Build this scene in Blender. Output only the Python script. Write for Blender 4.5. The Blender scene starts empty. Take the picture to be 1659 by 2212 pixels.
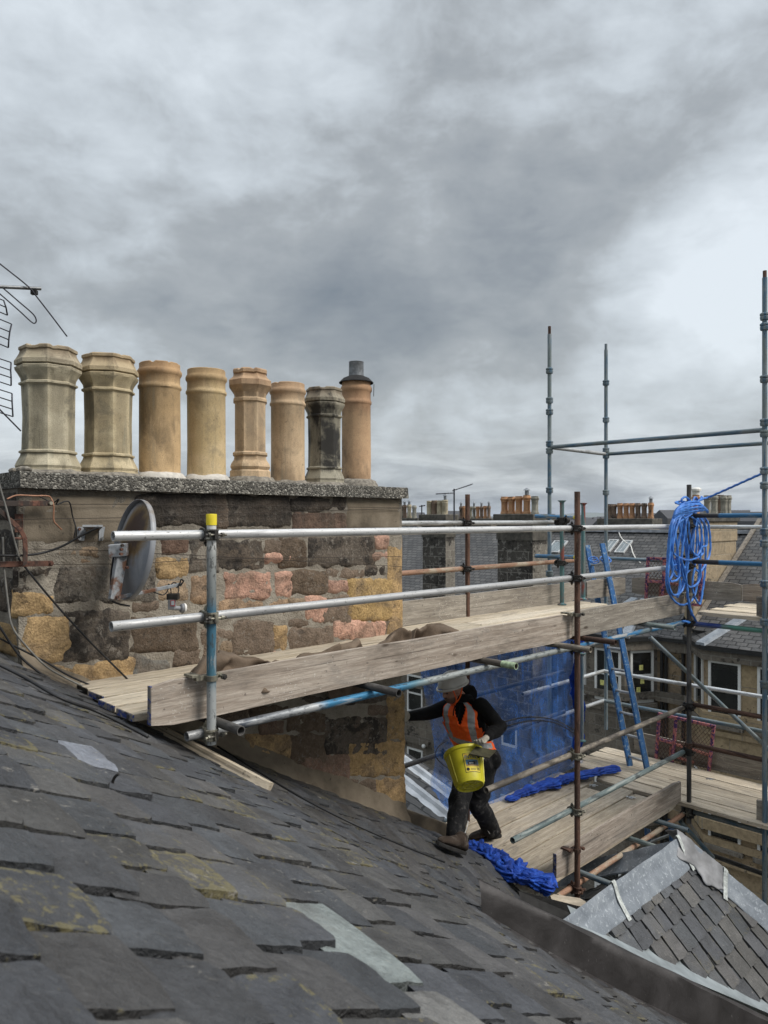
import bpy, math, random
from mathutils import Vector, Matrix, noise, Quaternion
R = math.radians
rnd = random.Random(11)
sc = bpy.context.scene
COL = sc.collection

# ---------------------------------------------------------------- camera
cd = bpy.data.cameras.new("camera"); cam = bpy.data.objects.new("camera", cd); COL.objects.link(cam)
cam.rotation_euler = (R(90), 0, 0)
cd.sensor_fit = 'VERTICAL'; cd.sensor_height = 24.0; cd.sensor_width = 18.0
cd.lens = 24.0 * 1590 / 2212; cd.shift_y = 14 / 2212
cd.clip_start = 0.05; cd.clip_end = 40000
cd.dof.use_dof = True; cd.dof.focus_distance = 5.5; cd.dof.aperture_fstop = 4.4
sc.camera = cam

# ---------------------------------------------------------------- world: overcast sky
SUN_EL, SUN_AZ = 46.0, 112.0            # degrees; azimuth clockwise from +Y (camera heading)
w = bpy.data.worlds.new("World"); sc.world = w; w.use_nodes = True
def build_world():
    nt = w.node_tree; nt.nodes.clear(); L = nt.links.new
    def nd(t, **k):
        n = nt.nodes.new(t)
        for a, b in k.items(): setattr(n, a, b)
        return n
    def put(s, v):
        if hasattr(v, 'is_linked') or isinstance(v, bpy.types.NodeSocket): L(v, s)
        else: s.default_value = v
    def math_(op, a, b=0.0, c=0.0, clamp=False):
        n = nd('ShaderNodeMath', operation=op); n.use_clamp = clamp
        put(n.inputs[0], a); put(n.inputs[1], b); put(n.inputs[2], c); return n.outputs[0]
    def mixc(f, a, b, t='MIX'):
        n = nd('ShaderNodeMix', data_type='RGBA', blend_type=t)
        put(n.inputs[0], f); put(n.inputs[6], a); put(n.inputs[7], b); return n.outputs[2]
    out = nd('ShaderNodeOutputWorld'); bg = nd('ShaderNodeBackground'); L(bg.outputs[0], out.inputs[0])
    tc = nd('ShaderNodeTexCoord'); sep = nd('ShaderNodeSeparateXYZ'); L(tc.outputs['Generated'], sep.inputs[0])
    z = math_('MAXIMUM', sep.outputs[2], 0.0)
    den = math_('ADD', z, 0.38)
    cx = math_('DIVIDE', sep.outputs[0], den); cy = math_('DIVIDE', sep.outputs[1], den)
    cmb = nd('ShaderNodeCombineXYZ'); L(cx, cmb.inputs[0]); L(cy, cmb.inputs[1])
    def nz(scale, detail, rough, dist, off):
        mp = nd('ShaderNodeMapping'); L(cmb.outputs[0], mp.inputs[0]); mp.inputs['Location'].default_value = off
        n = nd('ShaderNodeTexNoise'); L(mp.outputs[0], n.inputs['Vector'])
        n.inputs['Scale'].default_value = scale; n.inputs['Detail'].default_value = detail
        n.inputs['Roughness'].default_value = rough; n.inputs['Distortion'].default_value = dist
        return n.outputs[0]
    def dn(scale, detail, rough, dist, off, sq=1.5):
        mf = nd('ShaderNodeMapping'); L(tc.outputs['Generated'], mf.inputs[0]); mf.inputs['Scale'].default_value = (1, 1, sq); mf.inputs['Location'].default_value = off
        nf = nd('ShaderNodeTexNoise'); L(mf.outputs[0], nf.inputs['Vector']); nf.inputs['Scale'].default_value = scale; nf.inputs['Detail'].default_value = detail; nf.inputs['Roughness'].default_value = rough; nf.inputs['Distortion'].default_value = dist
        return math_('SUBTRACT', nf.outputs[0], .5)
    big = dn(2.0, 3, .5, .2, (3.1, .4, 0)); mid = dn(5.0, 8, .56, .25, (7.3, 2.2, 1), 1.7); fine = dn(13.0, 6, .58, .3, (1.3, 8.8, 4), 1.9)
    d = math_('ADD', math_('ADD', math_('MULTIPLY', big, .34), math_('MULTIPLY', mid, .40)), math_('MULTIPLY', fine, .20))
    d = math_('ADD', d, .535)
    def blob(px, py, spread, amt):
        v = Vector(((px - 829.5) / 1590, 1, -(py - 1120) / 1590)).normalized()
        dt = nd('ShaderNodeVectorMath', operation='DOT_PRODUCT'); L(tc.outputs['Generated'], dt.inputs[0]); dt.inputs[1].default_value = v
        e = math_('MULTIPLY', math_('SUBTRACT', 1.0, dt.outputs['Value']), -1.0 / (spread * spread))
        return math_('MULTIPLY', math_('EXPONENT', e), amt)
    for b in [(150, 90, .30, .12), (1665, 490, .09, .095), (1545, 700, .11, .08), (1500, 20, .12, .03), (950, 330, .2, -.03), (1350, 220, .18, -.03), (830, 735, .10, -.10), (560, 700, .10, -.06), (1120, 700, .10, -.07), (250, 640, .14, -.05),
              (1000, 860, .06, .07), (1350, 860, .10, .06), (60, 960, .09, .11), (450, 970, .08, .06), (1250, 980, .08, -.05)]:
        d = math_('ADD', d, blob(*b))
    rp = nd('ShaderNodeValToRGB'); L(d, rp.inputs[0]); cr = rp.color_ramp
    st = [(.30, (.215, .248, .285, 1)), (.42, (.315, .345, .375, 1)), (.51, (.425, .455, .478, 1)), (.60, (.63, .685, .73, 1)), (.72, (.86, .93, .99, 1))]
    cr.elements[0].position, cr.elements[0].color = st[0]; cr.elements[1].position, cr.elements[1].color = st[-1]
    for p, c in st[1:-1]:
        e = cr.elements.new(p); e.color = c
    clouds = rp.outputs[0]
    # low bands and a pale strip just over the horizon
    hz = nd('ShaderNodeMapRange'); L(sep.outputs[2], hz.inputs[0])
    hz.inputs[1].default_value = 0.0; hz.inputs[2].default_value = .14; hz.inputs[3].default_value = 1.0; hz.inputs[4].default_value = 0.0
    mp = nd('ShaderNodeMapping'); L(tc.outputs['Generated'], mp.inputs[0]); mp.inputs['Scale'].default_value = (3.6, 3.6, 17)
    nb = nd('ShaderNodeTexNoise'); L(mp.outputs[0], nb.inputs['Vector']); nb.inputs['Scale'].default_value = 1.7; nb.inputs['Detail'].default_value = 7; nb.inputs['Distortion'].default_value = .5; nb.inputs['Roughness'].default_value = .6
    rb = nd('ShaderNodeValToRGB'); L(nb.outputs[0], rb.inputs[0])
    rb.color_ramp.elements[0].position = .40; rb.color_ramp.elements[0].color = (.25, .285, .325, 1)
    rb.color_ramp.elements[1].position = .62; rb.color_ramp.elements[1].color = (.80, .85, .88, 1)
    clouds = mixc(math_('MULTIPLY', hz.outputs[0], .9), clouds, rb.outputs[0])
    # physical sky shining through the cloud sheet
    sky = nd('ShaderNodeTexSky', sky_type='NISHITA'); sky.sun_disc = False
    sky.sun_elevation = R(SUN_EL); sky.sun_rotation = R(SUN_AZ); sky.air_density = 1.4; sky.dust_density = 3.0
    sk = mixc(1.0, sky.outputs[0], (.10, .10, .10, 1), 'MULTIPLY')
    base = mixc(.86, sk, clouds)
    # an overcast sky is brightest overhead
    zn = nd('ShaderNodeMapRange', interpolation_type='SMOOTHSTEP'); L(sep.outputs[2], zn.inputs[0])
    zn.inputs[1].default_value = .585; zn.inputs[2].default_value = .88; zn.inputs[3].default_value = 1.0; zn.inputs[4].default_value = SKY_TOP
    vm = nd('ShaderNodeVectorMath', operation='SCALE'); L(base, vm.inputs[0]); L(zn.outputs[0], vm.inputs['Scale'])
    L(vm.outputs[0], bg.inputs[0]); bg.inputs[1].default_value = 1.0
SKY_TOP = 3.0
build_world()
sd = bpy.data.lights.new("sun", 'SUN'); sd.energy = 2.9; sd.angle = R(24); sd.color = (1, .96, .9)
so = bpy.data.objects.new("sun", sd); COL.objects.link(so)
_az = R(SUN_AZ); _el = R(SUN_EL)
_dir = Vector((math.sin(_az) * math.cos(_el), math.cos(_az) * math.cos(_el), math.sin(_el)))
so.rotation_euler = _dir.to_track_quat('Z', 'Y').to_euler()
vs = sc.view_settings; vs.view_transform = 'Standard'; vs.look = 'None'; vs.exposure = 0.0; vs.gamma = 1.0; vs.use_curve_mapping = False
sc.cycles.max_bounces = 8; sc.cycles.transparent_max_bounces = 12; sc.cycles.use_denoising = True
try: sc.cycles.denoiser = 'OPENIMAGEDENOISE'
except Exception: pass

# ---------------------------------------------------------------- the place's own axes: u runs along the chimney wall, v into it
F, HZ, CX = 1590.0, 1120.0, 829.5
TH = R(45.5)
U = Vector((math.sin(TH), math.cos(TH), 0)); V = Vector((-math.cos(TH), math.sin(TH), 0)); Zv = Vector((0, 0, 1))
A0 = Vector((-.879, 3.75, 0))
MUV = Matrix(((U.x, V.x, 0, A0.x), (U.y, V.y, 0, A0.y), (0, 0, 1, 0), (0, 0, 0, 1)))   # (u,v,z) -> world
def W(u, v, z): return A0 + U * u + V * v + Zv * z
def uv_of(p): q = p - A0; return q.dot(U), q.dot(V), p.z
def ray(px, py): return Vector(((px - CX) / F, 1.0, -(py - HZ) / F))
def at_v(px, v):
    k = (px - CX) / F; o = A0 + V * v
    return (k * o.y - o.x) / (U.x - k * U.y)
def at_u(px, u):
    k = (px - CX) / F; o = A0 + U * u
    return (k * o.y - o.x) / (V.x - k * V.y)
def on_v(px, py, v):
    u = at_v(px, v); Y = (A0 + U * u + V * v).y; return (u, v, -(py - HZ) / F * Y)
def on_u(px, py, u):
    v = at_u(px, u); Y = (A0 + U * u + V * v).y; return (u, v, -(py - HZ) / F * Y)
def on_z(px, py, z):
    r = ray(px, py); p = r * (z / r.z); return uv_of(p)
RA, RB, RC = -.572, .10, -1.271          # the slate roof: z = RC + RA u + RB v
def roof_z(u, v): return RC + RA * u + RB * v
def on_roof(px, py, h=0.0):
    r = ray(px, py); g = U * RA + V * RB; k = RC + h - RA * A0.dot(U) - RB * A0.dot(V)
    return uv_of(r * (k / (r.z - g.dot(Vector((r.x, r.y, 0))))))

# ---------------------------------------------------------------- mesh builder
class MB:
    def __init__(s): s.v = []; s.f = []; s.m = []; s.c = []
    def add(s, vs, fs, m=0, c=None):
        b = len(s.v); s.v += [tuple(x) for x in vs]
        for f in fs: s.f.append(tuple(i + b for i in f)); s.m.append(m); s.c.append(c)
        return s
    def box(s, x0, x1, y0, y1, z0, z1, m=0, M=None, c=None):
        p = [Vector((x, y, z)) for z in (z0, z1) for y in (y0, y1) for x in (x0, x1)]
        if M is not None: p = [M @ q for q in p]
        return s.add(p, [(0, 2, 3, 1), (4, 5, 7, 6), (0, 1, 5, 4), (2, 6, 7, 3), (0, 4, 6, 2), (1, 3, 7, 5)], m, c)
    def hexa(s, b, t, m=0, c=None):      # four bottom and four top points, both counter-clockwise from above
        n = len(b); fs = [tuple(range(n))[::-1], tuple(range(n, 2 * n))] + [(i, (i + 1) % n, n + (i + 1) % n, n + i) for i in range(n)]
        return s.add(list(b) + list(t), fs, m, c)
    def tube(s, p, q, r, seg=14, ri=None, m=0, r2=None, c=None):
        p, q = Vector(p), Vector(q); a = (q - p).normalized(); e = a.orthogonal().normalized(); g = a.cross(e); r2 = r if r2 is None else r2
        cs = [(math.cos(2 * math.pi * i / seg), math.sin(2 * math.pi * i / seg)) for i in range(seg)]
        ring = lambda o, rr: [o + e * (x * rr) + g * (y * rr) for x, y in cs]
        n = seg; vs = ring(p, r) + ring(q, r2); fs = [(i, (i + 1) % n, n + (i + 1) % n, n + i) for i in range(n)]
        if ri is None: fs += [tuple(range(n))[::-1], tuple(range(n, 2 * n))]
        else:
            dp = min(.25, (q - p).length * .45)
            vs += ring(p, ri) + ring(q, ri) + ring(p + a * dp, ri) + ring(q - a * dp, ri)
            for i in range(n):
                j = (i + 1) % n
                fs += [(i, 2 * n + i, 2 * n + j, j), (n + i, n + j, 3 * n + j, 3 * n + i), (2 * n + i, 4 * n + i, 4 * n + j, 2 * n + j), (3 * n + i, 3 * n + j, 5 * n + j, 5 * n + i)]
            fs += [tuple(range(4 * n, 5 * n))[::-1], tuple(range(5 * n, 6 * n))]
        return s.add(vs, fs, m, c)
    def path(s, pts, r, seg=8, m=0, closed=False, twist=None, c=None, rs=None):
        pts = [Vector(p) for p in pts]; n = len(pts); vs = []; fs = []; e = None
        for i, p in enumerate(pts):
            if closed: t = pts[(i + 1) % n] - pts[i - 1]
            else: t = pts[min(i + 1, n - 1)] - pts[max(i - 1, 0)]
            t = t.normalized() if t.length > 1e-9 else Vector((0, 0, 1))
            e = t.orthogonal().normalized() if e is None else (e - t * e.dot(t))
            e = e.normalized() if e.length > 1e-6 else t.orthogonal().normalized()
            g = t.cross(e); rr = r if rs is None else rs[i]
            for k in range(seg):
                an = 2 * math.pi * k / seg; q = rr
                if twist: q = rr * (1 + .24 * math.cos(3 * an - i * twist))
                vs.append(p + e * (math.cos(an) * q) + g * (math.sin(an) * q))
        for i in range(n if closed else n - 1):
            j = (i + 1) % n
            for k in range(seg):
                l = (k + 1) % seg; fs.append((i * seg + k, i * seg + l, j * seg + l, j * seg + k))
        if not closed: fs += [tuple(range(seg))[::-1], tuple(range((n - 1) * seg, n * seg))]
        return s.add(vs, fs, m, c)
    def lathe(s, prof, seg=32, M=None, m=0, ang0=0.0, cap=True, c=None, mf=None):
        vs = []; fs = []; n = len(prof)
        for r, z in prof:
            for k in range(seg):
                a = ang0 + 2 * math.pi * k / seg; vs.append(Vector((r * math.cos(a), r * math.sin(a), z)))
        for i in range(n - 1):
            for k in range(seg):
                l = (k + 1) % seg; fs.append((i * seg + k, i * seg + l, (i + 1) * seg + l, (i + 1) * seg + k))
        if cap: fs += [tuple(range(seg))[::-1], tuple(range((n - 1) * seg, n * seg))]
        if M is not None: vs = [M @ q for q in vs]
        return s.add(vs, fs, m, c)
    def ell(s, c0, rx, ry, rz, M=None, seg=14, rings=8, m=0, c=None):
        pr = [(max(1e-4, math.sin(math.pi * i / rings)), -math.cos(math.pi * i / rings)) for i in range(rings + 1)]
        T = Matrix.Translation(Vector(c0)) @ (M if M is not None else Matrix()) @ Matrix.Diagonal((rx, ry, rz, 1))
        return s.lathe(pr, seg, T, m, c=c)
    def loft(s, rings, m=0, cap=True, seg=16, c=None):       # rings: (centre, axis_a, axis_b) vectors
        vs = []; fs = []; n = len(rings)
        for o, a, b in rings:
            for k in range(seg):
                t = 2 * math.pi * k / seg; vs.append(Vector(o) + Vector(a) * math.cos(t) + Vector(b) * math.sin(t))
        for i in range(n - 1):
            for k in range(seg):
                l = (k + 1) % seg; fs.append((i * seg + k, i * seg + l, (i + 1) * seg + l, (i + 1) * seg + k))
        if cap: fs += [tuple(range(seg))[::-1], tuple(range((n - 1) * seg, n * seg))]
        return s.add(vs, fs, m, c)
    def grid(s, fn, nx, ny, m=0, c=None):
        vs = [fn(i / nx, j / ny) for j in range(ny + 1) for i in range(nx + 1)]
        fs = [(j * (nx + 1) + i, j * (nx + 1) + i + 1, (j + 1) * (nx + 1) + i + 1, (j + 1) * (nx + 1) + i) for j in range(ny) for i in range(nx)]
        return s.add(vs, fs, m, c)
    def build(s, name, mats, parent=None, M=None, smooth=False, bevel=0.0, solid=0.0, sub=0, auto=None, world=True):
        """world=True: the builder's coordinates are world ones seen through M; the object keeps its own local frame M."""
        me = bpy.data.meshes.new(name); me.from_pydata(s.v, [], s.f); me.update()
        mats = mats if isinstance(mats, (list, tuple)) else [mats]
        for mm in mats: me.materials.append(mm)
        if any(s.m): me.polygons.foreach_set('material_index', s.m)
        if any(x is not None for x in s.c):
            at = me.color_attributes.new('col', 'FLOAT_COLOR', 'CORNER'); i = 0
            for p, c in zip(me.polygons, s.c):
                c = c if c is not None else (.5, .5, .5, 0)
                for _ in range(p.loop_total): at.data[i].color = c; i += 1
        if smooth: me.polygons.foreach_set('use_smooth', [True] * len(me.polygons))
        if auto is not None:
            me.polygons.foreach_set('use_smooth', [True] * len(me.polygons))
            try: me.set_sharp_from_angle(angle=R(auto))
            except Exception: pass
        return link(name, me, parent, M, bevel, solid, sub)
def mw(o):
    m = o.matrix_basis.copy(); p = o.parent
    while p is not None: m = p.matrix_basis @ m; p = p.parent
    return m
def link(name, me, parent=None, M=None, bevel=0.0, solid=0.0, sub=0):
    o = bpy.data.objects.new(name, me); COL.objects.link(o)
    M = Matrix() if M is None else M
    if parent is not None: o.parent = parent; o.matrix_basis = mw(parent).inverted() @ M
    else: o.matrix_basis = M
    if solid: md = o.modifiers.new('solid', 'SOLIDIFY'); md.thickness = solid; md.offset = 0
    if sub: md = o.modifiers.new('sub', 'SUBSURF'); md.levels = sub; md.render_levels = sub
    if bevel: md = o.modifiers.new('bevel', 'BEVEL'); md.width = bevel; md.segments = 2; md.limit_method = 'ANGLE'
    return o
def tag(o, label=None, cat=None, group=None, kind=None):
    if label: o['label'] = label
    if cat: o['category'] = cat
    if group: o['group'] = group
    if kind: o['kind'] = kind
    return o
def thing(name, label, cat, M=None, group=None):
    o = bpy.data.objects.new(name, None); COL.objects.link(o); o.empty_display_size = .1
    o.matrix_basis = Matrix() if M is None else (Matrix.Translation(M) if isinstance(M, Vector) else M)
    return tag(o, label, cat, group)
def frame(o, x, z=Zv):           # matrix at o with local X along x, Z near z
    x = Vector(x).normalized(); y = Vector(z).cross(x).normalized(); zz = x.cross(y)
    return Matrix(((x.x, y.x, zz.x, o[0]), (x.y, y.y, zz.y, o[1]), (x.z, y.z, zz.z, o[2]), (0, 0, 0, 1)))
def spline(pts, n=12):
    """Catmull-Rom through pts, n steps per span."""
    P = [Vector(p) for p in pts]; out = []
    for i in range(len(P) - 1):
        a = P[i - 1] if i else P[i] * 2 - P[i + 1]; b, c = P[i], P[i + 1]; d = P[i + 2] if i + 2 < len(P) else c * 2 - b
        for k in range(n):
            t = k / n; out.append(.5 * ((2 * b) + (c - a) * t + (2 * a - 5 * b + 4 * c - d) * t * t + (3 * b - a - 3 * c + d) * t ** 3))
    return out + [P[-1]]
def fb(p, s=1.0, o=4): return noise.fractal(Vector(p) * s, 1.0, 2.0, o)

# ---------------------------------------------------------------- materials
class Mt:
    def __init__(s, name, coord='Object', jitter=True):
        s.m = bpy.data.materials.new(name); s.m.use_nodes = True; s.nt = s.m.node_tree; s.b = s.nt.nodes['Principled BSDF']; s.out = s.nt.nodes['Material Output']
        s.tc = s.n('ShaderNodeTexCoord'); s.co = s.tc.outputs[coord]; s.oi = s.n('ShaderNodeObjectInfo')
        if jitter:
            a = s.n('ShaderNodeVectorMath', operation='ADD'); sc_ = s.n('ShaderNodeVectorMath', operation='SCALE')
            s.nt.links.new(s.oi.outputs['Random'], sc_.inputs[0]); sc_.inputs['Scale'].default_value = 37.0
            s.nt.links.new(s.co, a.inputs[0]); s.nt.links.new(sc_.outputs[0], a.inputs[1]); s.co = a.outputs[0]
        s.b.inputs['Roughness'].default_value = .8
    def n(s, t, **k):
        x = s.nt.nodes.new(t)
        for a, b in k.items(): setattr(x, a, b)
        return x
    def put(s, sock, v):
        if isinstance(v, bpy.types.NodeSocket): s.nt.links.new(v, sock)
        elif isinstance(v, (tuple, list)) and len(v) == 3 and sock.type == 'RGBA': sock.default_value = (*v, 1)
        else: sock.default_value = v
    def noise(s, scale=5.0, detail=5.0, rough=.55, dist=0.0, st=(1, 1, 1), off=(0, 0, 0), co=None):
        mp = s.n('ShaderNodeMapping'); s.put(mp.inputs[0], co or s.co); mp.inputs['Scale'].default_value = st; mp.inputs['Location'].default_value = off
        x = s.n('ShaderNodeTexNoise'); s.put(x.inputs['Vector'], mp.outputs[0])
        x.inputs['Scale'].default_value = scale; x.inputs['Detail'].default_value = detail; x.inputs['Roughness'].default_value = rough; x.inputs['Distortion'].default_value = dist
        return x.outputs[0]
    def vor(s, scale, st=(1, 1, 1), feature='F1', out='Distance', co=None, rand=1.0):
        mp = s.n('ShaderNodeMapping'); s.put(mp.inputs[0], co or s.co); mp.inputs['Scale'].default_value = st
        x = s.n('ShaderNodeTexVoronoi', feature=feature); s.put(x.inputs['Vector'], mp.outputs[0]); x.inputs['Scale'].default_value = scale; x.inputs['Randomness'].default_value = rand
        return x.outputs[out]
    def rng(s, v, a, b, c=0.0, d=1.0, smooth=True):
        x = s.n('ShaderNodeMapRange', interpolation_type='SMOOTHSTEP' if smooth else 'LINEAR'); s.put(x.inputs[0], v)
        for i, k in enumerate((a, b, c, d)): s.put(x.inputs[i + 1], k)
        return x.outputs[0]
    def math(s, op, a, b=0.0, clamp=False):
        x = s.n('ShaderNodeMath', operation=op); x.use_clamp = clamp; s.put(x.inputs[0], a); s.put(x.inputs[1], b); return x.outputs[0]
    def mix(s, f, a, b, t='MIX'):
        x = s.n('ShaderNodeMix', data_type='RGBA', blend_type=t); s.put(x.inputs[0], f); s.put(x.inputs[6], a); s.put(x.inputs[7], b); return x.outputs[2]
    def ramp(s, f, stops):
        x = s.n('ShaderNodeValToRGB'); s.put(x.inputs[0], f); e = x.color_ramp.elements
        e[0].position, e[0].color = stops[0][0], (*stops[0][1], 1); e[1].position, e[1].color = stops[-1][0], (*stops[-1][1], 1)
        for p, c in stops[1:-1]: q = e.new(p); q.color = (*c, 1)
        return x.outputs[0]
    def attr(s, name='col'):
        x = s.n('ShaderNodeVertexColor'); x.layer_name = name; return x.outputs['Color'], x.outputs['Alpha']
    def sep(s, v=None):
        x = s.n('ShaderNodeSeparateXYZ'); s.put(x.inputs[0], v or s.tc.outputs['Object']); return x.outputs
    def vary(s, col, lo=.8, hi=1.2):
        k = s.rng(s.oi.outputs['Random'], 0, 1, lo, hi, False); x = s.n('ShaderNodeVectorMath', operation='SCALE'); s.put(x.inputs[0], col); s.put(x.inputs['Scale'], k); return x.outputs[0]
    def scale(s, col, k):
        x = s.n('ShaderNodeVectorMath', operation='SCALE'); s.put(x.inputs[0], col); s.put(x.inputs['Scale'], k); return x.outputs[0]
    def bump(s, h, strength=.5, dist=.01):
        x = s.n('ShaderNodeBump'); s.put(x.inputs['Height'], h); x.inputs['Strength'].default_value = strength; x.inputs['Distance'].default_value = dist
        s.put(s.b.inputs['Normal'], x.outputs[0])
    def end(s, col, rough=.8, metal=0.0, spec=.4):
        s.put(s.b.inputs['Base Color'], col); s.put(s.b.inputs['Roughness'], rough); s.put(s.b.inputs['Metallic'], metal)
        s.b.inputs['Specular IOR Level'].default_value = spec; return s.m

def plain(name, col, rough=.7, metal=0.0, amt=.25, scale=14.0, bump=0.0):
    t = Mt(name); n = t.noise(scale, 5); c = t.mix(t.rng(n, .3, .7), tuple(x * (1 - amt) for x in col), tuple(min(1, x * (1 + amt)) for x in col))
    if bump: t.bump(t.noise(scale * 3, 5), bump, .004)
    return t.end(c, rough, metal)

def m_wood(name, a, b, stain=.5, gamma=1.0, knots=True):
    """a weathered scaffold board; its length runs along local X"""
    t = Mt(name); g1 = t.noise(9, 6, .62, .6, (.22, 3.2, 3.2)); g2 = t.noise(40, 4, .6, .3, (.08, 3.5, 3.5)); big = t.noise(2.2, 5, .6, 0, (.8, 1.6, 1.6)); sp = t.noise(55, 2, .5)
    c = t.mix(t.rng(g1, .36, .66), a, b); c = t.mix(t.math('MULTIPLY', t.rng(g2, .52, .72), .45), c, tuple(x * .62 for x in a))
    c = t.mix(t.math('MULTIPLY', t.rng(big, .50, .72), stain), c, tuple(x * .42 for x in a))
    grey = t.noise(1.3, 4, .6, 0, (.6, 1, 1), (3, 1, 7)); c = t.mix(t.math('MULTIPLY', t.rng(grey, .45, .7), .35), c, (.34, .315, .28))
    if knots:
        kv = t.vor(3.4, (.55, 1.6, 1.6)); k = t.rng(kv, .035, .10, 1, 0); c = t.mix(t.math('MULTIPLY', k, .85), c, (.055, .038, .027)); k2 = t.rng(t.vor(6.5, (.40, 1.3, 1.3)), .02, .055, 1, 0); c = t.mix(t.math('MULTIPLY', k2, .7), c, (.06, .045, .035)); ck = t.noise(16, 5, .7, .5, (.05, 4, 4), (1, 6, 2)); c = t.mix(t.math('MULTIPLY', t.rng(ck, .60, .64), .55), c, (.045, .035, .028)); fib = t.noise(120, 3, .7, .2, (.10, 1, 1)); c = t.scale(c, t.rng(fib, .3, .7, .80, 1.18, False))
    spl = t.math('MULTIPLY', t.rng(t.noise(95, 3, .6, off=(3, 3, 3)), .62, .66), t.rng(t.noise(2.6, 3, off=(7, 1, 4)), .52, .62)); c = t.mix(t.math('MULTIPLY', spl, .75), c, (.60, .58, .53)); c = t.mix(t.math('MULTIPLY', t.rng(sp, .69, .74), .55), c, (.58, .56, .50)); gr = t.noise(5, 6, .7, .8, (.5, 1.5, 1.5), (9, 2, 2)); c = t.mix(t.math('MULTIPLY', t.rng(gr, .53, .66), .42), c, (.17, .155, .14)); c = t.mix(t.math('MULTIPLY', t.rng(t.noise(28, 3, .6), .66, .72), .6), c, (.05, .04, .035))
    c = t.vary(c, .76, 1.18); t.bump(t.math('ADD', g1, t.math('MULTIPLY', g2, .8)), .55, .004)
    return t.end(c, .86, 0, .25)

def m_tube(name, a, b, c3=None, lo=.45, hi=.6, metal=.0, rough=.55, wear=(.05, .045, .04), wearamt=.8, st=(1, 1, .12)):
    """scaffold tube; local Z along its length. a shows through where b has worn off"""
    t = Mt(name); n = t.noise(26, 6, .65, .4, st); n2 = t.noise(7, 5, .6, .2, (1, 1, .35), (5, 2, 1)); n3 = t.noise(90, 3, .6, 0, (1, 1, .5))
    c = t.mix(t.rng(n, lo, hi), b, a)
    if c3: c = t.mix(t.rng(n2, .50, .60), c, c3)
    c = t.mix(t.math('MULTIPLY', t.rng(n3, .60, .70), wearamt), c, wear); c = t.vary(c, .82, 1.15); t.bump(n, .25, .002)
    return t.end(c, t.rng(n, .3, .7, rough - .12, rough + .15), metal)

M_GALV = m_tube('galvanised_steel', (.42, .43, .43), (.56, .57, .57), (.30, .30, .29), metal=.55, rough=.45)
M_GALVP = m_tube('pale_galvanised_steel', (.36, .36, .36), (.50, .50, .495), None, metal=.4, rough=.5, wearamt=.7)
M_RUST = m_tube('rusted_steel', (.040, .022, .016), (.115, .060, .040), (.062, .036, .027), rough=.8, wear=(.30, .25, .18), wearamt=.35)
M_RUSTP = m_tube('orange_rusted_steel', (.22, .13, .085), (.30, .17, .11), (.33, .27, .20), rough=.75)
M_DARK = m_tube('dark_oiled_steel', (.030, .029, .028), (.062, .058, .054), (.10, .095, .09), rough=.55)
M_BLUE = m_tube('chipped_blue_paint', (.30, .31, .31), (.030, .15, .30), (.11, .15, .17), lo=.5, hi=.58, metal=.15, rough=.5)
M_BLUEG = m_tube('blue_grey_steel', (.20, .23, .24), (.075, .135, .19), (.15, .18, .18), lo=.42, hi=.58, metal=.2, rough=.5)
M_TEAL = m_tube('worn_teal_paint', (.16, .17, .16), (.075, .165, .17), (.22, .07, .055), lo=.5, hi=.6, metal=.1, rough=.55)
M_MOTT = m_tube('mottled_grime_steel', (.33, .29, .23), (.19, .165, .135), (.075, .065, .055), metal=.1, rough=.7)
M_MOTB = m_tube('mottled_blue_grey_steel', (.30, .33, .31), (.12, .16, .16), (.07, .08, .08), metal=.1, rough=.65)
M_BLK = plain('black_iron', (.028, .026, .024), .55, .3, .5)
M_BRASS = m_tube('dull_plated_coupler', (.16, .15, .12), (.34, .32, .25), (.06, .055, .05), metal=.5, rough=.45)
M_YEL = plain('yellow_plastic_cap', (.72, .58, .03), .5, 0, .08)
M_DECK = m_wood('pale_deck_timber', (.46, .385, .28), (.64, .55, .42), .30)
M_TOE = m_wood('brown_toe_board_timber', (.255, .21, .17), (.40, .345, .29), .75)
M_LOW = m_wood('dusty_deck_timber', (.40, .335, .25), (.56, .48, .37), .5)
M_GREYW = m_wood('grey_weathered_timber', (.20, .175, .145), (.31, .28, .235), .5)
def m_bend():
    t = Mt('worn_blue_board_end'); n = t.noise(26, 6, .7, .5); n2 = t.noise(9, 4, .6); c = t.mix(t.rng(n, .46, .54), (.20, .185, .165), (.022, .045, .20)); c = t.mix(t.rng(n2, .50, .58), c, (.035, .034, .036)); t.bump(n, .4, .004); return t.end(c, .8)
M_BEND = m_bend()
# ================================================================ the chimney stack
M_MORTAR = None
def m_mortar():
    t = Mt('lime_mortar', jitter=False); n = t.noise(7, 6, .6); n2 = t.noise(90, 4, .6)
    c = t.ramp(n, [(.3, (.20, .175, .140)), (.5, (.285, .255, .21)), (.7, (.36, .325, .27))]); c = t.mix(t.math('MULTIPLY', t.rng(n2, .58, .7), .6), c, (.11, .09, .07))
    zz = t.sep()[2]; dr_ = t.noise(9, 5, .6, .2, (1, 1, .10), (2, 2, 2)); wash = t.rng(t.math('ADD', zz, t.math('MULTIPLY', t.math('SUBTRACT', dr_, .5), .9)), -.34, .20); c = t.mix(t.math('MULTIPLY', wash, .55), c, (.05, .043, .036)); c = t.mix(t.math('MULTIPLY', t.rng(t.noise(3, 6, .65, .3, off=(4, 4, 1)), .54, .66), .5), c, (.13, .105, .08)); t.bump(t.math('ADD', n2, t.noise(25, 5, .6)), .9, .014); return t.end(c, .95, 0, .2)
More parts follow.
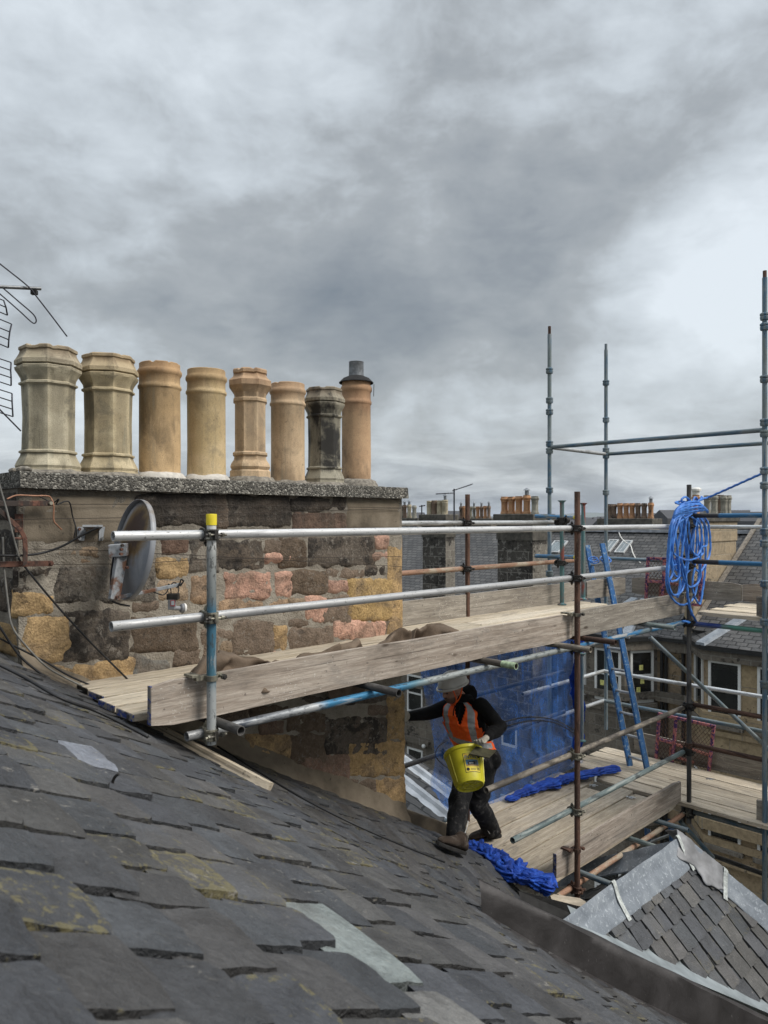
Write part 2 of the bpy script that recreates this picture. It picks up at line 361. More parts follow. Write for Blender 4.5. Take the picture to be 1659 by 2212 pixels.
def m_stone():
    t = Mt('weathered_sandstone', jitter=False); col, soot = t.attr()
    n = t.noise(16, 7, .68, .3); n2 = t.noise(75, 5, .65); n3 = t.noise(5, 5, .65, .5)
    c = t.mix(t.math('MULTIPLY', t.rng(t.noise(4.2, 5, .65, .6, off=(1, 5, 9)), .46, .64), .62), col, (.165, .125, .092)); c = t.mix(t.math('MULTIPLY', t.rng(t.noise(11, 6, .7, .4, off=(6, 2, 2)), .60, .66), .6), c, (.045, .038, .032)); c = t.scale(c, t.rng(n, .25, .75, .55, 1.4, False)); c = t.scale(c, t.rng(n2, .3, .7, .72, 1.25, False))
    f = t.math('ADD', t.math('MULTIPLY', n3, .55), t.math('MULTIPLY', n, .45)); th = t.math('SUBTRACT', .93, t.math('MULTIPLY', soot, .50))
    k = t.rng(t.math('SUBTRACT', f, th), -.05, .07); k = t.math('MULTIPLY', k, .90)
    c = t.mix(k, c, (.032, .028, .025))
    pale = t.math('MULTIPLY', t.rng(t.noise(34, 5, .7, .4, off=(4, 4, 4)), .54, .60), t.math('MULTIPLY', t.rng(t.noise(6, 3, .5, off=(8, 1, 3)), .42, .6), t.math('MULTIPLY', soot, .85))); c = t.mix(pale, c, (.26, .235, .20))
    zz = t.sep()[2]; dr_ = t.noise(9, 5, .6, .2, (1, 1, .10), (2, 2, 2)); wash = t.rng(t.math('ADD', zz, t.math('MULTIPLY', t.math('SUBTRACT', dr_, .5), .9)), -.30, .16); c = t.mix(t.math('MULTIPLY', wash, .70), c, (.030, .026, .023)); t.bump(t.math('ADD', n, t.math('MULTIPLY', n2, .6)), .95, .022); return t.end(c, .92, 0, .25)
def m_cope():
    t = Mt('exposed_aggregate_concrete', jitter=False); v = t.vor(85, out='Color'); n = t.noise(150, 3, .6); n2 = t.noise(3, 4, .6); r = t.n('ShaderNodeSeparateColor'); t.put(r.inputs[0], v)
    c = t.ramp(r.outputs[0], [(.0, (.05, .048, .043)), (.45, (.125, .118, .103)), (.8, (.22, .205, .178)), (1, (.42, .40, .35))])
    c = t.mix(t.math('MULTIPLY', t.rng(n2, .4, .7), .5), c, (.075, .07, .06)); d = t.vor(85)
    t.bump(t.math('ADD', t.math('MULTIPLY', d, -1.5), n), .9, .01); return t.end(c, .95, 0, .2)
M_MORTAR = m_mortar(); M_STONE = m_stone(); M_COPE = m_cope()
def m_render():
    t = Mt('cement_render', jitter=False); n = t.noise(4, 6, .6); n2 = t.noise(120, 3, .6); n3 = t.noise(22, 4, .6)
    c = t.ramp(n, [(.3, (.10, .083, .062)), (.5, (.175, .145, .108)), (.72, (.235, .197, .148))]); c = t.mix(t.math('MULTIPLY', t.rng(n3, .66, .72), .8), c, (.04, .035, .03))
    t.bump(t.math('ADD', n2, n3), .6, .006); return t.end(c, .95, 0, .2)
M_REND = m_render()

WV = 1.10                                    # the wall's face
WU0, WU1 = at_v(40, WV), at_v(868, WV)
stack = thing('chimney_stack', 'broad sandstone chimney stack under a concrete cope carrying eight pots', 'chimney stack', W(WU0, WV, -2.6))
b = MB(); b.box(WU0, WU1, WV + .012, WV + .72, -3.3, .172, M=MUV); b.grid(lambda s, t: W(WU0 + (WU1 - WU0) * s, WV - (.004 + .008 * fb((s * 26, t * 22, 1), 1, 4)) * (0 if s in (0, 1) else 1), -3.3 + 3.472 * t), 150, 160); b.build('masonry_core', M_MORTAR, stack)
# stones, traced from the wall: px box, colour kind, soot
KIND = {'k': ((.135, .112, .09), .86), 'K': ((.17, .15, .125), .80), 'b': ((.185, .140, .105), .45), 'd': ((.120, .088, .062), .55), 'o': ((.42, .285, .145), .02), 'O': ((.48, .33, .17), .0),
        'y': ((.45, .305, .135), .10), 'p': ((.52, .31, .23), .05), 'P': ((.42, .255, .19), .2), 't': ((.33, .245, .165), .22), 'g': ((.20, .195, .175), .10), 'r': ((.21, .135, .10), .5), 'q': ((.40, .27, .13), .35), 'l': ((.36, .245, .155), .10)}
STONES = """290 1064 462 1137 k|464 1066 488 1140 b|491 1070 623 1141 k|631 1072 742 1104 k|634 1109 742 1146 r|349 1152 404 1199 r|408 1145 470 1236 K|470 1164 563 1232 k|571 1165 606 1196 b|575 1196 626 1216 p|607 1163 659 1226 d|668 1161 807 1223 k
813 1161 833 1188 p|811 1194 831 1214 P|343 1202 406 1248 O|120 1222 334 1303 K|43 1226 106 1279 k|40 1281 108 1320 O|120 1181 212 1201 t|120 1205 200 1217 l|52 1328 148 1434 O|131 1314 279 1432 k|289 1301 338 1326 b|284 1330 424 1409 d
413 1247 452 1304 l|340 1254 404 1296 t|290 1414 362 1464 g|205 1427 294 1478 o|379 1402 427 1441 b|60 1436 205 1495 o|36 1284 112 1330 O|150 1462 262 1505 o|486 1236 585 1295 p|596 1236 629 1290 p|629 1233 705 1284 d|710 1228 783 1249 b|788 1221 827 1245 k|710 1254 748 1280 P
755 1250 843 1339 y|472 1296 621 1325 l|625 1292 659 1309 t|663 1288 700 1341 p|700 1287 754 1346 b|472 1356 503 1381 b|474 1386 497 1412 t|504 1340 590 1418 b|592 1354 613 1407 o|628 1337 659 1353 b|627 1354 716 1402 b|722 1341 828 1385 p
748 1388 783 1402 p|587 1407 653 1424 P|831 1340 845 1384 b|438 1362 466 1432 b|362 1440 432 1470 t|565 1558 609 1586 r|536 1588 622 1642 o|624 1540 700 1580 d|624 1584 700 1650 d|703 1550 833 1630 k|800 1522 832 1542 b|838 1504 866 1598 q|658 1632 752 1702 r
755 1600 867 1678 q|814 1682 868 1740 o|762 1684 808 1722 b|470 1530 530 1572 b|540 1524 620 1552 d|640 1660 655 1690 b|640 1502 830 1518 k"""
sb = MB()
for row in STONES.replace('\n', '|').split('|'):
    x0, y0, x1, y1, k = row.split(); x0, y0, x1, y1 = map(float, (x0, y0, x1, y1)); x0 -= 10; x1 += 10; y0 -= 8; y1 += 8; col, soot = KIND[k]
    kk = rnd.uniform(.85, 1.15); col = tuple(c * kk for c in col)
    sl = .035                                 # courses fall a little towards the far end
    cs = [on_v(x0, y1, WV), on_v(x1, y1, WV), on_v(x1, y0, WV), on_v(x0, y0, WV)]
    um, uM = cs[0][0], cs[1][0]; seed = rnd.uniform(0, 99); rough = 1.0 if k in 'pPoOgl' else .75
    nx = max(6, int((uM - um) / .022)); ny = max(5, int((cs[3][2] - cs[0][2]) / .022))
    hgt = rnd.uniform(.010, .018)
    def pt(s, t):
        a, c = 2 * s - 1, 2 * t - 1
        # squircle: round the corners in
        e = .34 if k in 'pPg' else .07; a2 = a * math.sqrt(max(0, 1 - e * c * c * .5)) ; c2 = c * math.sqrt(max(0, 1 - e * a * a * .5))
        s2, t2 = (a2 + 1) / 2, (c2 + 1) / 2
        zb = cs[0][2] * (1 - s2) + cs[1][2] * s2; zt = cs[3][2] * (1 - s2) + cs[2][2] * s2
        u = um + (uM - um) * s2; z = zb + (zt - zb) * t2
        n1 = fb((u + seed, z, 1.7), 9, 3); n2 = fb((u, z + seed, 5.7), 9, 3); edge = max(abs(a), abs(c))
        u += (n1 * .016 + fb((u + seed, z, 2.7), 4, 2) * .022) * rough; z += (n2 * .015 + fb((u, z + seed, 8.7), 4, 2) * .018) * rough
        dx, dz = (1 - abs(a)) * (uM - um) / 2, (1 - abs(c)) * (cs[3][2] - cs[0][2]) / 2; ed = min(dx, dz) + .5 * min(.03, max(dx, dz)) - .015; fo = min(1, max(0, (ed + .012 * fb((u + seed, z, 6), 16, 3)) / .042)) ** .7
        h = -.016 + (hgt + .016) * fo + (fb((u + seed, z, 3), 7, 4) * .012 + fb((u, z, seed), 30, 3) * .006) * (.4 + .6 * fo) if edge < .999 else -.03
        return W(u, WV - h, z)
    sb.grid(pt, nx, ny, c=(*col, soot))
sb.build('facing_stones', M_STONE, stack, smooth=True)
# rendered bands, quoin strip
def slab(name, poly, h, mat, parent, n=22, rough=.006, col=None):
    (x0, y0), (x1, y1) = poly; c = [on_v(x0, y1, WV), on_v(x1, y1, WV), on_v(x1, y0, WV), on_v(x0, y0, WV)]; m = MB()
    def pt(s, t):
        zb = c[0][2] * (1 - s) + c[1][2] * s; zt = c[3][2] * (1 - s) + c[2][2] * s; u = c[0][0] + (c[1][0] - c[0][0]) * s; z = zb + (zt - zb) * t
        e = min(s, 1 - s, t, 1 - t); hh = -.01 if e < 1e-6 else h + fb((u, z, 2), 5, 4) * rough
        j = .006 if 0 < e < .06 else 0
        return W(u + fb((u, z, 9), 14, 2) * .012, WV - hh, z + fb((u, z, 4), 14, 2) * .012)
    m.grid(pt, n, max(6, int(n * .5)), c=col); return m.build(name, mat, parent, smooth=True)
slab('render_band', ((42, 1064), (288, 1178)), .010, M_REND, stack)
slab('render_band', ((745, 1076), (866, 1148)), .011, M_REND, stack)
OCH = (.47, .315, .150, .0)
slab('quoin_render', ((834, 1160), (869, 1425)), .012, M_STONE, stack, 14, .012, (.45, .305, .15, .04))
slab('quoin_render', ((840, 1476), (869, 1500)), .010, M_STONE, stack, 10, .01, (.34, .22, .10, .2))
# left return face: stones
sb2 = MB()
for i, (z0, z1, col, soot) in enumerate([(-.02, .16, (.10, .085, .07), .9), (-.30, -.05, (.10, .08, .06), .9), (-.56, -.33, (.13, .105, .08), .9), (-.80, -.6, (.40, .27, .13), .4), (-1.1, -.84, (.36, .24, .13), .3)]):
    for j, (v0, v1) in enumerate([(.02, .36), (.39, .70)]):
        def pt(s, t):
            e = min(s, 1 - s, t, 1 - t); v = WV + v0 + (v1 - v0) * s; z = z0 + (z1 - z0) * t
            h = -.01 if e < 1e-6 else .012 + fb((v, z, i), 9, 3) * .012
            return W(WU0 - h, v, z)
        sb2.grid(pt, 12, 8, c=(*col, soot))
sb2.build('side_stones', M_STONE, stack, smooth=True)
# cope slab
cb = MB(); # soot washed down from under the cope is in the stone material
c0, c1 = at_v(45, WV - .06), at_v(882.5, WV - .06)
def cope_pt(u, v, z, i): return W(u + fb((u * 3, v, z), 6, 2) * .004, v + fb((u, v * 3, z), 6, 2) * .004, z + fb((u, v, i), 3, 3) * .004)
nu = 60
for (v0, v1, z0, z1) in [(WV - .06, WV + .80, .170, .263)]:
    ring = [(v0, z0), (v0 + .004, z1 - .008), (v0 + .012, z1), (v1, z1), (v1, z0)]
    vs = []; fs = []
    for i in range(nu + 1):
        u = c0 + (c1 - c0) * i / nu
        for v, z in ring: vs.append(cope_pt(u, v, z, i))
    k = len(ring)
    for i in range(nu):
        for j in range(k): fs.append((i * k + j, (i + 1) * k + j, (i + 1) * k + (j + 1) % k, i * k + (j + 1) % k))
    fs += [tuple(range(k)), tuple(range(nu * k, nu * k + k))[::-1]]
    cb.add(vs, fs)
cb.build('cope', M_COPE, stack)
# mortar fillet where wall meets slates
fbm = MB()
n = 70
def fil(s, t):
    u = WU0 + (WU1 + .03 - WU0) * s; z = roof_z(u, WV); hgt = (.10 + .11 * s) + fb((u, 2, 0), 3, 3) * .03
    j = fb((u, t, 5), 6, 3) * .014
    return W(u, WV - .10 * (1 - t) ** 1.4 - .012 * (1 if t < 1 else -1) + j, z - .02 + (hgt + .02) * t)
fbm.grid(fil, n, 7); fbm.build('mortar_fillet', M_REND, stack, smooth=True)

# ---------------------------------------------------------------- chimney pots
def m_pot(name, a, b, soot=.0, green=.0, seed=0):
    t = Mt(name); n = t.noise(6, 6, .62, .3); n2 = t.noise(170, 4, .6); n3 = t.noise(3.2, 5, .6, .4, (1, 1, .55), (seed, 2, 1)); st = t.noise(9, 5, .6, .3, (1, 1, .18), (2, seed, 1))
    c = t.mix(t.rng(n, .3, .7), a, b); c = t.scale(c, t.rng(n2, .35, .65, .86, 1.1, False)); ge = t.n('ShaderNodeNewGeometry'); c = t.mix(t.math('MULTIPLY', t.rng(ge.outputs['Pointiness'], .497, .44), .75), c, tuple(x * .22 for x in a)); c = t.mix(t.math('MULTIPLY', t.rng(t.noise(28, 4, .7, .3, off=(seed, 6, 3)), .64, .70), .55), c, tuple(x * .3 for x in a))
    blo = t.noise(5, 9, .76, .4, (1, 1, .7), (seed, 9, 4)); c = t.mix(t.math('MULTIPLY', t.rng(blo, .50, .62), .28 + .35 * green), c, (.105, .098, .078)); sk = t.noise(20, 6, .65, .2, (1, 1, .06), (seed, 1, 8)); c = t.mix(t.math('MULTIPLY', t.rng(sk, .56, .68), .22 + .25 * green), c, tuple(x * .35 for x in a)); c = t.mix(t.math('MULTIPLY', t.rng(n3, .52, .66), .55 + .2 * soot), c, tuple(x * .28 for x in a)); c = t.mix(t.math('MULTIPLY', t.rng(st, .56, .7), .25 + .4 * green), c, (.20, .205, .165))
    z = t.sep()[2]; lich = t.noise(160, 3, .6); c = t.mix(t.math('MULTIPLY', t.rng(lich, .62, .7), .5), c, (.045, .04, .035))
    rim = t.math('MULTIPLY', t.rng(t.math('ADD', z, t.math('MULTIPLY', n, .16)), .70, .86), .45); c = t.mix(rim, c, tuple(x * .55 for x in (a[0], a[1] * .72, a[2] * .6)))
    if soot: c = t.mix(t.math('MULTIPLY', t.rng(t.math('ADD', t.math('MULTIPLY', n3, .6), t.math('MULTIPLY', n, .4)), .62 - .3 * soot, .68 - .22 * soot), .93), c, (.022, .021, .020))
    t.bump(t.math('ADD', n2, n), .45, .006); return t.end(c, .82, 0, .3)
P_A = m_pot('lichened_buff_clay', (.36, .315, .22), (.54, .48, .35), .0, .9, 1); P_B = m_pot('buff_clay', (.40, .325, .20), (.55, .46, .30), .0, .6, 4)
P_C = m_pot('orange_buff_clay', (.50, .345, .185), (.60, .42, .235), .0, .25, 6); P_D = m_pot('sandy_clay', (.50, .375, .20), (.60, .46, .27), 0, .2, 8)
P_E = m_pot('new_tan_clay', (.52, .375, .235), (.60, .445, .285), 0, .12, 11); P_F = m_pot('sooty_clay', (.27, .245, .185), (.38, .35, .27), .36, .5, 3); P_G = m_pot('terracotta_clay', (.47, .305, .18), (.56, .375, .225), .10, .12, 15)
M_LEADG = plain('grey_flue_metal', (.22, .23, .24), .45, .6, .35, 20); M_LIME = plain('white_lime_haunching', (.50, .47, .42), .9, 0, .15, 30, .5)
M_HAUN = plain('grey_haunching', (.20, .18, .15), .95, 0, .4, 30, .8)
def prof_oct(H, r):       # crown pot: flared foot, shaft, heavy moulded head; r = shaft radius
    R1 = r * 1.0
    return [(r * 1.22, 0), (r * 1.22, .035 * H), (r * 1.20, .05 * H), (r * 1.24, .07 * H), (r * 1.17, .10 * H), (r * 1.05, .145 * H), (r * 1.02, .165 * H), (r * 1.09, .172 * H), (r * 1.09, .185 * H), (r * .99, .195 * H), (r * .97, .45 * H),
            (r * 1.0, .69 * H), (r * 1.02, .695 * H), (r * 1.10, .703 * H), (r * 1.10, .716 * H), (r * 1.01, .726 * H), (r * 1.03, .75 * H), (r * 1.13, .785 * H), (r * 1.24, .815 * H), (r * 1.255, .835 * H), (r * 1.15, .848 * H), (r * 1.26, .855 * H), (r * 1.26, .885 * H), (r * 1.15, .915 * H), (r * 1.06, .945 * H), (r * 1.04, .965 * H),
            (r * 1.09, .972 * H), (r * 1.09, .992 * H), (r * 1.04, H), (r * .86, H), (r * .84, .75 * H)]
def prof_round(H, r, pl=False):
    return [(r * 1.02, 0), (r * 1.0, .02 * H), (r * .99, .3 * H), (r * .985, .77 * H), (r * 1.0, .775 * H), (r * 1.05, .785 * H), (r * 1.05, .803 * H), (r * 1.0, .815 * H), (r * .985, .83 * H), (r * .985, .885 * H), (r * 1.02, .895 * H), (r * 1.07, .908 * H), (r * 1.075, .93 * H), (r * 1.02, .945 * H), (r * .985, .955 * H), (r * .985, .995 * H), (r * .95, H), (r * .82, H), (r * .8, .7 * H)]
def prof_new(H, r):
    return [(r * 1.31, 0), (r * 1.31, .10 * H), (r * 1.20, .115 * H), (r * 1.30, .14 * H), (r * 1.26, .165 * H), (r * 1.08, .20 * H), (r * 1.03, .235 * H), (r * 1.13, .245 * H), (r * 1.13, .262 * H), (r * 1.0, .275 * H), (r * .99, .5 * H), (r * 1.0, .705 * H), (r * 1.09, .715 * H), (r * 1.09, .735 * H), (r * 1.0, .75 * H), (r * 1.05, .79 * H), (r * 1.25, .83 * H), (r * 1.36, .85 * H),
            (r * 1.36, .895 * H), (r * 1.12, .925 * H), (r * 1.02, .955 * H), (r * 1.10, .965 * H), (r * 1.10, .99 * H), (r * 1.04, H), (r * .86, H), (r * .84, .7 * H)]
CT = .263
POTS = [  # px centre, top px, shaft px width, kind, segs, material, v, label
 (105.5, 755, 105, prof_oct, 8, P_A, 1.42, 'lichen-grey octagonal pot with flared crown, first from the aerial end'),
 (234.5, 773, 99, prof_oct, 8, P_B, 1.42, 'buff octagonal pot with flared crown and orange rim, second from the aerial end'),
 (345, 788, 87, prof_round, 40, P_C, 1.42, 'tall round orange-buff pot with a dark smudge on its side'),
 (446.5, 802, 82, prof_round, 40, P_D, 1.42, 'round sandy pot with plain sides and two orange bands beside the smudged one'),
 (540.5, 801, 69, prof_new, 8, P_E, 1.40, 'clean new tan octagonal pot with moulded base'),
 (622, 831, 73, prof_round, 40, P_E, 1.42, 'round tan pot between the new octagonal pot and the soot-black pot'),
 (700.5, 841, 71, prof_oct, 8, P_F, 1.38, 'soot-blackened octagonal pot with flared crown'),
 (769.5, 824, 63, prof_round, 40, P_G, 1.62, 'round terracotta pot capped by a grey metal flue terminal')]
for i, (px, top, wd, pf, seg, mat, v, lab) in enumerate(POTS):
    u = at_v(px, v); p = W(u, v, CT); Y = p.y; H = -(top - HZ) / F * Y - CT; r = wd * Y / F / 2 * (1.02 if seg == 8 else 1.0); lift = .0
    M = Matrix.Translation(W(u, v, CT + .004)) @ Matrix.Rotation(R([12, 20, 0, 0, 22.5, 0, 28, 0][i] - 12), 4, 'Z') @ Matrix.Rotation(R(rnd.uniform(-.4, .4)), 4, 'X')
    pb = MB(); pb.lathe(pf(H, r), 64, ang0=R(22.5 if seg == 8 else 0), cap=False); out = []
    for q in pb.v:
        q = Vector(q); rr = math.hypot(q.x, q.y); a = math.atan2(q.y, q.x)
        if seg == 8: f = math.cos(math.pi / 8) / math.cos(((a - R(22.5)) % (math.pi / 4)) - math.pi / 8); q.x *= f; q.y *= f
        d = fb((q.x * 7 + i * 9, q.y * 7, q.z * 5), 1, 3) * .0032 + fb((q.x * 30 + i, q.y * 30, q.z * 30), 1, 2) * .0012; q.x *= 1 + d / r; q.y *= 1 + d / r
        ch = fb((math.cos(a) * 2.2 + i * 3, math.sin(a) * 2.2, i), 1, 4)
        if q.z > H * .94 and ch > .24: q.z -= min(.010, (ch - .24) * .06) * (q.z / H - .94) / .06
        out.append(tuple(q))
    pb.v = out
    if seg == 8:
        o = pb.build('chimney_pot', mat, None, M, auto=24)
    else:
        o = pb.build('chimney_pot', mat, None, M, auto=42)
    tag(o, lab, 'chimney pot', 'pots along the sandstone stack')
    if i == 7:
        k = MB(); k.lathe([(r * 1.02, H + .005), (r * 1.17, H - .022), (r * 1.19, H - .016), (r * .9, H + .022), (r * .5, H + .045)], 28, cap=False); k.build('cowl_skirt', plain('matt_black_skirt', (.016, .015, .015), .95), o, M, auto=40)
        k = MB(); k.lathe([(r * .52, H + .03), (r * .50, H + .165), (r * .52, H + .17), (r * .46, H + .17), (r * .45, H + .06)], 28, cap=False); k.build('flue_terminal', M_LEADG, o, M, auto=40)
        k = MB(); k.path([W(u, v, CT) + Vector((r * 1.22, -.03, H - .03)), W(u, v, CT) + Vector((r * 1.2, -.03, H - .14))], .003, 6); k.build('cowl_strap', M_BLK, o)
    # haunching of mortar round the pot's foot, part of the stack
    hb = MB(); rr = r * (1.55 if i in (4, 7) else 1.28); hh = {2: .05, 3: .05, 4: .055, 7: .085}.get(i, .035)
    pr = [(rr, -.004), (rr * .97, hh * .4), (rr * .86, hh * .85), (r * 1.0, hh * 1.05), (r * .9, hh)]
    if seg == 8 and i != 4: pr = [(r * 1.42, -.004), (r * 1.38, .018), (r * 1.25, .03), (r * 1.1, .03)]
    hb.lathe(pr, 26, Matrix.Translation(W(u, v, CT)), cap=False); hb.v = [tuple(Vector(q) + Vector((fb(q, 9) * .012, fb((q[1], q[0], 4), 9) * .012, fb(q, 14) * .008))) for q in hb.v]
    hb.build('mortar_haunch', M_LIME if i in (2, 3) else M_HAUN, stack, smooth=True)
# loose lumps of old mortar on the cope
for (px, v, s) in [(52, 1.16, .035), (33, 1.25, .03), (172, 1.5, .05)]:
    u = at_v(px, v); lb = MB(); lb.ell(W(u, v, CT + s * .45), s * 1.3, s, s * .62, seg=12); lb.v = [tuple(Vector(q) + Vector(q).normalized() * fb(q, 22) * .02) for q in lb.v]
    lb.build('mortar_lump', M_HAUN, stack)
# ================================================================ the slated roof the camera looks across
def roof_h(u, v):
    return roof_z(u, v) - .40 * (1 - math.exp(-.55 * max(u - .2, 0) * max(.5 - v, 0))) - .012 * math.sin(1.3 * u + .7 * v)
def m_slate(name, lich=1.0, coord='Object'):
    t = Mt(name, jitter=False); col, al = t.attr()
    n = t.noise(6, 7, .66, .8); n2 = t.noise(60, 5, .65, .4); n3 = t.noise(2.2, 5, .6, .3); ed = t.noise(42, 7, .74, .3, off=(3, 1, 2))
    c = t.scale(col, t.rng(n, .28, .72, .62, 1.42, False)); c = t.scale(c, t.rng(n2, .3, .7, .8, 1.2, False))
    c = t.mix(t.math('MULTIPLY', t.rng(n3, .52, .72), .45), c, (.105, .098, .088))
    lk = t.math('ADD', t.math('MULTIPLY', ed, .62), t.math('MULTIPLY', n3, .38)); lk = t.math('ADD', lk, t.math('MULTIPLY', al, .10))
    c = t.mix(t.math('MULTIPLY', t.rng(lk, .63, .675), .70 * lich), c, (.150, .128, .055))
    pl = t.math('MULTIPLY', t.rng(t.noise(32, 6, .7, .6, off=(9, 3, 5)), .60, .66), t.rng(t.noise(3, 3, off=(5, 5, 5)), .45, .62)); c = t.mix(t.math('MULTIPLY', pl, .65), c, (.27, .25, .215))
    lay = t.noise(9, 6, .7, 1.2, off=(2, 8, 4)); t.bump(t.math('ADD', t.math('ADD', n, t.math('MULTIPLY', lay, .8)), t.math('MULTIPLY', n2, .5)), 1.0, .016); return t.end(c, t.rng(n, .3, .7, .46, .68), 0, .45)
M_SLATE = m_slate('old_slate'); M_SLATE2 = m_slate('dormer_slate', .35)
M_UNDER = plain('dark_roof_underlay', (.018, .017, .016), .95)
M_LEAD = None
def m_lead():
    t = Mt('dull_lead_sheet', jitter=False); n = t.noise(5, 5, .6, .3); n2 = t.noise(50, 4, .6); s = t.noise(14, 5, .6, .2, (6, 6, .7), (2, 7, 1))
    c = t.ramp(n, [(.3, (.029, .026, .025)), (.5, (.040, .036, .035)), (.7, (.058, .053, .052))]); c = t.mix(t.math('MULTIPLY', t.rng(s, .68, .73), .6), c, (.32, .31, .30)); c = t.mix(t.math('MULTIPLY', t.rng(n2, .72, .76), .7), c, (.36, .35, .34))
    t.bump(n, .4, .02); return t.end(c, t.rng(n, .3, .7, .40, .55), .25, .5)
M_LEAD = m_lead()
def m_zinc():
    t = Mt('bright_lead_ridge', jitter=False); n = t.noise(5, 6, .62, .5); n2 = t.noise(38, 6, .7, .6); st = t.noise(16, 5, .6, .3, (1, 1, .3))
    c = t.ramp(n, [(.3, (.155, .175, .20)), (.5, (.215, .238, .265)), (.72, (.30, .325, .35))]); c = t.mix(t.math('MULTIPLY', t.rng(n2, .54, .66), .55), c, (.56, .60, .63)); c = t.mix(t.math('MULTIPLY', t.rng(st, .60, .7), .35), c, (.13, .14, .155))
    t.bump(t.math('ADD', n, t.math('MULTIPLY', n2, .4)), .5, .012); return t.end(c, .52, .15, .4)
M_ZINC = m_zinc(); M_SADL = plain('dull_saddle_lead', (.215, .215, .22), .6, .1, .3, 7, .3)
M_STRAP = plain('pale_lead_strap', (.42, .44, .42), .6, .1, .3, 40)
tenement = thing('tenement_building', 'near tenement roof of lichened old slates with lead flashing and a slated dormer', 'building', W(0, 0, -2.0))
def valley_side(u, v):                 # >0 on the main roof's side of the lead flashing
    p = W(u, v, 0); q = p - Vector((.609, 4.6, 0)); d = Vector((.964, .273, 0)); return d.x * q.y - d.y * q.x
FL0, FLD = Vector((.609, 4.6, -2.474)), Vector((.964, .273, -.625))
def slates(mb, pos, u0, u1, v0, v1, expo, wid, keep, specials=(), tone=1.0, lift=.02, seed=3, th=.010, jit=1.0):
    """courses at u=const, tails towards +u; pos(u,v,h) -> world"""
    r = random.Random(seed); u = u0; row = 0
    while u < u1:
        e = expo * r.uniform(.9, 1.1); v = v0 - r.uniform(0, wid)
        while v < v1:
            big_ = [sp for sp in specials if len(sp) > 3 and u <= sp[0] < u + e and v <= sp[1] < v + sp[3]]
            wd = big_[0][3] if big_ else wid * r.choice([.75, .85, .95, 1, 1, 1.1]); g = .008 + r.random() * .007
            if keep(u + e * .5, v + wd * .5):
                k = r.uniform(.75, 1.25) * tone; base = r.choice([(.052, .053, .056), (.046, .048, .053), (.056, .054, .053), (.048, .051, .055), (.064, .062, .059)])
                col = tuple(c * k for c in base); al = r.choice([0, 0, 0, 0, .2, .8])
                for (su, sv, sc_, *_w) in specials:
                    if u <= su < u + e and v <= sv < v + wd: col = sc_; al = -.6
                tl = lift * r.uniform(.7, 1.5); sk = r.uniform(-.012, .012) * jit; tilt = r.uniform(-.0055, .0055) * jit
                # outline: head edge, side, tail edge, side
                pts = []
                N = 6; tj = [r.uniform(-.006, .006) * jit for _ in range(N + 1)]
                for i in range(N + 1): t = i / N; pts.append((u - .05, v + g + (wd - 2 * g) * t, 0))
                for i in range(1, N): t = i / N; pts.append((u + e * t, v + wd - g + r.uniform(-.004, .003) * jit + sk * t, t))
                for i in range(N + 1): t = 1 - i / N; cr = (.010 * jit * (jit > .8) + .004 if i in (0, N) else 0); pts.append((u + e + .012 + tj[i] - cr, v + g + (wd - 2 * g) * t + sk, 1))
                for i in range(1, N): t = 1 - i / N; pts.append((u + e * t, v + g + r.uniform(-.003, .004) * jit + sk * t, t))
                top = []; bot = []
                for (a, b_, t) in pts:
                    h = .004 + tl * max(0, t if t else 0) + tilt * ((b_ - v) / wd - .5) * 2 * (t if t else 0) + r.uniform(-.0012, .0012)
                    top.append(pos(a, b_, h + th)); bot.append(pos(a, b_, h * .2 - .006))
                c = sum(top, Vector()) / len(top); n = len(top); mid = [c * .16 + p * .84 + Vector((0, 0, r.uniform(-.002, .004))) for p in top]
                vs = top + bot + mid + [c + Vector((0, 0, r.uniform(0, .005)))]
                fs = [(i, n + i, n + (i + 1) % n, (i + 1) % n) for i in range(n)] + [(i, (i + 1) % n, 2 * n + (i + 1) % n, 2 * n + i) for i in range(n)] + [(2 * n + i, 2 * n + (i + 1) % n, 3 * n) for i in range(n)]
                mb.add(vs, fs[:n], 0, (*(x * .5 for x in col), al + .5)); k0 = len(mb.v) - len(vs); mb.f += [tuple(i + k0 for i in f) for f in fs[n:]]; mb.m += [0] * (2 * n); mb.c += [(*col, al + .55)] * n + [(*col, al)] * n  # side faces darker: shade of the gaps painted in, along with edge dirt
            v += wd
        u += e; row += 1
PALE = [(*on_roof(765, 2038)[:2], (.185, .207, .200), .36), (*on_roof(206, 1672)[:2], (.165, .175, .20), .24), (*on_roof(905, 2180)[:2], (.125, .122, .115))]
def keep_main(u, v):
    if v > WV - .02 and u > WU0 - .05: return False
    if u > 3.14 and v > -.5: return False
    return not (valley_side(u, v) > .05 and v < -.36)
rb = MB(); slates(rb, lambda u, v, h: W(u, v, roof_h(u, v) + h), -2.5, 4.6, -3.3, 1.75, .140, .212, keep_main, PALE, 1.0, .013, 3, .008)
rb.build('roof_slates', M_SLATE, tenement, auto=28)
ub = MB()
def und(s, t):
    u = -3.2 + s * 6.3; v = -4.2 + t * 6.2
    return W(u, v, roof_h(u, v) - .02)
ub.grid(und, 40, 40); ub.build('roof_deck', M_UNDER, tenement)
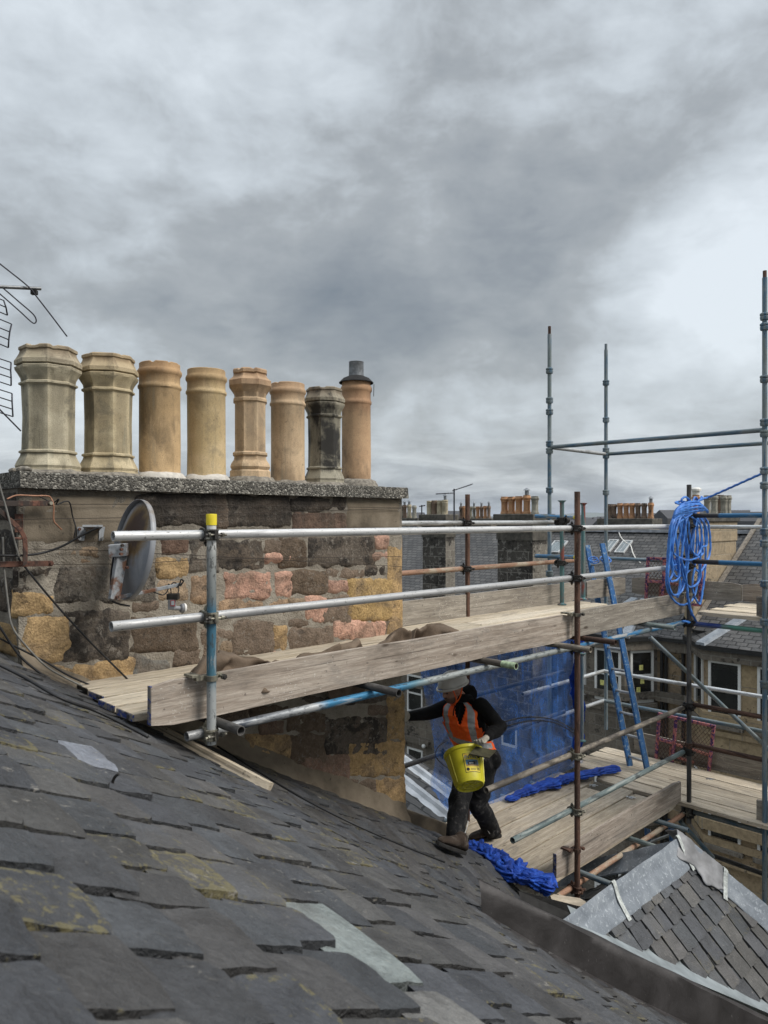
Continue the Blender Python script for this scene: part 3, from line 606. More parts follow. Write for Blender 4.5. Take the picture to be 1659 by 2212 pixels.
# the side run of narrow slates against the wall
# lead flashing: upstand, rolled top, fold into the valley
def flash(t, k):                                   # t metres along, k profile index
    p = FL0 + FLD * t; hgt = .195 + .046 * t; g_ = min(1, max(0, (t - .16) / .05)); nrm = Vector((-.273, .964, 0))
    prof = [(-.15, -.022 + .09), (-.03, .012), (.0, .02), (.012, hgt * .35), (.022, hgt * .75), (.034, hgt - .012), (.058, hgt), (.085, hgt - .006), (.105, hgt - .020), (.118, hgt - .06), (.124, hgt - .12), (.13, hgt - .2), (.14, hgt - .32), (.15, hgt - .5)]
    o, z = prof[k]; o, z = (o, z) if k < 7 else (.058 + (o - .058) * g_, z * g_ + (hgt - .004) * (1 - g_)); wob = fb((t * 1.2, k, 3), 1.6, 3) * .018
    q = p + nrm * (o + wob * (k > 1)) + Zv * (z + wob * .5)
    if k < 3: u_, v_, _z = uv_of(q); q.z = roof_h(u_, v_) + (.016, .022, .030)[k]
    return q
lm = MB(); NT = 60
lm.v = [tuple(flash(i / NT * 2.9, k)) for i in range(NT + 1) for k in range(14)]
lm.f = [(i * 14 + k, i * 14 + k + 1, (i + 1) * 14 + k + 1, (i + 1) * 14 + k) for i in range(NT) for k in range(13)]
lm.m = [0] * len(lm.f); lm.c = [None] * len(lm.f)
lm.build('lead_flashing', M_LEAD, tenement, auto=50)

# ---- the slated dormer beyond the flashing
DZ, DV = -2.94, -.49
apex = Vector(W(4.46, DV, DZ)); ru0 = 2.2
SN = 1.117
def dorm(u, v, h): return W(u, v, DZ + SN * (v - DV)) + (Vector((0, 0, 1)) - V * SN).normalized() * h
def on_dorm(px, py):
    r = ray(px, py); n = Vector((0, 0, 1)) - V * SN; k = n.dot(W(0, DV, DZ)); return uv_of(r * (k / r.dot(n)))
g0, g1 = on_dorm(1338, 2014), on_dorm(1659, 2152)
hip = on_dorm(1659, 1992)
def keep_d(u, v):
    # between the ridge, the hip and the gutter
    def sd(a, b, q): return (b[0] - a[0]) * (q[1] - a[1]) - (b[1] - a[1]) * (q[0] - a[0])
    q = (u, v); return v < DV - .05 and sd(g0, g1, q) > -.10 and sd((4.46, DV), hip, q) < 0.04
db = MB()
# here the tails run towards -v: map (course, along) -> plane
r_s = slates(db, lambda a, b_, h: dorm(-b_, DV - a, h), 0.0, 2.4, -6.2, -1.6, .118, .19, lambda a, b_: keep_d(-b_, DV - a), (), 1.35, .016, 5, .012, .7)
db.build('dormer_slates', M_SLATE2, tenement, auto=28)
du = MB(); bl = g0; br_ = g1; ex = ((g1[0] - g0[0]) * 1.0, (g1[1] - g0[1]) * 1.0)
P3 = lambda q: dorm(q[0], q[1], -.02)
du.add([P3((ru0, DV)), P3((4.46, DV)), P3((4.46 + (hip[0] - 4.46) * 1.6, DV + (hip[1] - DV) * 1.6)), P3((g1[0] + ex[0] * .6, g1[1] + ex[1] * .6)), P3((g0[0] - ex[0] * .6, g0[1] - ex[1] * .6))], [(0, 1, 2, 3, 4)])
du.build('dormer_deck', M_UNDER, tenement)
# valley gutter lead, lighter
M_VALL = plain('pale_valley_lead', (.235, .262, .272), .6, .1, .22, 6, .2)
vg = MB(); NV = 30
for i in range(NV + 1):
    t = i / NV * 1.9 - .3; q = (g0[0] + ex[0] * t, g0[1] + ex[1] * t); p = dorm(q[0], q[1], .0); d = (dorm(g1[0], g1[1], 0) - dorm(g0[0], g0[1], 0)).normalized(); side = d.cross(Zv).normalized()
    if side.dot(-V) < 0: side = -side
    wv = fb((t * 3, 1, 1), 1, 2) * .01
    vg.v += [tuple(p - side * .05 + Zv * .02), tuple(p + side * .02 + Zv * (-.03 + wv)), tuple(p + side * .30 + Zv * (-.07 + wv)), tuple(p + side * .42 + Zv * (.0))]
vg.f = [(i * 4 + k, i * 4 + k + 1, i * 4 + k + 5, i * 4 + k + 4) for i in range(NV) for k in range(3)]; vg.m = [0] * len(vg.f); vg.c = [None] * len(vg.f)
vg.build('valley_gutter', M_VALL, tenement, smooth=True)
# ridges: lead over a round roll with flat wings
def ridge(name, p, q, nl, nr, roll=.045, wing=.20, drop=(.8, .8), seed=1, n=40, mat=None):
    """p->q the roll line; nl/nr unit wing directions (down the slopes)"""
    m = MB(); p, q = Vector(p), Vector(q); d = (q - p)
    for i in range(n + 1):
        t = i / n; o = p + d * t; j = lambda k: fb((t * 4 + seed, k, seed), 1.5, 3) * .008
        pr = [nl * wing - Zv * .005, nl * (wing - .004) + Zv * .010, nl * (roll * 1.5) + Zv * .018, nl * roll + Zv * .04, nl * roll * .5 + Zv * .075, Zv * .088, nr * roll * .5 + Zv * .075, nr * roll + Zv * .04, nr * (roll * 1.5) + Zv * .018, nr * (wing - .004) + Zv * .010, nr * wing - Zv * .005]
        for k, x in enumerate(pr): m.v.append(tuple(o + x + Zv * j(k) + (nl * j(k + 20))))
    m.f = [(i * 11 + k, i * 11 + k + 1, (i + 1) * 11 + k + 1, (i + 1) * 11 + k) for i in range(n) for k in range(10)]; m.m = [0] * len(m.f); m.c = [None] * len(m.f)
    return m.build(name, mat or M_ZINC, tenement, auto=50)
dn = (-V - Zv * SN).normalized(); dback = (V - Zv * .75).normalized(); dh = (U - Zv * .8).normalized()
ridge('dormer_ridge', W(ru0, DV, DZ + .05), apex + Zv * .05, dn, dback, wing=.18)
hp = dorm(4.46 + (hip[0] - 4.46) * 1.5, DV + (hip[1] - DV) * 1.5, 0); hd = (hp - apex).normalized()
hl = (dn - hd * dn.dot(hd)).normalized(); hr = (dh - hd * dh.dot(hd)).normalized()
ridge('dormer_hip', apex + Zv * .06, hp + Zv * .05, hl, hr, seed=5, wing=.16)
bh = Vector(W(4.30, .62, DZ - .55)); bd = (bh - apex).normalized(); bl_ = ((-U - Zv * .5) - bd * (-U - Zv * .5).dot(bd)).normalized(); br2 = ((U - Zv * .6) - bd * (U - Zv * .6).dot(bd)).normalized()
ridge('dormer_hip', apex + Zv * .015, bh, bl_, br2, seed=9, wing=.15, roll=.03)
# the crumpled lead saddle over the apex, and its straps
sm = MB()
def sad(s, t):
    a = (s - .5) * 2; c = (t - .5) * 2; o = apex + hd * (.20 + .26 * c)
    ew = 1 + .30 * fb((c * 1.6, a > 0, 3), 1, 3) + .12 * math.sin(c * 5); side = hl * max(0, -a) * .20 * ew + hr * max(0, a) * .22
    return o + side + Zv * (.150 - .075 * abs(a) ** .8) + Vector((fb((s, t, 1), 3, 3), fb((s, t, 7), 3, 3), fb((s, t, 3), 3.5, 4))) * .016
sm.grid(sad, 26, 26); sm.build('lead_saddle', M_SADL, tenement, smooth=True, solid=.006)
def strap(pts, ax_, wd=.022):
    m = MB(); P = spline(pts, 6)
    for i, p in enumerate(P):
        d = (P[min(i + 1, len(P) - 1)] - P[max(i - 1, 0)]).normalized(); sd_ = (ax_ - d * ax_.dot(d)).normalized(); m.v += [tuple(p - sd_ * wd), tuple(p + sd_ * wd)]
    m.f = [(2 * i, 2 * i + 1, 2 * i + 3, 2 * i + 2) for i in range(len(P) - 1)]; m.m = [0] * len(m.f); m.c = [None] * len(m.f)
    return m.build('lead_strap', M_STRAP, tenement, solid=.004)
e0 = apex - U * .10 + Zv * .04
strap([e0 + dback * .05 + Zv * .06, e0 + Zv * .12, e0 + dn * .10 + Zv * .065, e0 + dn * .22 + Zv * .03], U)
e1 = Vector(W(3.22, DV, DZ + .04)); strap([e1 + dback * .06 + Zv * .06, e1 + Zv * .115, e1 + dn * .08 + Zv * .05, e1 + dn * .21 + Zv * .022], U)
e2 = apex + hd * .48 + Zv * .04; strap([e2 + hr * .2 + Zv * .03, e2 + Zv * .12, e2 + hl * .08 + Zv * .06, e2 + hl * .22 + Zv * .02], hd)
# back slope of the dormer: dark stacked slates under the platform
M_SLD = m_slate('sparse_lichen_slate', .5)  # old slate with less lichen
bb = MB(); n_b = Vector((0, 0, 1)) + V * .75
def backp(a, b_, h): return W(-b_, DV + a, DZ - .75 * a + h)
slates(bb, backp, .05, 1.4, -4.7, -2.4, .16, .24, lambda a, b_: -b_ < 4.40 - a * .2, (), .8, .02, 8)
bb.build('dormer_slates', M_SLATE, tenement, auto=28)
bu = MB(); bu.add([backp(0, -2.2, -.02), backp(0, -4.46, -.02), backp(1.6, -4.2, -.02), backp(1.6, -2.2, -.02)], [(0, 1, 2, 3)]); bu.build('dormer_deck', M_UNDER, tenement)
# body of the building under the roof
wb = MB(); wb.box(-6, 3.0, -9, 1.9, -14, -3.6, M=MUV); wb.build('stone_wall', M_REND, tenement)
# stone kerb beyond the chimney corner
kb = MB(); k0 = [W(WU1 - .02, WV + .12, roof_h(WU1, 1) - .1), W(WU1 + 1.2, WV + .12, -3.35), W(WU1 + 1.2, WV + .34, -3.35), W(WU1 - .02, WV + .34, roof_h(WU1, 1) - .1)]
kb.hexa(k0, [p + Zv * .24 for p in k0]); kb.build('stone_kerb', M_REND, tenement, bevel=.015)
# ================================================================ scaffolding
TR = .0242
scaf = thing('tube_scaffold', 'tube and fitting scaffold in front of the chimney with two boarded lifts', 'scaffold', W(3.5, 0, -3.3))
sysc = thing('system_scaffold', 'blue and grey cup lock scaffold tower with tall standards beyond the ladder', 'scaffold', W(5.75, 1.72, -8.0))
def tube(name, p, q, mat, parent=scaf, lab=None, r=TR):
    p, q = Vector(p), Vector(q); L = (q - p).length; m = MB(); m.tube((0, 0, 0), (0, 0, L), r, 20, r - .0045)
    z = (q - p).normalized(); x = z.orthogonal().normalized(); y = z.cross(x)
    M = Matrix(((x.x, y.x, z.x, p.x), (x.y, y.y, z.y, p.y), (x.z, y.z, z.z, p.z), (0, 0, 0, 1)))
    o = m.build(name, mat, parent, M, auto=40)
    if lab: o['label'] = lab
    return o
def coupler_mesh():
    m = MB()
    for (z, ax) in ((-.022, 0), (.022, 0)): pass
    m.lathe([(.0265, -.028), (.036, -.028), (.037, -.020), (.032, -.012), (.032, .012), (.037, .020), (.036, .028), (.0265, .028)], 18, cap=False)
    m.box(.028, .052, -.022, .022, -.026, .026); m.box(-.050, -.030, -.010, .010, -.022, .022)
    m.tube((-.042, -.060, 0), (-.042, .062, 0), .0065, 8); m.tube((-.042, .030, 0), (-.042, .046, 0), .0125, 6); m.tube((-.042, -.046, 0), (-.042, -.034, 0), .0125, 6)
    # second band, round the crossing tube (along local Y at +x)
    a = MB(); a.lathe([(.0265, -.026), (.036, -.026), (.037, -.018), (.032, -.01), (.032, .01), (.037, .018), (.036, .026), (.0265, .026)], 18, Matrix.Translation((.052, 0, 0)) @ Matrix.Rotation(R(90), 4, 'X'), cap=False)
    m.add(a.v, a.f); m.tube((.052, .0, -.060), (.052, .0, .058), .0065, 8); m.tube((.052, 0, .034), (.052, 0, .048), .0125, 6); m.tube((.052, 0, -.05), (.052, 0, -.036), .0125, 6)
    me = bpy.data.meshes.new('coupler'); me.from_pydata(m.v, [], m.f); me.update(); me.materials.append(M_BRASS)
    return me
COUP = coupler_mesh(); COUPD = COUP.copy(); COUPD.materials.clear(); COUPD.materials.append(M_BLK)
COUPR = COUP.copy(); COUPR.materials.clear(); COUPR.materials.append(M_RUST)
def coupler(parent, u, v, z, x=V, y=U, me=None):
    """band round an upright at (u,v,z); local x towards the crossing tube"""
    M = Matrix(((x.x, y.x, 0, 0), (x.y, y.y, 0, 0), (x.z, y.z, 1, 0), (0, 0, 0, 1))); M.translation = W(u, v, z)
    link('coupler', me or COUP, parent, M)
def upright(u, v, z0, z1, mat, parent=scaf, lab=None): return tube('standard', W(u, v, z0), W(u, v, z1), mat, parent, lab)
uA, uB, uC = 0.0, at_v(1247, 0), at_v(1488.5, 0)
zat = lambda u, v, py: -(py - HZ) / F * W(u, v, 0).y
def m_stdA():
    t = Mt('banded_paint_standard'); z = t.sep()[2]; n = t.noise(30, 6, .65, .4, (1, 1, .15)); n2 = t.noise(60, 4, .65, 0, (1, 1, .4))
    zz = t.math('ADD', z, t.math('MULTIPLY', t.math('SUBTRACT', n, .5), .10))
    c = t.ramp(t.math('DIVIDE', zz, 1.2), [(.0, (.40, .41, .40)), (.22, (.33, .35, .35)), (.30, (.06, .15, .20)), (.56, (.05, .14, .21)), (.62, (.17, .19, .19)), (.80, (.30, .31, .30)), (.86, (.62, .62, .60)), (1, (.66, .66, .63))])
    c = t.mix(t.math('MULTIPLY', t.rng(n2, .54, .64), .75), c, (.05, .052, .05)); c = t.mix(t.math('MULTIPLY', t.rng(n, .60, .68), .5), c, (.42, .42, .41)); t.bump(n, .2, .002)
    return t.end(c, .5, .15)
stA = upright(uA, 0, -1.150, .018, m_stdA(), lab='banded blue and white standard with a yellow cap')
cp = MB(); cp.lathe([(.027, -.035), (.0275, .017), (.026, .022), (.001, .023)], 20, Matrix.Translation(W(uA, 0, .001)), cap=False); cp.build('end_cap', M_YEL, stA, auto=40)
stB = upright(uB, 0, -3.27, zat(uB, 0, 1062), M_RUST, lab='rust brown standard')
stC = upright(uC, 0, -3.22, zat(uC, 0, 1047), M_DARK, lab='dark standard hung with blue rope')
uG = at_v(1010, 1.33); stG = upright(uG, 1.33, -3.1, zat(uG, 1.33, 1068), M_RUST, lab='rusty inner standard')
uH = at_v(1214, 1.20); stH = upright(uH, 1.20, -.962, zat(uH, 1.2, 1082), M_TEAL, lab='teal and red standard with flanged ends')
stI = upright(at_v(1260, 1.32), 1.32, -.962, .18, M_TEAL); uI = at_v(1260, 1.32)
stJ = upright(uI, 1.34, -2.66, -1.62, M_BLUEG)
for (o, u, v, zs) in ((stH, uH, 1.2, (-.962, zat(uH, 1.2, 1082))), (stI, uI, 1.32, (-.962, .18)), (stJ, uI, 1.34, (-2.66, -1.62))):
    for z in zs:
        f = MB(); f.lathe([(.026, -.008), (.05, -.008), (.05, .003), (.03, .012), (.026, .02)] if z < -.5 and z != -1.62 else [(.026, -.02), (.03, -.012), (.048, 0), (.048, .006), (.02, .006)], 18, Matrix.Translation(W(u, v, z)))
        f.build('flange', M_TEAL, o, auto=40)
# rails and ledgers along u
RV = .0525
def along_u(name, u0, u1, v, z, mat, lab=None): return tube(name, W(u0, v, z), W(u1, v, z), mat, scaf, lab)
ur0 = at_v(244, RV); ur1 = at_v(240, RV)
along_u('guard_rail', ur0, uC - .02, RV, -.083, M_GALVP, 'pale top guard rail'); along_u('guard_rail', ur1, uC - .02, RV, -.505, M_GALVP, 'pale lower guard rail')
for z in (-.083, -.505):
    coupler(stA, uA, 0, z); coupler(stB, uB, 0, z, me=COUPD); coupler(stC, uC, 0, z, me=COUPD)
LZ = -1.100
def m_ledger():
    t = Mt('half_blue_ledger'); z = t.sep()[2]; n = t.noise(22, 6, .65, .4, (1, 1, .15)); n2 = t.noise(50, 5, .7, 0, (1, 1, .3))
    zz = t.math('ADD', z, t.math('MULTIPLY', t.math('SUBTRACT', n, .5), .35))
    c = t.ramp(t.math('DIVIDE', zz, 3.6), [(0, (.26, .26, .26)), (.06, (.30, .31, .31)), (.09, (.05, .06, .08)), (.22, (.40, .41, .41)), (.26, (.04, .17, .30)), (.42, (.04, .17, .30)), (.46, (.10, .20, .25)), (.50, (.30, .32, .31)), (1, (.27, .29, .28))])
    c = t.mix(t.math('MULTIPLY', t.rng(n2, .52, .62), .7), c, (.035, .038, .045)); c = t.mix(t.math('MULTIPLY', t.rng(n, .56, .66), .6), c, (.45, .46, .46)); return t.end(c, .42, .35)
along_u('ledger', at_v(403, RV), uB + .02, RV, LZ, m_ledger(), 'part blue ledger under the toe board'); along_u('ledger', uB + .10, uC + .1, RV, LZ, M_BLUE)
coupler(stA, uA, 0, LZ); coupler(stB, uB, 0, LZ, me=COUPD); coupler(stC, uC, 0, LZ, me=COUPD)
# transoms under the upper boards, ends sticking out
for (px, v0, mat, lab) in [(521, -.20, M_DARK, None), (862, -.20, M_DARK, None), (1115, -.22, M_MOTT, 'transom with a pale green painted end'), (1276, -.25, M_MOTT, None), (1330, -.22, M_RUST, None), (1458, -.20, M_MOTB, None)]:
    u = at_v(px, v0); o = tube('transom', W(u, v0, -1.050), W(u, 1.06 if px < 1000 else 1.42, -1.050), mat, scaf, lab)
    coupler(o, u, RV - .0525, -1.098, x=Zv * .999 + V * .02, y=U) if False else None
    if px == 1115:
        g = MB(); g.tube(W(u, v0 - .001, -1.05), W(u, v0 + .12, -1.05), TR + .0008, 20, TR - .004); g.build('painted_end', plain('pale_green_paint', (.30, .38, .24), .6, 0, .3, 40), o, auto=40)
# inner rails behind the chimney corner
along_u('guard_rail', at_v(862, 1.385), uH + .1, 1.385, -.045, M_GALV); along_u('guard_rail', at_v(864, 1.385), uH + .55, 1.385, -.50, M_RUSTP, 'orange rusted inner guard rail')
for z in (-.045, -.50): coupler(stG, uG, 1.33, z, me=COUPD); coupler(stH, uH, 1.20, z + (.0 if z < -.2 else 0), me=COUPD)
# lower lift rails (outside), open ended
along_u('guard_rail', at_v(1050, RV), uC - .02, RV, -2.005, M_MOTT, 'rust mottled open ended rail'); along_u('guard_rail', at_v(1107, RV), uC - .02, RV, -2.475, M_MOTB, 'grey green open ended rail')
for z in (-2.005, -2.475): coupler(stB, uB, 0, z); coupler(stC, uC, 0, z, me=COUPD)
along_u('ledger', uB - .22, uC + .12, RV, -3.135, M_RUSTP, 'rusty ledger under the lower lift'); coupler(stB, uB, 0, -3.135, me=COUPR); coupler(stC, uC, 0, -3.135, me=COUPD)
for px in (1321, 1430, 1487):
    v0 = -.22; u = at_v(px, v0); tube('transom', W(u, v0, -3.075), W(u, 1.62, -3.075), M_BLUEG if px != 1430 else M_MOTB)
along_u('guard_rail', 2.62, 6.0, 1.66, -1.90, M_DARK); along_u('guard_rail', 2.62, 6.0, 1.66, -2.40, M_DARK)
for zz in (-1.9, -2.4): coupler(stG, uG, 1.6, zz, me=COUPD)
# the return along -v at C
def along_v(name, u, v0, v1, z, mat, parent=sysc, lab=None): return tube(name, W(u, v0, z), W(u, v1, z), mat, parent, lab)
uD = uC + .0; UE, UF = uC + .01, 7.14
vD = at_u(1652, UE); vE = at_u(1187, UE); vF = at_u(1309, UF)
stD = upright(UE, vD, -7.5, zat(UE, vD, 600), M_BLUEG, sysc, 'tallest blue grey standard'); stE = upright(UE, vE, -7.5, zat(UE, vE, 722), M_BLUEG, sysc); stF = upright(UF, vF, -2.86, zat(UF, vF, 756), M_BLUEG, sysc)
for (o, u, v, pys, top) in ((stD, UE, vD, (685, 707, 820, 914, 938, 1018, 1050, 1150, 1175, 1262, 1345, 1480), 585), (stE, UE, vE, (802, 866, 891, 960, 975, 1060, 1240), 705), (stF, UF, vF, (828, 908, 974, 986, 1065, 1240), 743)):
    for py in pys:
        f = MB(); z = zat(u, v, py); f.lathe([(.025, -.03), (.040, -.028), (.044, -.012), (.044, .006), (.036, .014), (.045, .018), (.045, .034), (.034, .042), (.025, .042)], 18, Matrix.Translation(W(u, v, z)))
        f.build('cup_joint', M_BLUEG, o, auto=40)
    zt = zat(u, v, top); sp = MB(); sp.tube(W(u, v, zt - .22), W(u, v, zt), .0185, 16, .015); sp.build('spigot', M_RUST if o is not stF else M_BLUEG, o, auto=40)
zr = zat(UE, vE, 966); along_v('ring_rail', UE, vE, vD, zr, M_BLUEG); along_v('ring_rail', UF, vF, -2.6, zat(UF, vF, 981), M_BLUEG)
tube('ring_rail', W(UE, vE, zr), W(UF, vF, zat(UF, vF, 981)), M_GALV, sysc)
def m_halfblue(split=.35):
    t = Mt('half_black_half_blue'); z = t.sep()[2]; n = t.noise(22, 6, .65, .4, (1, 1, .15)); zz = t.math('ADD', z, t.math('MULTIPLY', t.math('SUBTRACT', n, .5), .05))
    c = t.mix(t.rng(zz, split - .01, split + .01), (.035, .033, .032), (.025, .12, .24)); c = t.mix(t.math('MULTIPLY', t.rng(n, .58, .66), .5), c, (.22, .23, .23)); return t.end(c, .5, .1)
HB = m_halfblue()
along_v('guard_rail', uC + .06, .06, vD - .02, .03, HB); along_v('guard_rail', uC + .06, .06, vD - .02, -.455, HB)
coupler(stC, uC, 0, .03, x=U, y=V, me=COUPD); coupler(stC, uC, 0, -.40, x=U, y=V, me=COUPD)
along_v('guard_rail', 7.05, 1.1, -2.6, -.10, M_GALV); along_v('guard_rail', 7.05, 1.72, -2.6, -.535, M_BLUEG)
def m_bg():
    t = Mt('blue_to_green_paint'); z = t.sep()[2]; n = t.noise(22, 6, .65, .4, (1, 1, .15)); c = t.mix(t.rng(z, .38, .42), (.03, .06, .24), (.10, .26, .20)); c = t.mix(t.math('MULTIPLY', t.rng(n, .52, .62), .6), c, (.16, .19, .19)); return t.end(c, .55, .1)
along_v('ledger', uC + .06, .08, -1.0, -1.115, m_bg(), lab='blue and green painted ledger')
along_v('guard_rail', uC + .06, .06, -2.6, -1.975, M_RUST); along_v('guard_rail', uC + .06, .06, -2.6, -2.40, M_RUST)
coupler(stC, uC, 0, -1.975, x=U, y=V, me=COUPD); coupler(stC, uC, 0, -2.40, x=U, y=V, me=COUPR); coupler(stC, uC, 0, -1.115, x=U, y=V, me=COUPD)
along_v('guard_rail', 7.08, 1.72, -3.0, -2.06, M_GALV); along_v('guard_rail', 7.08, 1.72, -3.0, -2.46, M_BLUEG)
for z in (-2.06, -2.46): tube('guard_rail', W(5.2, 1.72, z), W(7.1, 1.72, z), M_GALV, sysc)
along_v('ledger', uC + .06, .06, -2.6, -3.115, M_BLUEG); coupler(stC, uC, 0, -3.115, x=U, y=V)
p0 = W(*on_u(1404, 1376, 6.3)); p1 = W(*on_u(1675, 1632, 7.16)); tube('brace', p0, p1, M_BLUEG, sysc)
tube('brace', W(*on_v(1470, 1775, .1)), W(*on_u(1540, 1852, 6.2)), M_BLUEG, sysc)
tube('ledger', W(*on_u(1434, 1810, 6.3)), W(*on_u(1680, 1899, 6.3)), M_DARK, sysc)
# short capped transoms at the tall standard
for py, dz in ((1117, 0), (1203, 0)):
    a = W(*on_u(1158, py - 2, UE + .05)); bq = W(*on_v(1246, py + 1, 1.15)); o = tube('transom', a, bq, M_BLUE, sysc); d = (bq - a).normalized(); k = MB(); k.tube(bq - d * .03, bq + d * .012, TR + .003, 18); k.build('end_cap', M_YEL, o, auto=40)
coupler(stH, uH, 1.2, -.02, x=-V, me=COUPD)

# ---------------------------------------------------------------- boards
BN = [0]
def board(p, q, up, wd, th, mat, label, group, ends=(0, 0), name='scaffold_board', cat='scaffold board'):
    """p->q centre line of the top face's near edge... p,q are the centre of the board; up its thickness axis"""
    p, q, up = Vector(p), Vector(q), Vector(up).normalized(); jz = rnd.uniform(-.004, .004) if abs(up.z) > .9 else 0; p = p + Zv * jz; q = q + Zv * (jz + rnd.uniform(-.002, .002) * (abs(up.z) > .9)); x = (q - p).normalized(); y = up.cross(x).normalized(); L = (q - p).length; c = (p + q) / 2
    M = Matrix(((x.x, y.x, up.x, c.x), (x.y, y.y, up.y, c.y), (x.z, y.z, up.z, c.z), (0, 0, 0, 1)))
    m = MB(); nx = max(8, int(L / .12)); BN[0] += 1; sd = BN[0] * 7.3
    def sec(i):
        t = -L / 2 + L * i / nx; w2 = wd / 2; h2 = th / 2; wv = fb((t * .8, sd, 0), 1, 2) * .006; wz = fb((t * .7, sd, 5), 1, 2) * .004
        ch = .018 if i in (0, nx) else 0; r_ = .004
        return [(t, -w2 + ch + wv, -h2 + wz), (t, w2 - ch + wv, -h2 + wz), (t, w2 - ch + wv, h2 - r_ + wz), (t, w2 - ch - r_ + wv, h2 + wz), (t, -w2 + ch + r_ + wv, h2 + wz), (t, -w2 + ch + wv, h2 - r_ + wz)]
    for i in range(nx + 1):
        if i in (0, nx):
            s_ = sec(i); m.v += s_
        else: m.v += sec(i)
    n = 6
    for i in range(nx):
        for k in range(n): m.f.append((i * n + k, i * n + (k + 1) % n, (i + 1) * n + (k + 1) % n, (i + 1) * n + k)); m.m.append(0); m.c.append(None)
    m.f += [tuple(range(n))[::-1], tuple(range(nx * n, nx * n + n))]; m.m += [0, 0]; m.c += [None, None]
    o = m.build(name, mat, None, M); tag(o, label, cat, group)
    for k, e in enumerate(ends):
        if e:
            g = MB(); s_ = -1 if k == 0 else 1; x0 = s_ * (L / 2 - .006); x1 = s_ * (L / 2 + .003)
            g.box(min(x0, x1), max(x0, x1), -wd / 2 + .016, wd / 2 - .016, -th / 2 + .003, th / 2 - .003); g.build('painted_end', M_BEND if e == 1 else M_BLK, o, M)
    return o
GU, GL, GT = 'planks of the upper platform', 'planks of the lower platform', 'toe boards round the platforms'
DT = -.975
starts = [(182, 1486), (218, 1503), (243, 1523), (284, 1541)]
rowv = [.985, .755, .525, .295]
names = ['against the chimney wall', 'second from the chimney wall', 'third from the chimney wall', 'next to the brown toe board']
for i, (s_, v) in enumerate(zip(starts, rowv)):
    u0 = on_z(*s_, DT)[0]; u1 = 3.35 + .12 * (i % 2)
    board(W(u0, v, DT - .019), W(u1, v, DT - .019), Zv, .218, .038, M_DECK, f'pale upper platform plank lying {names[i]}', GU, (1 if i else 2, 0))
for i, v in enumerate([1.215, .985, .755, .525, .295, .13][:5]):
    u0 = (2.62 if i == 0 else 3.37 + .12 * ((i - 1) % 2)); board(W(u0, v, DT - .019), W(5.70 - .03 * (i % 2), v, DT - .019), Zv, .218, .038, M_DECK,
          ['pale plank along the inner toe board beyond the chimney corner', 'pale upper plank beside the inner one at the ladder end', 'pale upper plank in the middle of the ladder end', 'pale upper plank second from the outer toe board at the ladder end', 'pale upper plank along the outer toe board at the ladder end'][i], GU)
filler = board(W(-.05, .128, DT - .019), W(5.6, .128, DT - .019), Zv, .10, .038, M_DECK, 'narrow pale strip plank tight behind the long brown toe board', GU)
for i, u in enumerate([5.88, 6.115, 6.35, 6.585, 6.82]):
    board(W(u, -.08 - .03 * (i % 3), DT - .019), W(u, -3.4, DT - .019), Zv, .225, .038, M_DECK, ['pale plank nearest the dark standard on the upper right platform', 'second pale plank from the front of the upper right platform', 'middle pale plank of the upper right platform', 'fourth pale plank from the front of the upper right platform', 'rear pale plank of the upper right platform below its back toe board'][i], GU, (2 if i == 1 else 0, 0))
tv = RV + .022 + .021
ut0 = at_v(322, tv); tz = -.918
board(W(ut0, tv - .004, tz), W(uB + .03, tv - .004, tz - .004), V, .222, .036, M_TOE, 'long brown toe board with knots running from the blue standard to the rusty one', GT, (1, 0), 'toe_board', 'toe board')
board(W(uB + .035, tv - .004, tz + .008), W(uC + .07, tv - .004, tz + .008), V, .222, .036, M_GREYW, 'pale grey toe board between the rusty standard and the dark roped standard', GT, (0, 0), 'toe_board', 'toe board')
board(W(2.60, 1.345, DT + .113), W(5.72, 1.345, DT + .113), V, .222, .036, M_GREYW, 'grey inner toe board behind the pale planks at chimney corner', GT, (0, 0), 'toe_board', 'toe board')
board(W(5.95, 1.33, DT + .112), W(6.9, 1.33, DT + .112), V, .222, .036, M_GREYW, 'short grey toe board behind the ladder head', GT, (0, 0), 'toe_board', 'toe board')
board(W(6.97, 1.25, DT + .11), W(6.97, -.10, DT + .11), U, .222, .036, M_GREYW, 'dark grey toe board behind the ladder and the pink mesh gate, upper lift', GT, (0, 0), 'toe_board', 'toe board')
board(W(6.965, -.12, DT + .115), W(6.965, -3.4, DT + .115), U, .222, .036, M_TOE, 'brown toe board at the back of the upper right platform', GT, (0, 0), 'toe_board', 'toe board')
board(W(5.80, vD - .02 + .10, DT + .10), W(5.80, -3.4, DT + .10), U, .222, .040, M_GREYW, 'toe board with blue end at the tallest standard, upper lift', GT, (1, 0), 'toe_board', 'toe board')
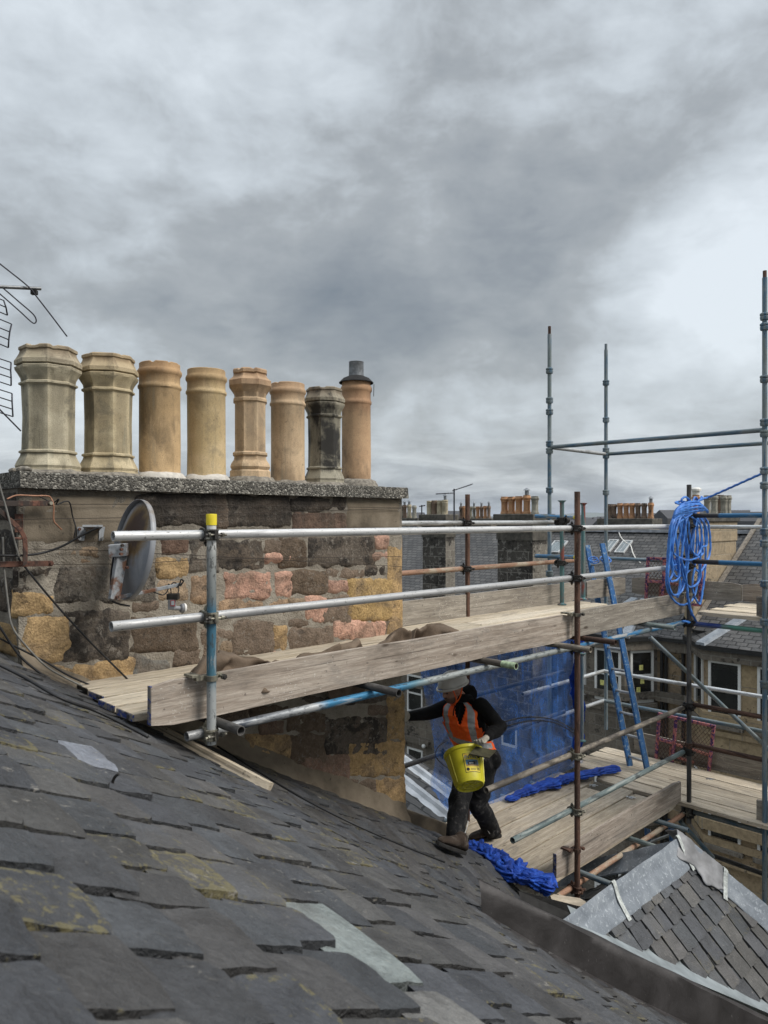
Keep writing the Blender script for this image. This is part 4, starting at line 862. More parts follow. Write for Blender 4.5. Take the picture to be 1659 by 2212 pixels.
# lower platform
for i, v in enumerate([.19, .425, .66, .895, 1.13, 1.365]):
    u0 = 3.03 + .03 * i + (.0, .05, .02, .06, .02, .32)[i]; board(W(u0, v, -3.019), W(5.66 + (.0, -.08, -.02, -.3, -.05, -.1)[i], v, -3.019 + (.0 if i < 5 else .02)), Zv, .219, .038, M_LOW,
          ['dusty plank along the outer toe board of the lower platform', 'second dusty plank from the outer edge of the lower platform', 'third dusty plank from the outer edge under the open ended rails', "dusty plank under the worker's rear boot", 'grey plank next to the netting with a blue end', 'raised grey plank under the foot of the blue netting'][i], GL, (1 if i == 4 else 0, 0))
for i, u in enumerate([5.80, 6.035, 6.27, 6.505, 6.74]):
    board(W(u, 1.55 - (.5 if i < 1 else .0), -3.012), W(u, -3.6, -3.012), Zv, .219, .038, M_LOW, ['first crosswise plank beside the dark standard on the lower platform', 'second crosswise plank of the lower right platform', 'middle crosswise plank of the lower right platform', 'fourth crosswise plank of the lower right platform', 'rear crosswise plank at the foot of the ladder and mesh gate'][i], GL, (1 if i == 0 else 0, 0))
uT0 = at_v(1198, tv); board(W(uT0, tv, -2.898), W(uC - .02, tv, -2.898), V, .225, .036, M_TOE, 'stained toe board with blue ends along the outer edge of the lower platform', GT, (1, 1), 'toe_board', 'toe board')
board(W(5.80, vD + .08, -2.90), W(5.80, -3.6, -2.90), U, .222, .04, M_GREYW, 'toe board with blue end at the tallest standard, lower lift', GT, (1, 0), 'toe_board', 'toe board')
board(W(6.93, 1.2, -2.86), W(6.93, -.4, -2.86), U, .25, .036, M_GREYW, 'dark toe board behind the ladder foot on the lower lift', GT, (0, 0), 'toe_board', 'toe board')
board(W(6.925, -.42, -2.86), W(6.925, -3.6, -2.86), U, .25, .036, M_GREYW, 'grey toe board at the back of the lower right platform', GT, (0, 0), 'toe_board', 'toe board')
board(W(5.05, 1.50, -2.87), W(6.0, 1.50, -2.87), V, .22, .036, M_GREYW, 'short toe board behind the netting at the ladder side, lower lift', GT, (1, 0), 'toe_board', 'toe board')
# loose timbers on the slates
q0 = on_roof(352, 1592); q1 = on_roof(583, 1716); a = W(*q0) + Zv * .035; bq = W(*q1) + Zv * .035; d = (a - bq).normalized(); nr = (Vector((0, 0, 1)) - U * RA - V * RB).normalized()
board(a + d * .5, bq, nr, .085, .05, M_DECK, 'narrow blue-splashed batten lying on the slates below the upper planks', None, (0, 0), 'timber_batten', 'batten')
q0 = on_v(1196, 1931, -.04); q1 = on_v(1256, 1963, -.12); board(W(*q0), W(*q1), Vector((.2, -.5, .8)), .075, .03, M_LOW, 'short offcut of timber on the lead below the rusty standard', None, (0, 0), 'timber_offcut', 'timber')
# toe board clips: flat bands at the standards
for (o, u, z) in ((stA, uA, -.812), (stB, uB, -.812), (stC, uC, -.80), (stB, uB, -2.80)):
    k = MB(); k.lathe([(.0255, -.014), (.032, -.014), (.032, .014), (.0255, .014)], 18, Matrix.Translation(W(u, 0, z)), cap=False); k.box(u - .075, u + .075, .018, .050, z - .010, z + .014, M=MUV); k.box(u - .10, u - .055, .018, .10, z + .008, z + .022, M=MUV); k.tube(W(u + .06, -.035, z), W(u + .06, .04, z), .009, 8)
    k.tube(W(u + .06, -.03, z), W(u + .06, -.012, z), .016, 6); k.build('toe_board_clip', M_BRASS if u < 1 else (M_RUST if z < -2 else M_BRASS), o, bevel=.001)

for (px, py, lab) in [(1283, 1697, 'small steel board clip on the lower planks nearest the netting'), (1364, 1723, 'small steel board clip on the middle of the lower planks'), (1407, 1737, 'small steel board clip close to the lower toe board'), (1535, 1683, 'small steel board clip on the lower right platform')]:
    u, v, z = on_z(px, py, -2.996); m = MB(); m.box(-.035, .035, -.018, .018, 0, .004); m.box(-.008, .008, -.045, .045, .004, .008); m.box(-.03, .0, .03, .05, .002, .010); tag(m.build('board_clip', M_GALV, None, Matrix.Translation(W(u, v, z)) @ Matrix.Rotation(R(40 + px % 50), 4, 'Z')), lab, 'clip', 'steel clips on the planks')
# ================================================================ things on the wall: brackets, wires, cables, dish, aerial
M_CAB = plain('black_cable', (.014, .014, .015), .55, 0, .3); M_CABG = plain('grey_cable', (.16, .155, .14), .7, 0, .3); M_COP = plain('copper_brown_cable', (.30, .15, .09), .6, 0, .25)
M_WIRE = plain('rusty_wire', (.045, .036, .030), .6, .4, .3); M_DRUST = m_tube('dark_rusted_iron', (.055, .026, .020), (.13, .058, .038), (.035, .026, .022), rough=.8, wear=(.25, .20, .15), wearamt=.3, st=(1, 1, 1))
WP = lambda px, py, v: W(*on_v(px, py, v))
def cable(pts, r, mat, label, v=1.03, name='cable', cat='cable', group='loose cables on the chimney wall', seg=8):
    P = []
    for i, q in enumerate(pts):
        vv = q[2] if len(q) > 2 else v; P.append(WP(q[0], q[1], vv))
    m = MB(); m.path(spline(P, 10), r, seg); return tag(m.build(name, mat, None, smooth=True), label, cat, group)
cable([(-30, 1199, .9), (0, 1200, .98), (44, 1200, 1.0), (88, 1195), (132, 1181, 1.0), (176, 1157, .95), (213, 1139, .88)], .0065, M_CAB, 'thick black cable sagging across the wall to the dish pipe')
cable([(40, 1205), (48, 1217), (88, 1267), (136, 1323), (200, 1392, 1.0), (277, 1469, .98), (284, 1480, .98)], .0058, M_CAB, 'straight black cable slanting down the wall to the pale planks')
cable([(-6, 1030, 1.0), (4, 1066, .98), (15, 1104, .97), (29, 1160, .97), (41, 1204, .98)], .0055, M_CABG, 'grey cable dropping past the upper rusty bar')
cable([(15, 1078), (37, 1070), (73, 1071), (103, 1071.5), (111, 1078), (116, 1094, 1.02), (116, 1123), (124, 1135), (133, 1144, 1.05)], .0045, M_COP, 'copper brown cable looping over the upper rusty bar')
cable([(86, 1073), (114, 1085), (127, 1078, 1.0), (122, 1090), (141, 1083), (151, 1087), (157, 1116, 1.07), (163, 1138, 1.06), (160, 1162, 1.06)], .004, M_CAB, 'thin black cable knotted at the end of the upper bar')
cable([(-20, 1325, 1.0), (0, 1355, .98), (38, 1411, .98), (76, 1446, .97), (126, 1478, .96), (186, 1497, .95), (240, 1520, 1.0)], .0065, M_CAB, 'thick black cable running down to the plank ends')
cable([(6, 1160, 1.05), (9, 1226, 1.04), (18, 1308, 1.02), (26, 1352, 1.0), (50, 1388, 1.0), (97, 1437, .99), (141, 1464, .99), (190, 1488, .98), (230, 1510, 1.02)], .0055, M_CABG, 'dark grey cable falling down the corner and along the wall foot')
cable([(-10, 1374, 1.0), (44, 1402, 1.0), (97, 1429, 1.0), (146, 1458, 1.0), (197, 1481, 1.0), (240, 1500, 1.04)], .0055, M_CAB, 'thin black cable under the grey one along the wall foot')
cable([(-10, 1419, 1.02), (59, 1446, 1.02), (103, 1467, 1.02), (150, 1490, 1.03)], .004, M_COP, 'brown cable lying in the mortar at the edge of the slates')
P = [Vector(W(*on_roof(px, py, .05))) for px, py in [(-15, 1432), (0, 1437), (59, 1467), (117, 1501), (164, 1521), (205, 1535), (262, 1562), (320, 1592)]]
m = MB(); m.path(spline(P, 10), .0075, 8); tag(m.build('cable', M_CAB, None, smooth=True), 'thick black cable lying on the slates below the planks', 'cable', 'loose cables on the chimney wall')
P = [Vector(W(*on_roof(px, py, .045))) for px, py in [(470, 1612), (560, 1668), (650, 1722), (760, 1778), (860, 1822), (960, 1862)]]
m = MB(); m.path(spline(P, 10), .006, 6); tag(m.build('cable', M_CAB, None, smooth=True), 'long dark cable lying along the slates below the wall foot', 'cable', 'loose cables on the chimney wall')
GW = 'lashing wires round the chimney stack'
for pts, lab in [([(113, 1089), (300, 1089.5), (486, 1091), (866, 1097)], 'top lashing wire from the upper rusty bar'), ([(20, 1126), (44, 1122), (272, 1118), (432, 1112), (866, 1098)], 'second lashing wire crossing just below the top one'),
                 ([(73, 1186), (217, 1189), (345, 1196), (470, 1202), (868, 1224)], 'lashing wire sloping down towards the quoin'), ([(112, 1219), (300, 1217), (470, 1208), (866, 1202)], 'lowest lashing wire from the lower rusty bar')]:
    cable(pts, .0021, M_WIRE, lab, 1.068, 'lashing_wire', 'wire', GW, 5)
br = thing('lashing_bracket', 'rusty lashing bracket with two flat bars and a bent brace at the corner', 'bracket', WP(20, 1150, 1.03))
def flat(pts, wd, th, v, mat, name, parent):
    P = spline([WP(a, b_, v) for a, b_ in pts], 6) if len(pts) > 2 else [WP(a, b_, v) for a, b_ in pts]; m = MB(); n = len(P)
    for i, p in enumerate(P):
        d = (P[min(i + 1, n - 1)] - P[max(i - 1, 0)]).normalized(); y = V.cross(d).normalized()
        m.v += [tuple(p + y * wd / 2 - V * th), tuple(p - y * wd / 2 - V * th), tuple(p - y * wd / 2 + V * th), tuple(p + y * wd / 2 + V * th)]
    m.f = [(i * 4 + k, i * 4 + (k + 1) % 4, i * 4 + 4 + (k + 1) % 4, i * 4 + 4 + k) for i in range(n - 1) for k in range(4)] + [(3, 2, 1, 0), tuple(range(4 * n - 4, 4 * n))]; m.m = [0] * len(m.f); m.c = [None] * len(m.f)
    return m.build(name, mat, parent, bevel=.002)
flat([(-60, 1088), (113, 1087)], .030, .010, 1.03, M_DRUST, 'bar', br); flat([(-60, 1220), (113, 1217)], .031, .010, 1.03, M_DRUST, 'bar', br)
flat([(-40, 1070), (0, 1104), (30, 1131), (47, 1150), (54, 1172), (54, 1222)], .024, .006, .985, M_DRUST, 'brace', br)
for px, py in ((108, 1087), (110, 1217)):
    k = MB(); p = WP(px, py, 1.018); k.tube(p, p - V * .02, .010, 8); k.build('bolt', M_BRASS if py < 1100 else M_DRUST, br)
k = MB(); p = WP(50, 1163, .99); k.tube(p - U * .05, p + U * .02, .007, 8); k.build('bolt', M_DRUST, br)
flat([(41, 1110), (41, 1150)], .045, .003, 1.088, M_DRUST, 'strap_plate', br)
# ---- aerial
M_ALU = plain('weathered_aluminium', (.16, .165, .17), .45, .6, .3, 20); M_AER = plain('dark_aerial_rod', (.045, .045, .055), .45, .5, .3, 20)
AV = .86
ant = thing('tv_aerial', 'old television aerial with ladder like reflector and a folded dipole', 'aerial', WP(-100, 1180, AV))
am = MB(); am.tube(WP(-100, 1235, AV), WP(-100, 560, AV), .016, 14); am.build('mast', M_ALU, ant, smooth=True)
am = MB(); am.tube(WP(-130, 613, AV), WP(88, 623.5, AV), .0098, 14, .008); am.build('boom', M_ALU, ant, auto=40)
am = MB(); am.path(spline([WP(-45, 535, AV - .02), WP(0, 570, AV - .02), WP(60, 618, AV - .02), WP(80, 642, AV - .02), WP(108, 678, AV - .02), WP(145, 727, AV - .02)], 6), .0038, 8); am.build('director', M_AER, ant, smooth=True)
am = MB(); am.path(spline([WP(-60, 566, AV), WP(4, 620, AV), WP(40, 651, AV), WP(70, 677, AV), WP(78, 690, AV), WP(76, 697.5, AV), WP(68, 695.5, AV), WP(40, 670, AV), WP(0, 635, AV), WP(-60, 584, AV)], 8), .0036, 8); am.build('folded_dipole', M_AER, ant, smooth=True)
k = MB(); p = WP(76, 632, AV); k.box(p.x - .022, p.x + .012, p.y - .012, p.y + .012, p.z - .012, p.z + .012); k.build('clamp', M_BLK, ant, bevel=.003)
for rows in ([((-70, 620), (8, 649)), ((-70, 628), (13, 664)), ((-70, 645), (16, 681))], [((-70, 661), (25, 700)), ((-70, 680), (21, 717)), ((-70, 697), (19, 734)), ((-70, 714), (18, 751))],
             [((-70, 752), (24, 783)), ((-70, 768), (23, 800)), ((-70, 785), (24, 816)), ((-70, 802), (24, 833))], [((-70, 820), (26, 850)), ((-70, 836), (26, 867)), ((-70, 853), (27, 884)), ((-70, 870), (28, 900))]):
    g = MB()
    for a, b_ in rows: g.tube(WP(*a, AV + .1), WP(*b_, AV + .1), .0032, 8)
    g.path([WP(*b_, AV + .1) for a, b_ in rows], .0042, 8); g.build('reflector', M_AER, ant, smooth=True)
am = MB(); am.tube(WP(-60, 824, AV), WP(45, 931, AV), .0042, 8); am.build('stay_rod', M_AER, ant)
# ---- satellite dish
DV_ = .78; DC = WP(291, 1187, DV_)
nd_ = Vector((.755, .655, 0)).normalized(); nd_ = (nd_ * math.cos(R(-9)) + Zv * math.sin(R(-9))).normalized(); up_ = (Zv - nd_ * nd_.z).normalized(); up_ = Matrix.Rotation(R(0), 3, nd_) @ up_; xr = up_.cross(nd_)
MD = Matrix(((xr.x, up_.x, nd_.x, DC.x), (xr.y, up_.y, nd_.y, DC.y), (xr.z, up_.z, nd_.z, DC.z), (0, 0, 0, 1)))
def m_dish():
    t = Mt('grey_dish_with_rust', jitter=False); s = t.sep(); n = t.noise(14, 6, .65, .3); st = t.noise(26, 5, .6, .2, (1, .12, 1)); n2 = t.noise(5, 4, .6)
    c = t.mix(t.rng(n2, .3, .7), (.20, .21, .23), (.27, .28, .30)); c = t.mix(t.math('MULTIPLY', t.rng(st, .52, .7), .35), c, (.40, .40, .39))
    dx = t.math('MULTIPLY', t.math('ADD', s[0], .055), 1.0); dy = t.math('ADD', s[1], -.105); dd = t.math('SQRT', t.math('ADD', t.math('MULTIPLY', dx, dx), t.math('MULTIPLY', t.math('MULTIPLY', dy, dy), .8)))
    k = t.math('ADD', dd, t.math('MULTIPLY', t.math('SUBTRACT', n, .5), .10)); k = t.math('ADD', k, t.math('MULTIPLY', t.math('SUBTRACT', st, .5), .07))
    c = t.mix(t.rng(k, .19, .11), c, (.17, .11, .045)); c = t.mix(t.rng(k, .135, .075), c, (.050, .032, .026)); t.bump(n, .15, .002); return t.end(c, .5, .1, .4)
M_DISH = m_dish(); M_BRK = m_tube('rust_streaked_grey_paint', (.22, .235, .25), (.30, .315, .33), (.14, .065, .035), lo=.45, hi=.6, rough=.55, wear=(.10, .045, .025), wearamt=.6, st=(1, 1, .3))
dish = thing('satellite_dish', 'rust stained grey satellite dish fixed to the chimney wall', 'satellite dish', DC)
dm = MB(); RX, RY = .250, .278; NR = 14
for i in range(NR + 1):
    r_ = i / NR
    for k in range(56):
        a = 2 * math.pi * k / 56; dm.v.append((RX * r_ * math.cos(a) + (1e-4 if not i else 0), RY * r_ * math.sin(a), -.062 * (1 - r_ * r_)))
for r_, z in ((1.015, .004), (1.045, .006), (1.05, -.004), (1.05, -.026)):
    for k in range(56):
        a = 2 * math.pi * k / 56; dm.v.append((RX * r_ * math.cos(a), RY * r_ * math.sin(a), z))
for i in range(NR + 4):
    for k in range(56): l = (k + 1) % 56; dm.f.append((i * 56 + k, i * 56 + l, (i + 1) * 56 + l, (i + 1) * 56 + k))
dm.m = [0] * len(dm.f); dm.c = [None] * len(dm.f); dm.build('reflector', M_DISH, dish, MD, auto=45, solid=.003)
def pipe(name, pts, r, mat, parent, v=None, seg=12, n=8):
    m = MB(); m.path(spline([Vector(p) if v is None else WP(p[0], p[1], p[2] if len(p) > 2 else v) for p in pts], n), r, seg); return m.build(name, mat, parent, auto=50)
def boxbar(name, p, q, wd, th, mat, parent, up=Zv, bevel=.003):
    m = MB(); p, q = Vector(p), Vector(q); L = (q - p).length; m.box(0, L, -wd / 2, wd / 2, -th / 2, th / 2); return m.build(name, mat, parent, frame(p, q - p, up), bevel=bevel)
boxbar('mount_channel', WP(263, 1196, .74), WP(246, 1296, .70), .058, .035, M_BRK, dish, up=V)
boxbar('mount_plate', WP(236, 1190, .76), WP(276, 1187, .70), .070, .05, M_BRK, dish, up=V)
boxbar('feed_arm', WP(238, 1294, .72), WP(391, 1262, .72), .022, .020, M_BRK, dish)
k = MB()
for px, py in ((266, 1178), (264, 1187), (263, 1197), (255, 1290), (276, 1226)): p = WP(px, py, .668); k = MB(); k.tube(p, p + V * .02, .0085, 6); k.build('bolt', M_DRUST, dish)
pipe('wall_arm', [(186, 1150, 1.02), (205, 1148, .98), (219, 1145, .90), (232, 1149, .82), (239, 1162, .79), (240, 1190, .78)], .0165, M_BRK, dish)
for x0, x1 in ((166, 186), (213, 226)):
    k = MB(); a = [WP(x0, 1168, 1.085), WP(x1 - 5, 1168, 1.085), WP(x1, 1138, 1.085), WP(x0, 1138, 1.085)]; k.hexa([p - V * .006 for p in a], a); k.build('wall_plate', M_BRK, dish)
k = MB(); a = [WP(184, 1145, 1.08), WP(216, 1145, 1.08), WP(222, 1138, 1.0), WP(178, 1138, 1.0)]; k.hexa(a, [p + Zv * .012 for p in a]); k.build('wall_shelf', M_BRK, dish)
for px, py in ((171, 1143), (171, 1163), (220, 1163)): k = MB(); p = WP(px, py, 1.074); k.tube(p, p - V * .012, .009, 6); k.build('bolt', M_DRUST if py < 1150 else M_GALV, dish)
M_WHT = plain('white_plastic', (.70, .68, .63), .5, 0, .08); M_GREYP = plain('grey_plastic', (.20, .205, .215), .5, 0, .15); M_RED = plain('red_label_edge', (.32, .03, .035), .5)
LV = .72
k = MB(); p = WP(374, 1289, LV); k.box(p.x - .034, p.x + .034, p.y - .022, p.y + .022, p.z - .017, p.z + .019); k.build('connector_hood', M_BLK, dish, bevel=.003)
k = MB(); p = WP(372, 1305, LV); k.box(p.x - .022, p.x + .020, p.y - .018, p.y + .018, p.z - .032, p.z + .03); o = k.build('receiver_body', M_GREYP, dish, bevel=.004)
k = MB(); k.box(p.x - .004, p.x + .0215, p.y - .0195, p.y - .0175, p.z - .010, p.z + .026); k.build('label_border', M_RED, o); k = MB(); k.box(p.x, p.x + .018, p.y - .0205, p.y - .0188, p.z - .004, p.z + .022); k.build('label_plate', M_GREYP if 0 else plain('pale_blue_label', (.40, .47, .50), .5), o)
p = WP(372, 1313, LV); q = WP(388, 1314, LV); dq = (q - p).normalized(); dq = (dq * .9 - V * .1 + U * .25).normalized()
k = MB(); k.tube(p, q, .0135, 14); k.tube(q, q + dq * .008, .014, 18, r2=.026); k.tube(q + dq * .008, q + dq * .022, .026, 18, r2=.030); k.build('feed_horn', M_GREYP, dish, auto=40)
k = MB(); k.tube(q + dq * .0221, q + dq * .034, .0315, 20, r2=.0305); k.build('horn_cap', M_WHT, dish, auto=40)
pipe('feed_cable', [(318, 1272), (335, 1280), (352, 1285), (362, 1276), (364, 1262), (368, 1268), (370, 1284)], .0035, M_CAB, dish, LV, 6); pipe('feed_cable', [(364, 1270), (376, 1258), (386, 1268), (384, 1284)], .0035, M_CAB, dish, LV, 6)
pipe('cable_tie', [(382, 1270), (388, 1262), (391, 1252), (396, 1256), (389, 1266)], .005, M_BLK, dish, LV - .02, 6)
pipe('feed_cable', [(246, 1200, .80), (240, 1240, .80), (240, 1290, .80), (252, 1303, .80), (280, 1309, .80)], .0055, M_CAB, dish, None if 0 else .80, 8)

# ================================================================ ladder, mesh gates, netting, rope, cloth
M_LADB = m_tube('scuffed_blue_stile', (.20, .27, .33), (.018, .095, .25), (.022, .075, .17), lo=.55, hi=.64, rough=.5, wear=(.35, .36, .33), wearamt=.5, st=(1, 1, .2)); M_LADA = plain('ladder_aluminium', (.42, .42, .41), .4, .6, .2, 20)
def ladder(label, lt, lb, rt, rb_, n, group=None, first=.12):
    t = thing('ladder', label, 'ladder', (Vector(lb) + Vector(rb_)) / 2, group); lt, lb, rt, rb_ = map(Vector, (lt, lb, rt, rb_))
    ax = (rt - lt).normalized()
    for a, b_ in ((lb, lt), (rb_, rt)):
        fm = frame(a, b_ - a, ax); L = (b_ - a).length; m = MB(); m.box(0, L, -.038, .038, -.013, .013); o = m.build('stile', M_LADB, t, fm @ Matrix.Rotation(R(90), 4, 'Y') if 0 else fm, bevel=.003)
        m = MB(); m.box(0, L, -.041, -.036, -.016, .016); m.build('stile_edge', M_LADA, o, fm)
    for i in range(n):
        k = (first + i * .262) / (lt - lb).length; p, q = lb.lerp(lt, k), rb_.lerp(rt, k); m = MB(); m.tube(p - (q - p) * .04, q + (q - p) * .04, .0155, 12); m.build('rung', M_LADA, t, auto=40)
    return t
RY_ = lambda px, py, Y: ray(px, py) * Y
ladder('blue sided ladder rising from the lower platform through the upper one', RY_(1268, 1178, 9.45), RY_(1361, 1655, 8.92), RY_(1301, 1174, 9.22), RY_(1399, 1668, 8.70), 10)
ladder('blue ladder below the lower platform, mostly hidden by its toe board', RY_(1398, 1790, 8.6), RY_(1430, 2200, 7.6), RY_(1448, 1770, 8.4), RY_(1490, 2200, 7.4), 8)
def m_pink():
    t = Mt('flaking_pink_over_purple'); n = t.noise(30, 6, .68, .5); c = t.mix(t.rng(n, .47, .53), (.42, .15, .14), (.05, .022, .10)); c = t.mix(t.rng(t.noise(60, 4, .6), .62, .68), c, (.16, .07, .05)); return t.end(c, .65)
M_PINK = m_pink(); M_MESHW = plain('rusty_mesh_wire', (.10, .055, .04), .7, .2, .4, 40); M_CORAL = plain('faded_coral_paint', (.50, .21, .17), .65, 0, .3, 20)
def gate(label, c, u):
    t = thing('mesh_gate', label, 'gate', W(*on_u(*c[3], u)), 'pink framed mesh gates'); P = [W(*on_u(a, b_, u)) for a, b_ in c]
    def L(s, k): return (P[0].lerp(P[1], s)).lerp(P[3].lerp(P[2], s), k)
    m = MB()
    for a, b_ in (((0, 0), (1, 0)), ((1, 0), (1, 1)), ((1, 1), (0, 1)), ((0, 1), (0, 0)), ((.32, 0), (.32, 1)), ((0, .52), (.32, .52))):
        p, q = L(*a), L(*b_); fm = frame(p, q - p, U); w_ = (q - p).length; m.box(-.015, w_ + .015, -.017, .017, -.016, .016, M=fm)
    m.build('frame', M_PINK, t, bevel=.003); m = MB()
    for a, b_ in (((.34, .55), (1, .60)), ((.25, .62), (.25, 1)), ((.34, .80), (.7, .82))):
        p, q = L(*a), L(*b_); m.box(-.0, (q - p).length, -.015, .015, -.014, .014, M=frame(p - U * .0 + U * .03, q - p, U))
    m.build('inner_frame', M_CORAL, t, bevel=.003); m = MB(); n = 15; asp = (P[3] - P[0]).length / (P[1] - P[0]).length; ny = int(n * asp * .75) or 6
    for i in range(-ny, n + 1):
        for sg in (1, -1):
            pts = []
            for j in range(2 * ny + 1):
                y = j / (2 * ny); x = (i + sg * j * .5 + (0 if sg > 0 else ny)) / n
                if 0 <= x <= 1: pts.append(L(x, y) + U * (.004 if (j % 2) == (0 if sg > 0 else 1) else -.004))
            if len(pts) > 1: m.path(pts, .0026, 4)
    m.build('wire_mesh', M_MESHW, t)
gate('pink framed mesh gate standing behind the rope coil on the upper lift', [(1400, 1206), (1516, 1210), (1512, 1307), (1395, 1301)], 6.90)
gate('pink framed mesh gate leaning beside the ladder foot on the lower lift', [(1424, 1542), (1542, 1569), (1530, 1677), (1417, 1646)], 6.87)
def m_net(name, alpha, col):
    t = Mt(name, jitter=False); n = t.noise(5, 5, .6, .6, (1, 1, .6)); n2 = t.math('ADD', t.math('MULTIPLY', t.noise(160, 2, .5, 0, (1, 1, .25)), .5), t.math('MULTIPLY', t.noise(7, 5, .6, .3, (2.2, 2.2, .22), (4, 4, 4)), .5)); c = t.mix(t.rng(n, .35, .65), tuple(x * .6 for x in col), tuple(min(1, x * 1.35) for x in col)); t.end(c, .6, 0, .3); tl = t.n('ShaderNodeBsdfTranslucent'); t.put(tl.inputs[0], c); m2 = t.n('ShaderNodeMixShader'); m2.inputs[0].default_value = .45; t.nt.links.new(t.b.outputs[0], m2.inputs[1]); t.nt.links.new(tl.outputs[0], m2.inputs[2])
    tr = t.n('ShaderNodeBsdfTransparent'); mx = t.n('ShaderNodeMixShader'); f = t.math('ADD', t.math('MULTIPLY', t.rng(n, .35, .7), .12), alpha - .06); f = t.math('ADD', f, t.math('MULTIPLY', t.math('SUBTRACT', n2, .5), .85), True)
    t.put(mx.inputs[0], f); t.nt.links.new(tr.outputs[0], mx.inputs[1]); t.nt.links.new(m2.outputs[0], mx.inputs[2]); t.nt.links.new(mx.outputs[0], t.out.inputs[0]); return t.m
M_NET = m_net('blue_debris_net', .36, (.075, .25, .74)); M_NETD = m_net('folded_blue_net', .82, (.012, .07, .42))
def m_bund():
    t = Mt('bunched_blue_net', jitter=False); n = t.noise(9, 6, .65, .8); c = t.ramp(n, [(.3, (.006, .022, .13)), (.5, (.012, .055, .33)), (.72, (.025, .11, .52))]); t.bump(t.math('ADD', n, t.math('MULTIPLY', t.noise(120, 2), .3)), .6, .015); return t.end(c, .6, 0, .3)
M_BUND = m_bund()
NV_ = 1.50
le = [(905, 1462), (921, 1540), (934, 1600), (938, 1650), (928, 1690), (940, 1722), (975, 1763)]
lpts = spline([Vector((on_v(a, b_, NV_)[0], 0, on_v(a, b_, NV_)[2])) for a, b_ in le], 8)
def left_u(z):
    best = min(lpts, key=lambda q: abs(q.z - z)); return best.x
net = MB(); u_r = at_v(1239, NV_) + .12; zt_, zb_ = -1.06, -2.995
def netp(s, t):
    z = zt_ + (zb_ - zt_) * t; lu = left_u(z); u = lu + (u_r - lu) * s
    f = fb((u * 1.1, z * .5, 1), 1.0, 4) * .05 + math.sin(u * 9 + z * 1.5) * .010 + (.10 * t ** 3 - .0) * -1.0 * (1 if t > .82 else .3)
    return W(u, NV_ + f, z)
net.grid(netp, 90, 60); o = net.build('debris_net', M_NET, None, smooth=True); tag(o, 'sheer blue debris netting hung behind the worker along the lower lift', 'netting')
def bundle(pts, rad, mat, seed, seg=54, flat=.6, n=10, amp=.45, fold=9, strands=3):
    """gathered netting: a few strands laid together, each pleated along its length with creases across"""
    m = MB()
    for st in range(strands):
        P0 = spline(pts, n); off = lambda i, k: fb((i * .09, seed + st * 3.3, k), 1, 2) * rad * 1.1
        P = [p + Vector((off(i, 1), off(i, 2), off(i, 3) * .5 * flat)) for i, p in enumerate(P0)]; rs = []
        for i in range(len(P)):
            t = i / (len(P) - 1); rs.append(rad * (.30 + .5 * math.sin(math.pi * min(1, max(0, t))) ** .4) * (.8 + .9 * abs(fb((i * .17, seed + st, 0), 1, 3))))
        b0 = MB(); b0.path(P, rad, seg, rs=rs)
        for i, q in enumerate(b0.v):
            a = i % seg; r_ = i // seg; p = P[min(r_, len(P) - 1)]; d = Vector(q) - p; d.z *= flat; an = 2 * math.pi * a / seg
            pl = abs(math.sin(an * 3.5 + 2.6 * fb((r_ * .10, seed + st, 2), 1, 3) + r_ * .05)) ; cr = abs(fb((r_ * .33, an * .8 * 1.0, seed + st), 1, 3)); sh = fb((q[0] * fold, q[1] * fold, q[2] * fold + seed), 1, 4)
            m.v.append(tuple(p + d * (.62 + .62 * pl + amp * sh - .45 * cr)))
        k0 = st * len(P) * seg; m.f += [tuple(x + k0 for x in f) for f in b0.f]
    m.m = [0] * len(m.f); m.c = [None] * len(m.f); return m
m = MB()
for sd_, off in ((1, 0), (2, .03), (5, -.02)):
    bb_ = bundle([W(u_r - .18 + off, NV_ - .04, -1.1), W(u_r - .10 + off, NV_ - .05, -1.5), W(u_r - .12 - off, NV_ - .04, -2.0), W(u_r - .05, NV_ - .05, -2.45), W(u_r - .22 + off, NV_ - .08, -2.86)], .045, M_BUND, sd_, 30, flat=1.0, n=14, strands=2); m.add(bb_.v, bb_.f)
netfold = m.build('net_fold', M_NETD, o, smooth=True)
m = bundle([W(4.35, 1.32, -2.96), W(4.8, 1.30, -2.95), W(5.2, 1.22, -2.94), W(5.6, 1.15, -2.93), W(6.05, .98, -2.95)], .072, M_BUND, 3, flat=.5, n=16); m.build('net_bundle', M_BUND, o, smooth=True)
m = bundle([W(*on_z(1000, 1828, -2.955)), W(*on_z(1048, 1840, -2.95)), W(*on_z(1082, 1868, -2.95)), W(*on_z(1130, 1893, -2.95)), W(*on_z(1186, 1918, -2.97))], .10, M_BUND, 7, 54, .6, 22, .38, 13, 4); tag(m.build('net_bundle', M_BUND, None, smooth=True), 'bunched dark blue netting heaped along the slate edge of the lower platform', 'netting')
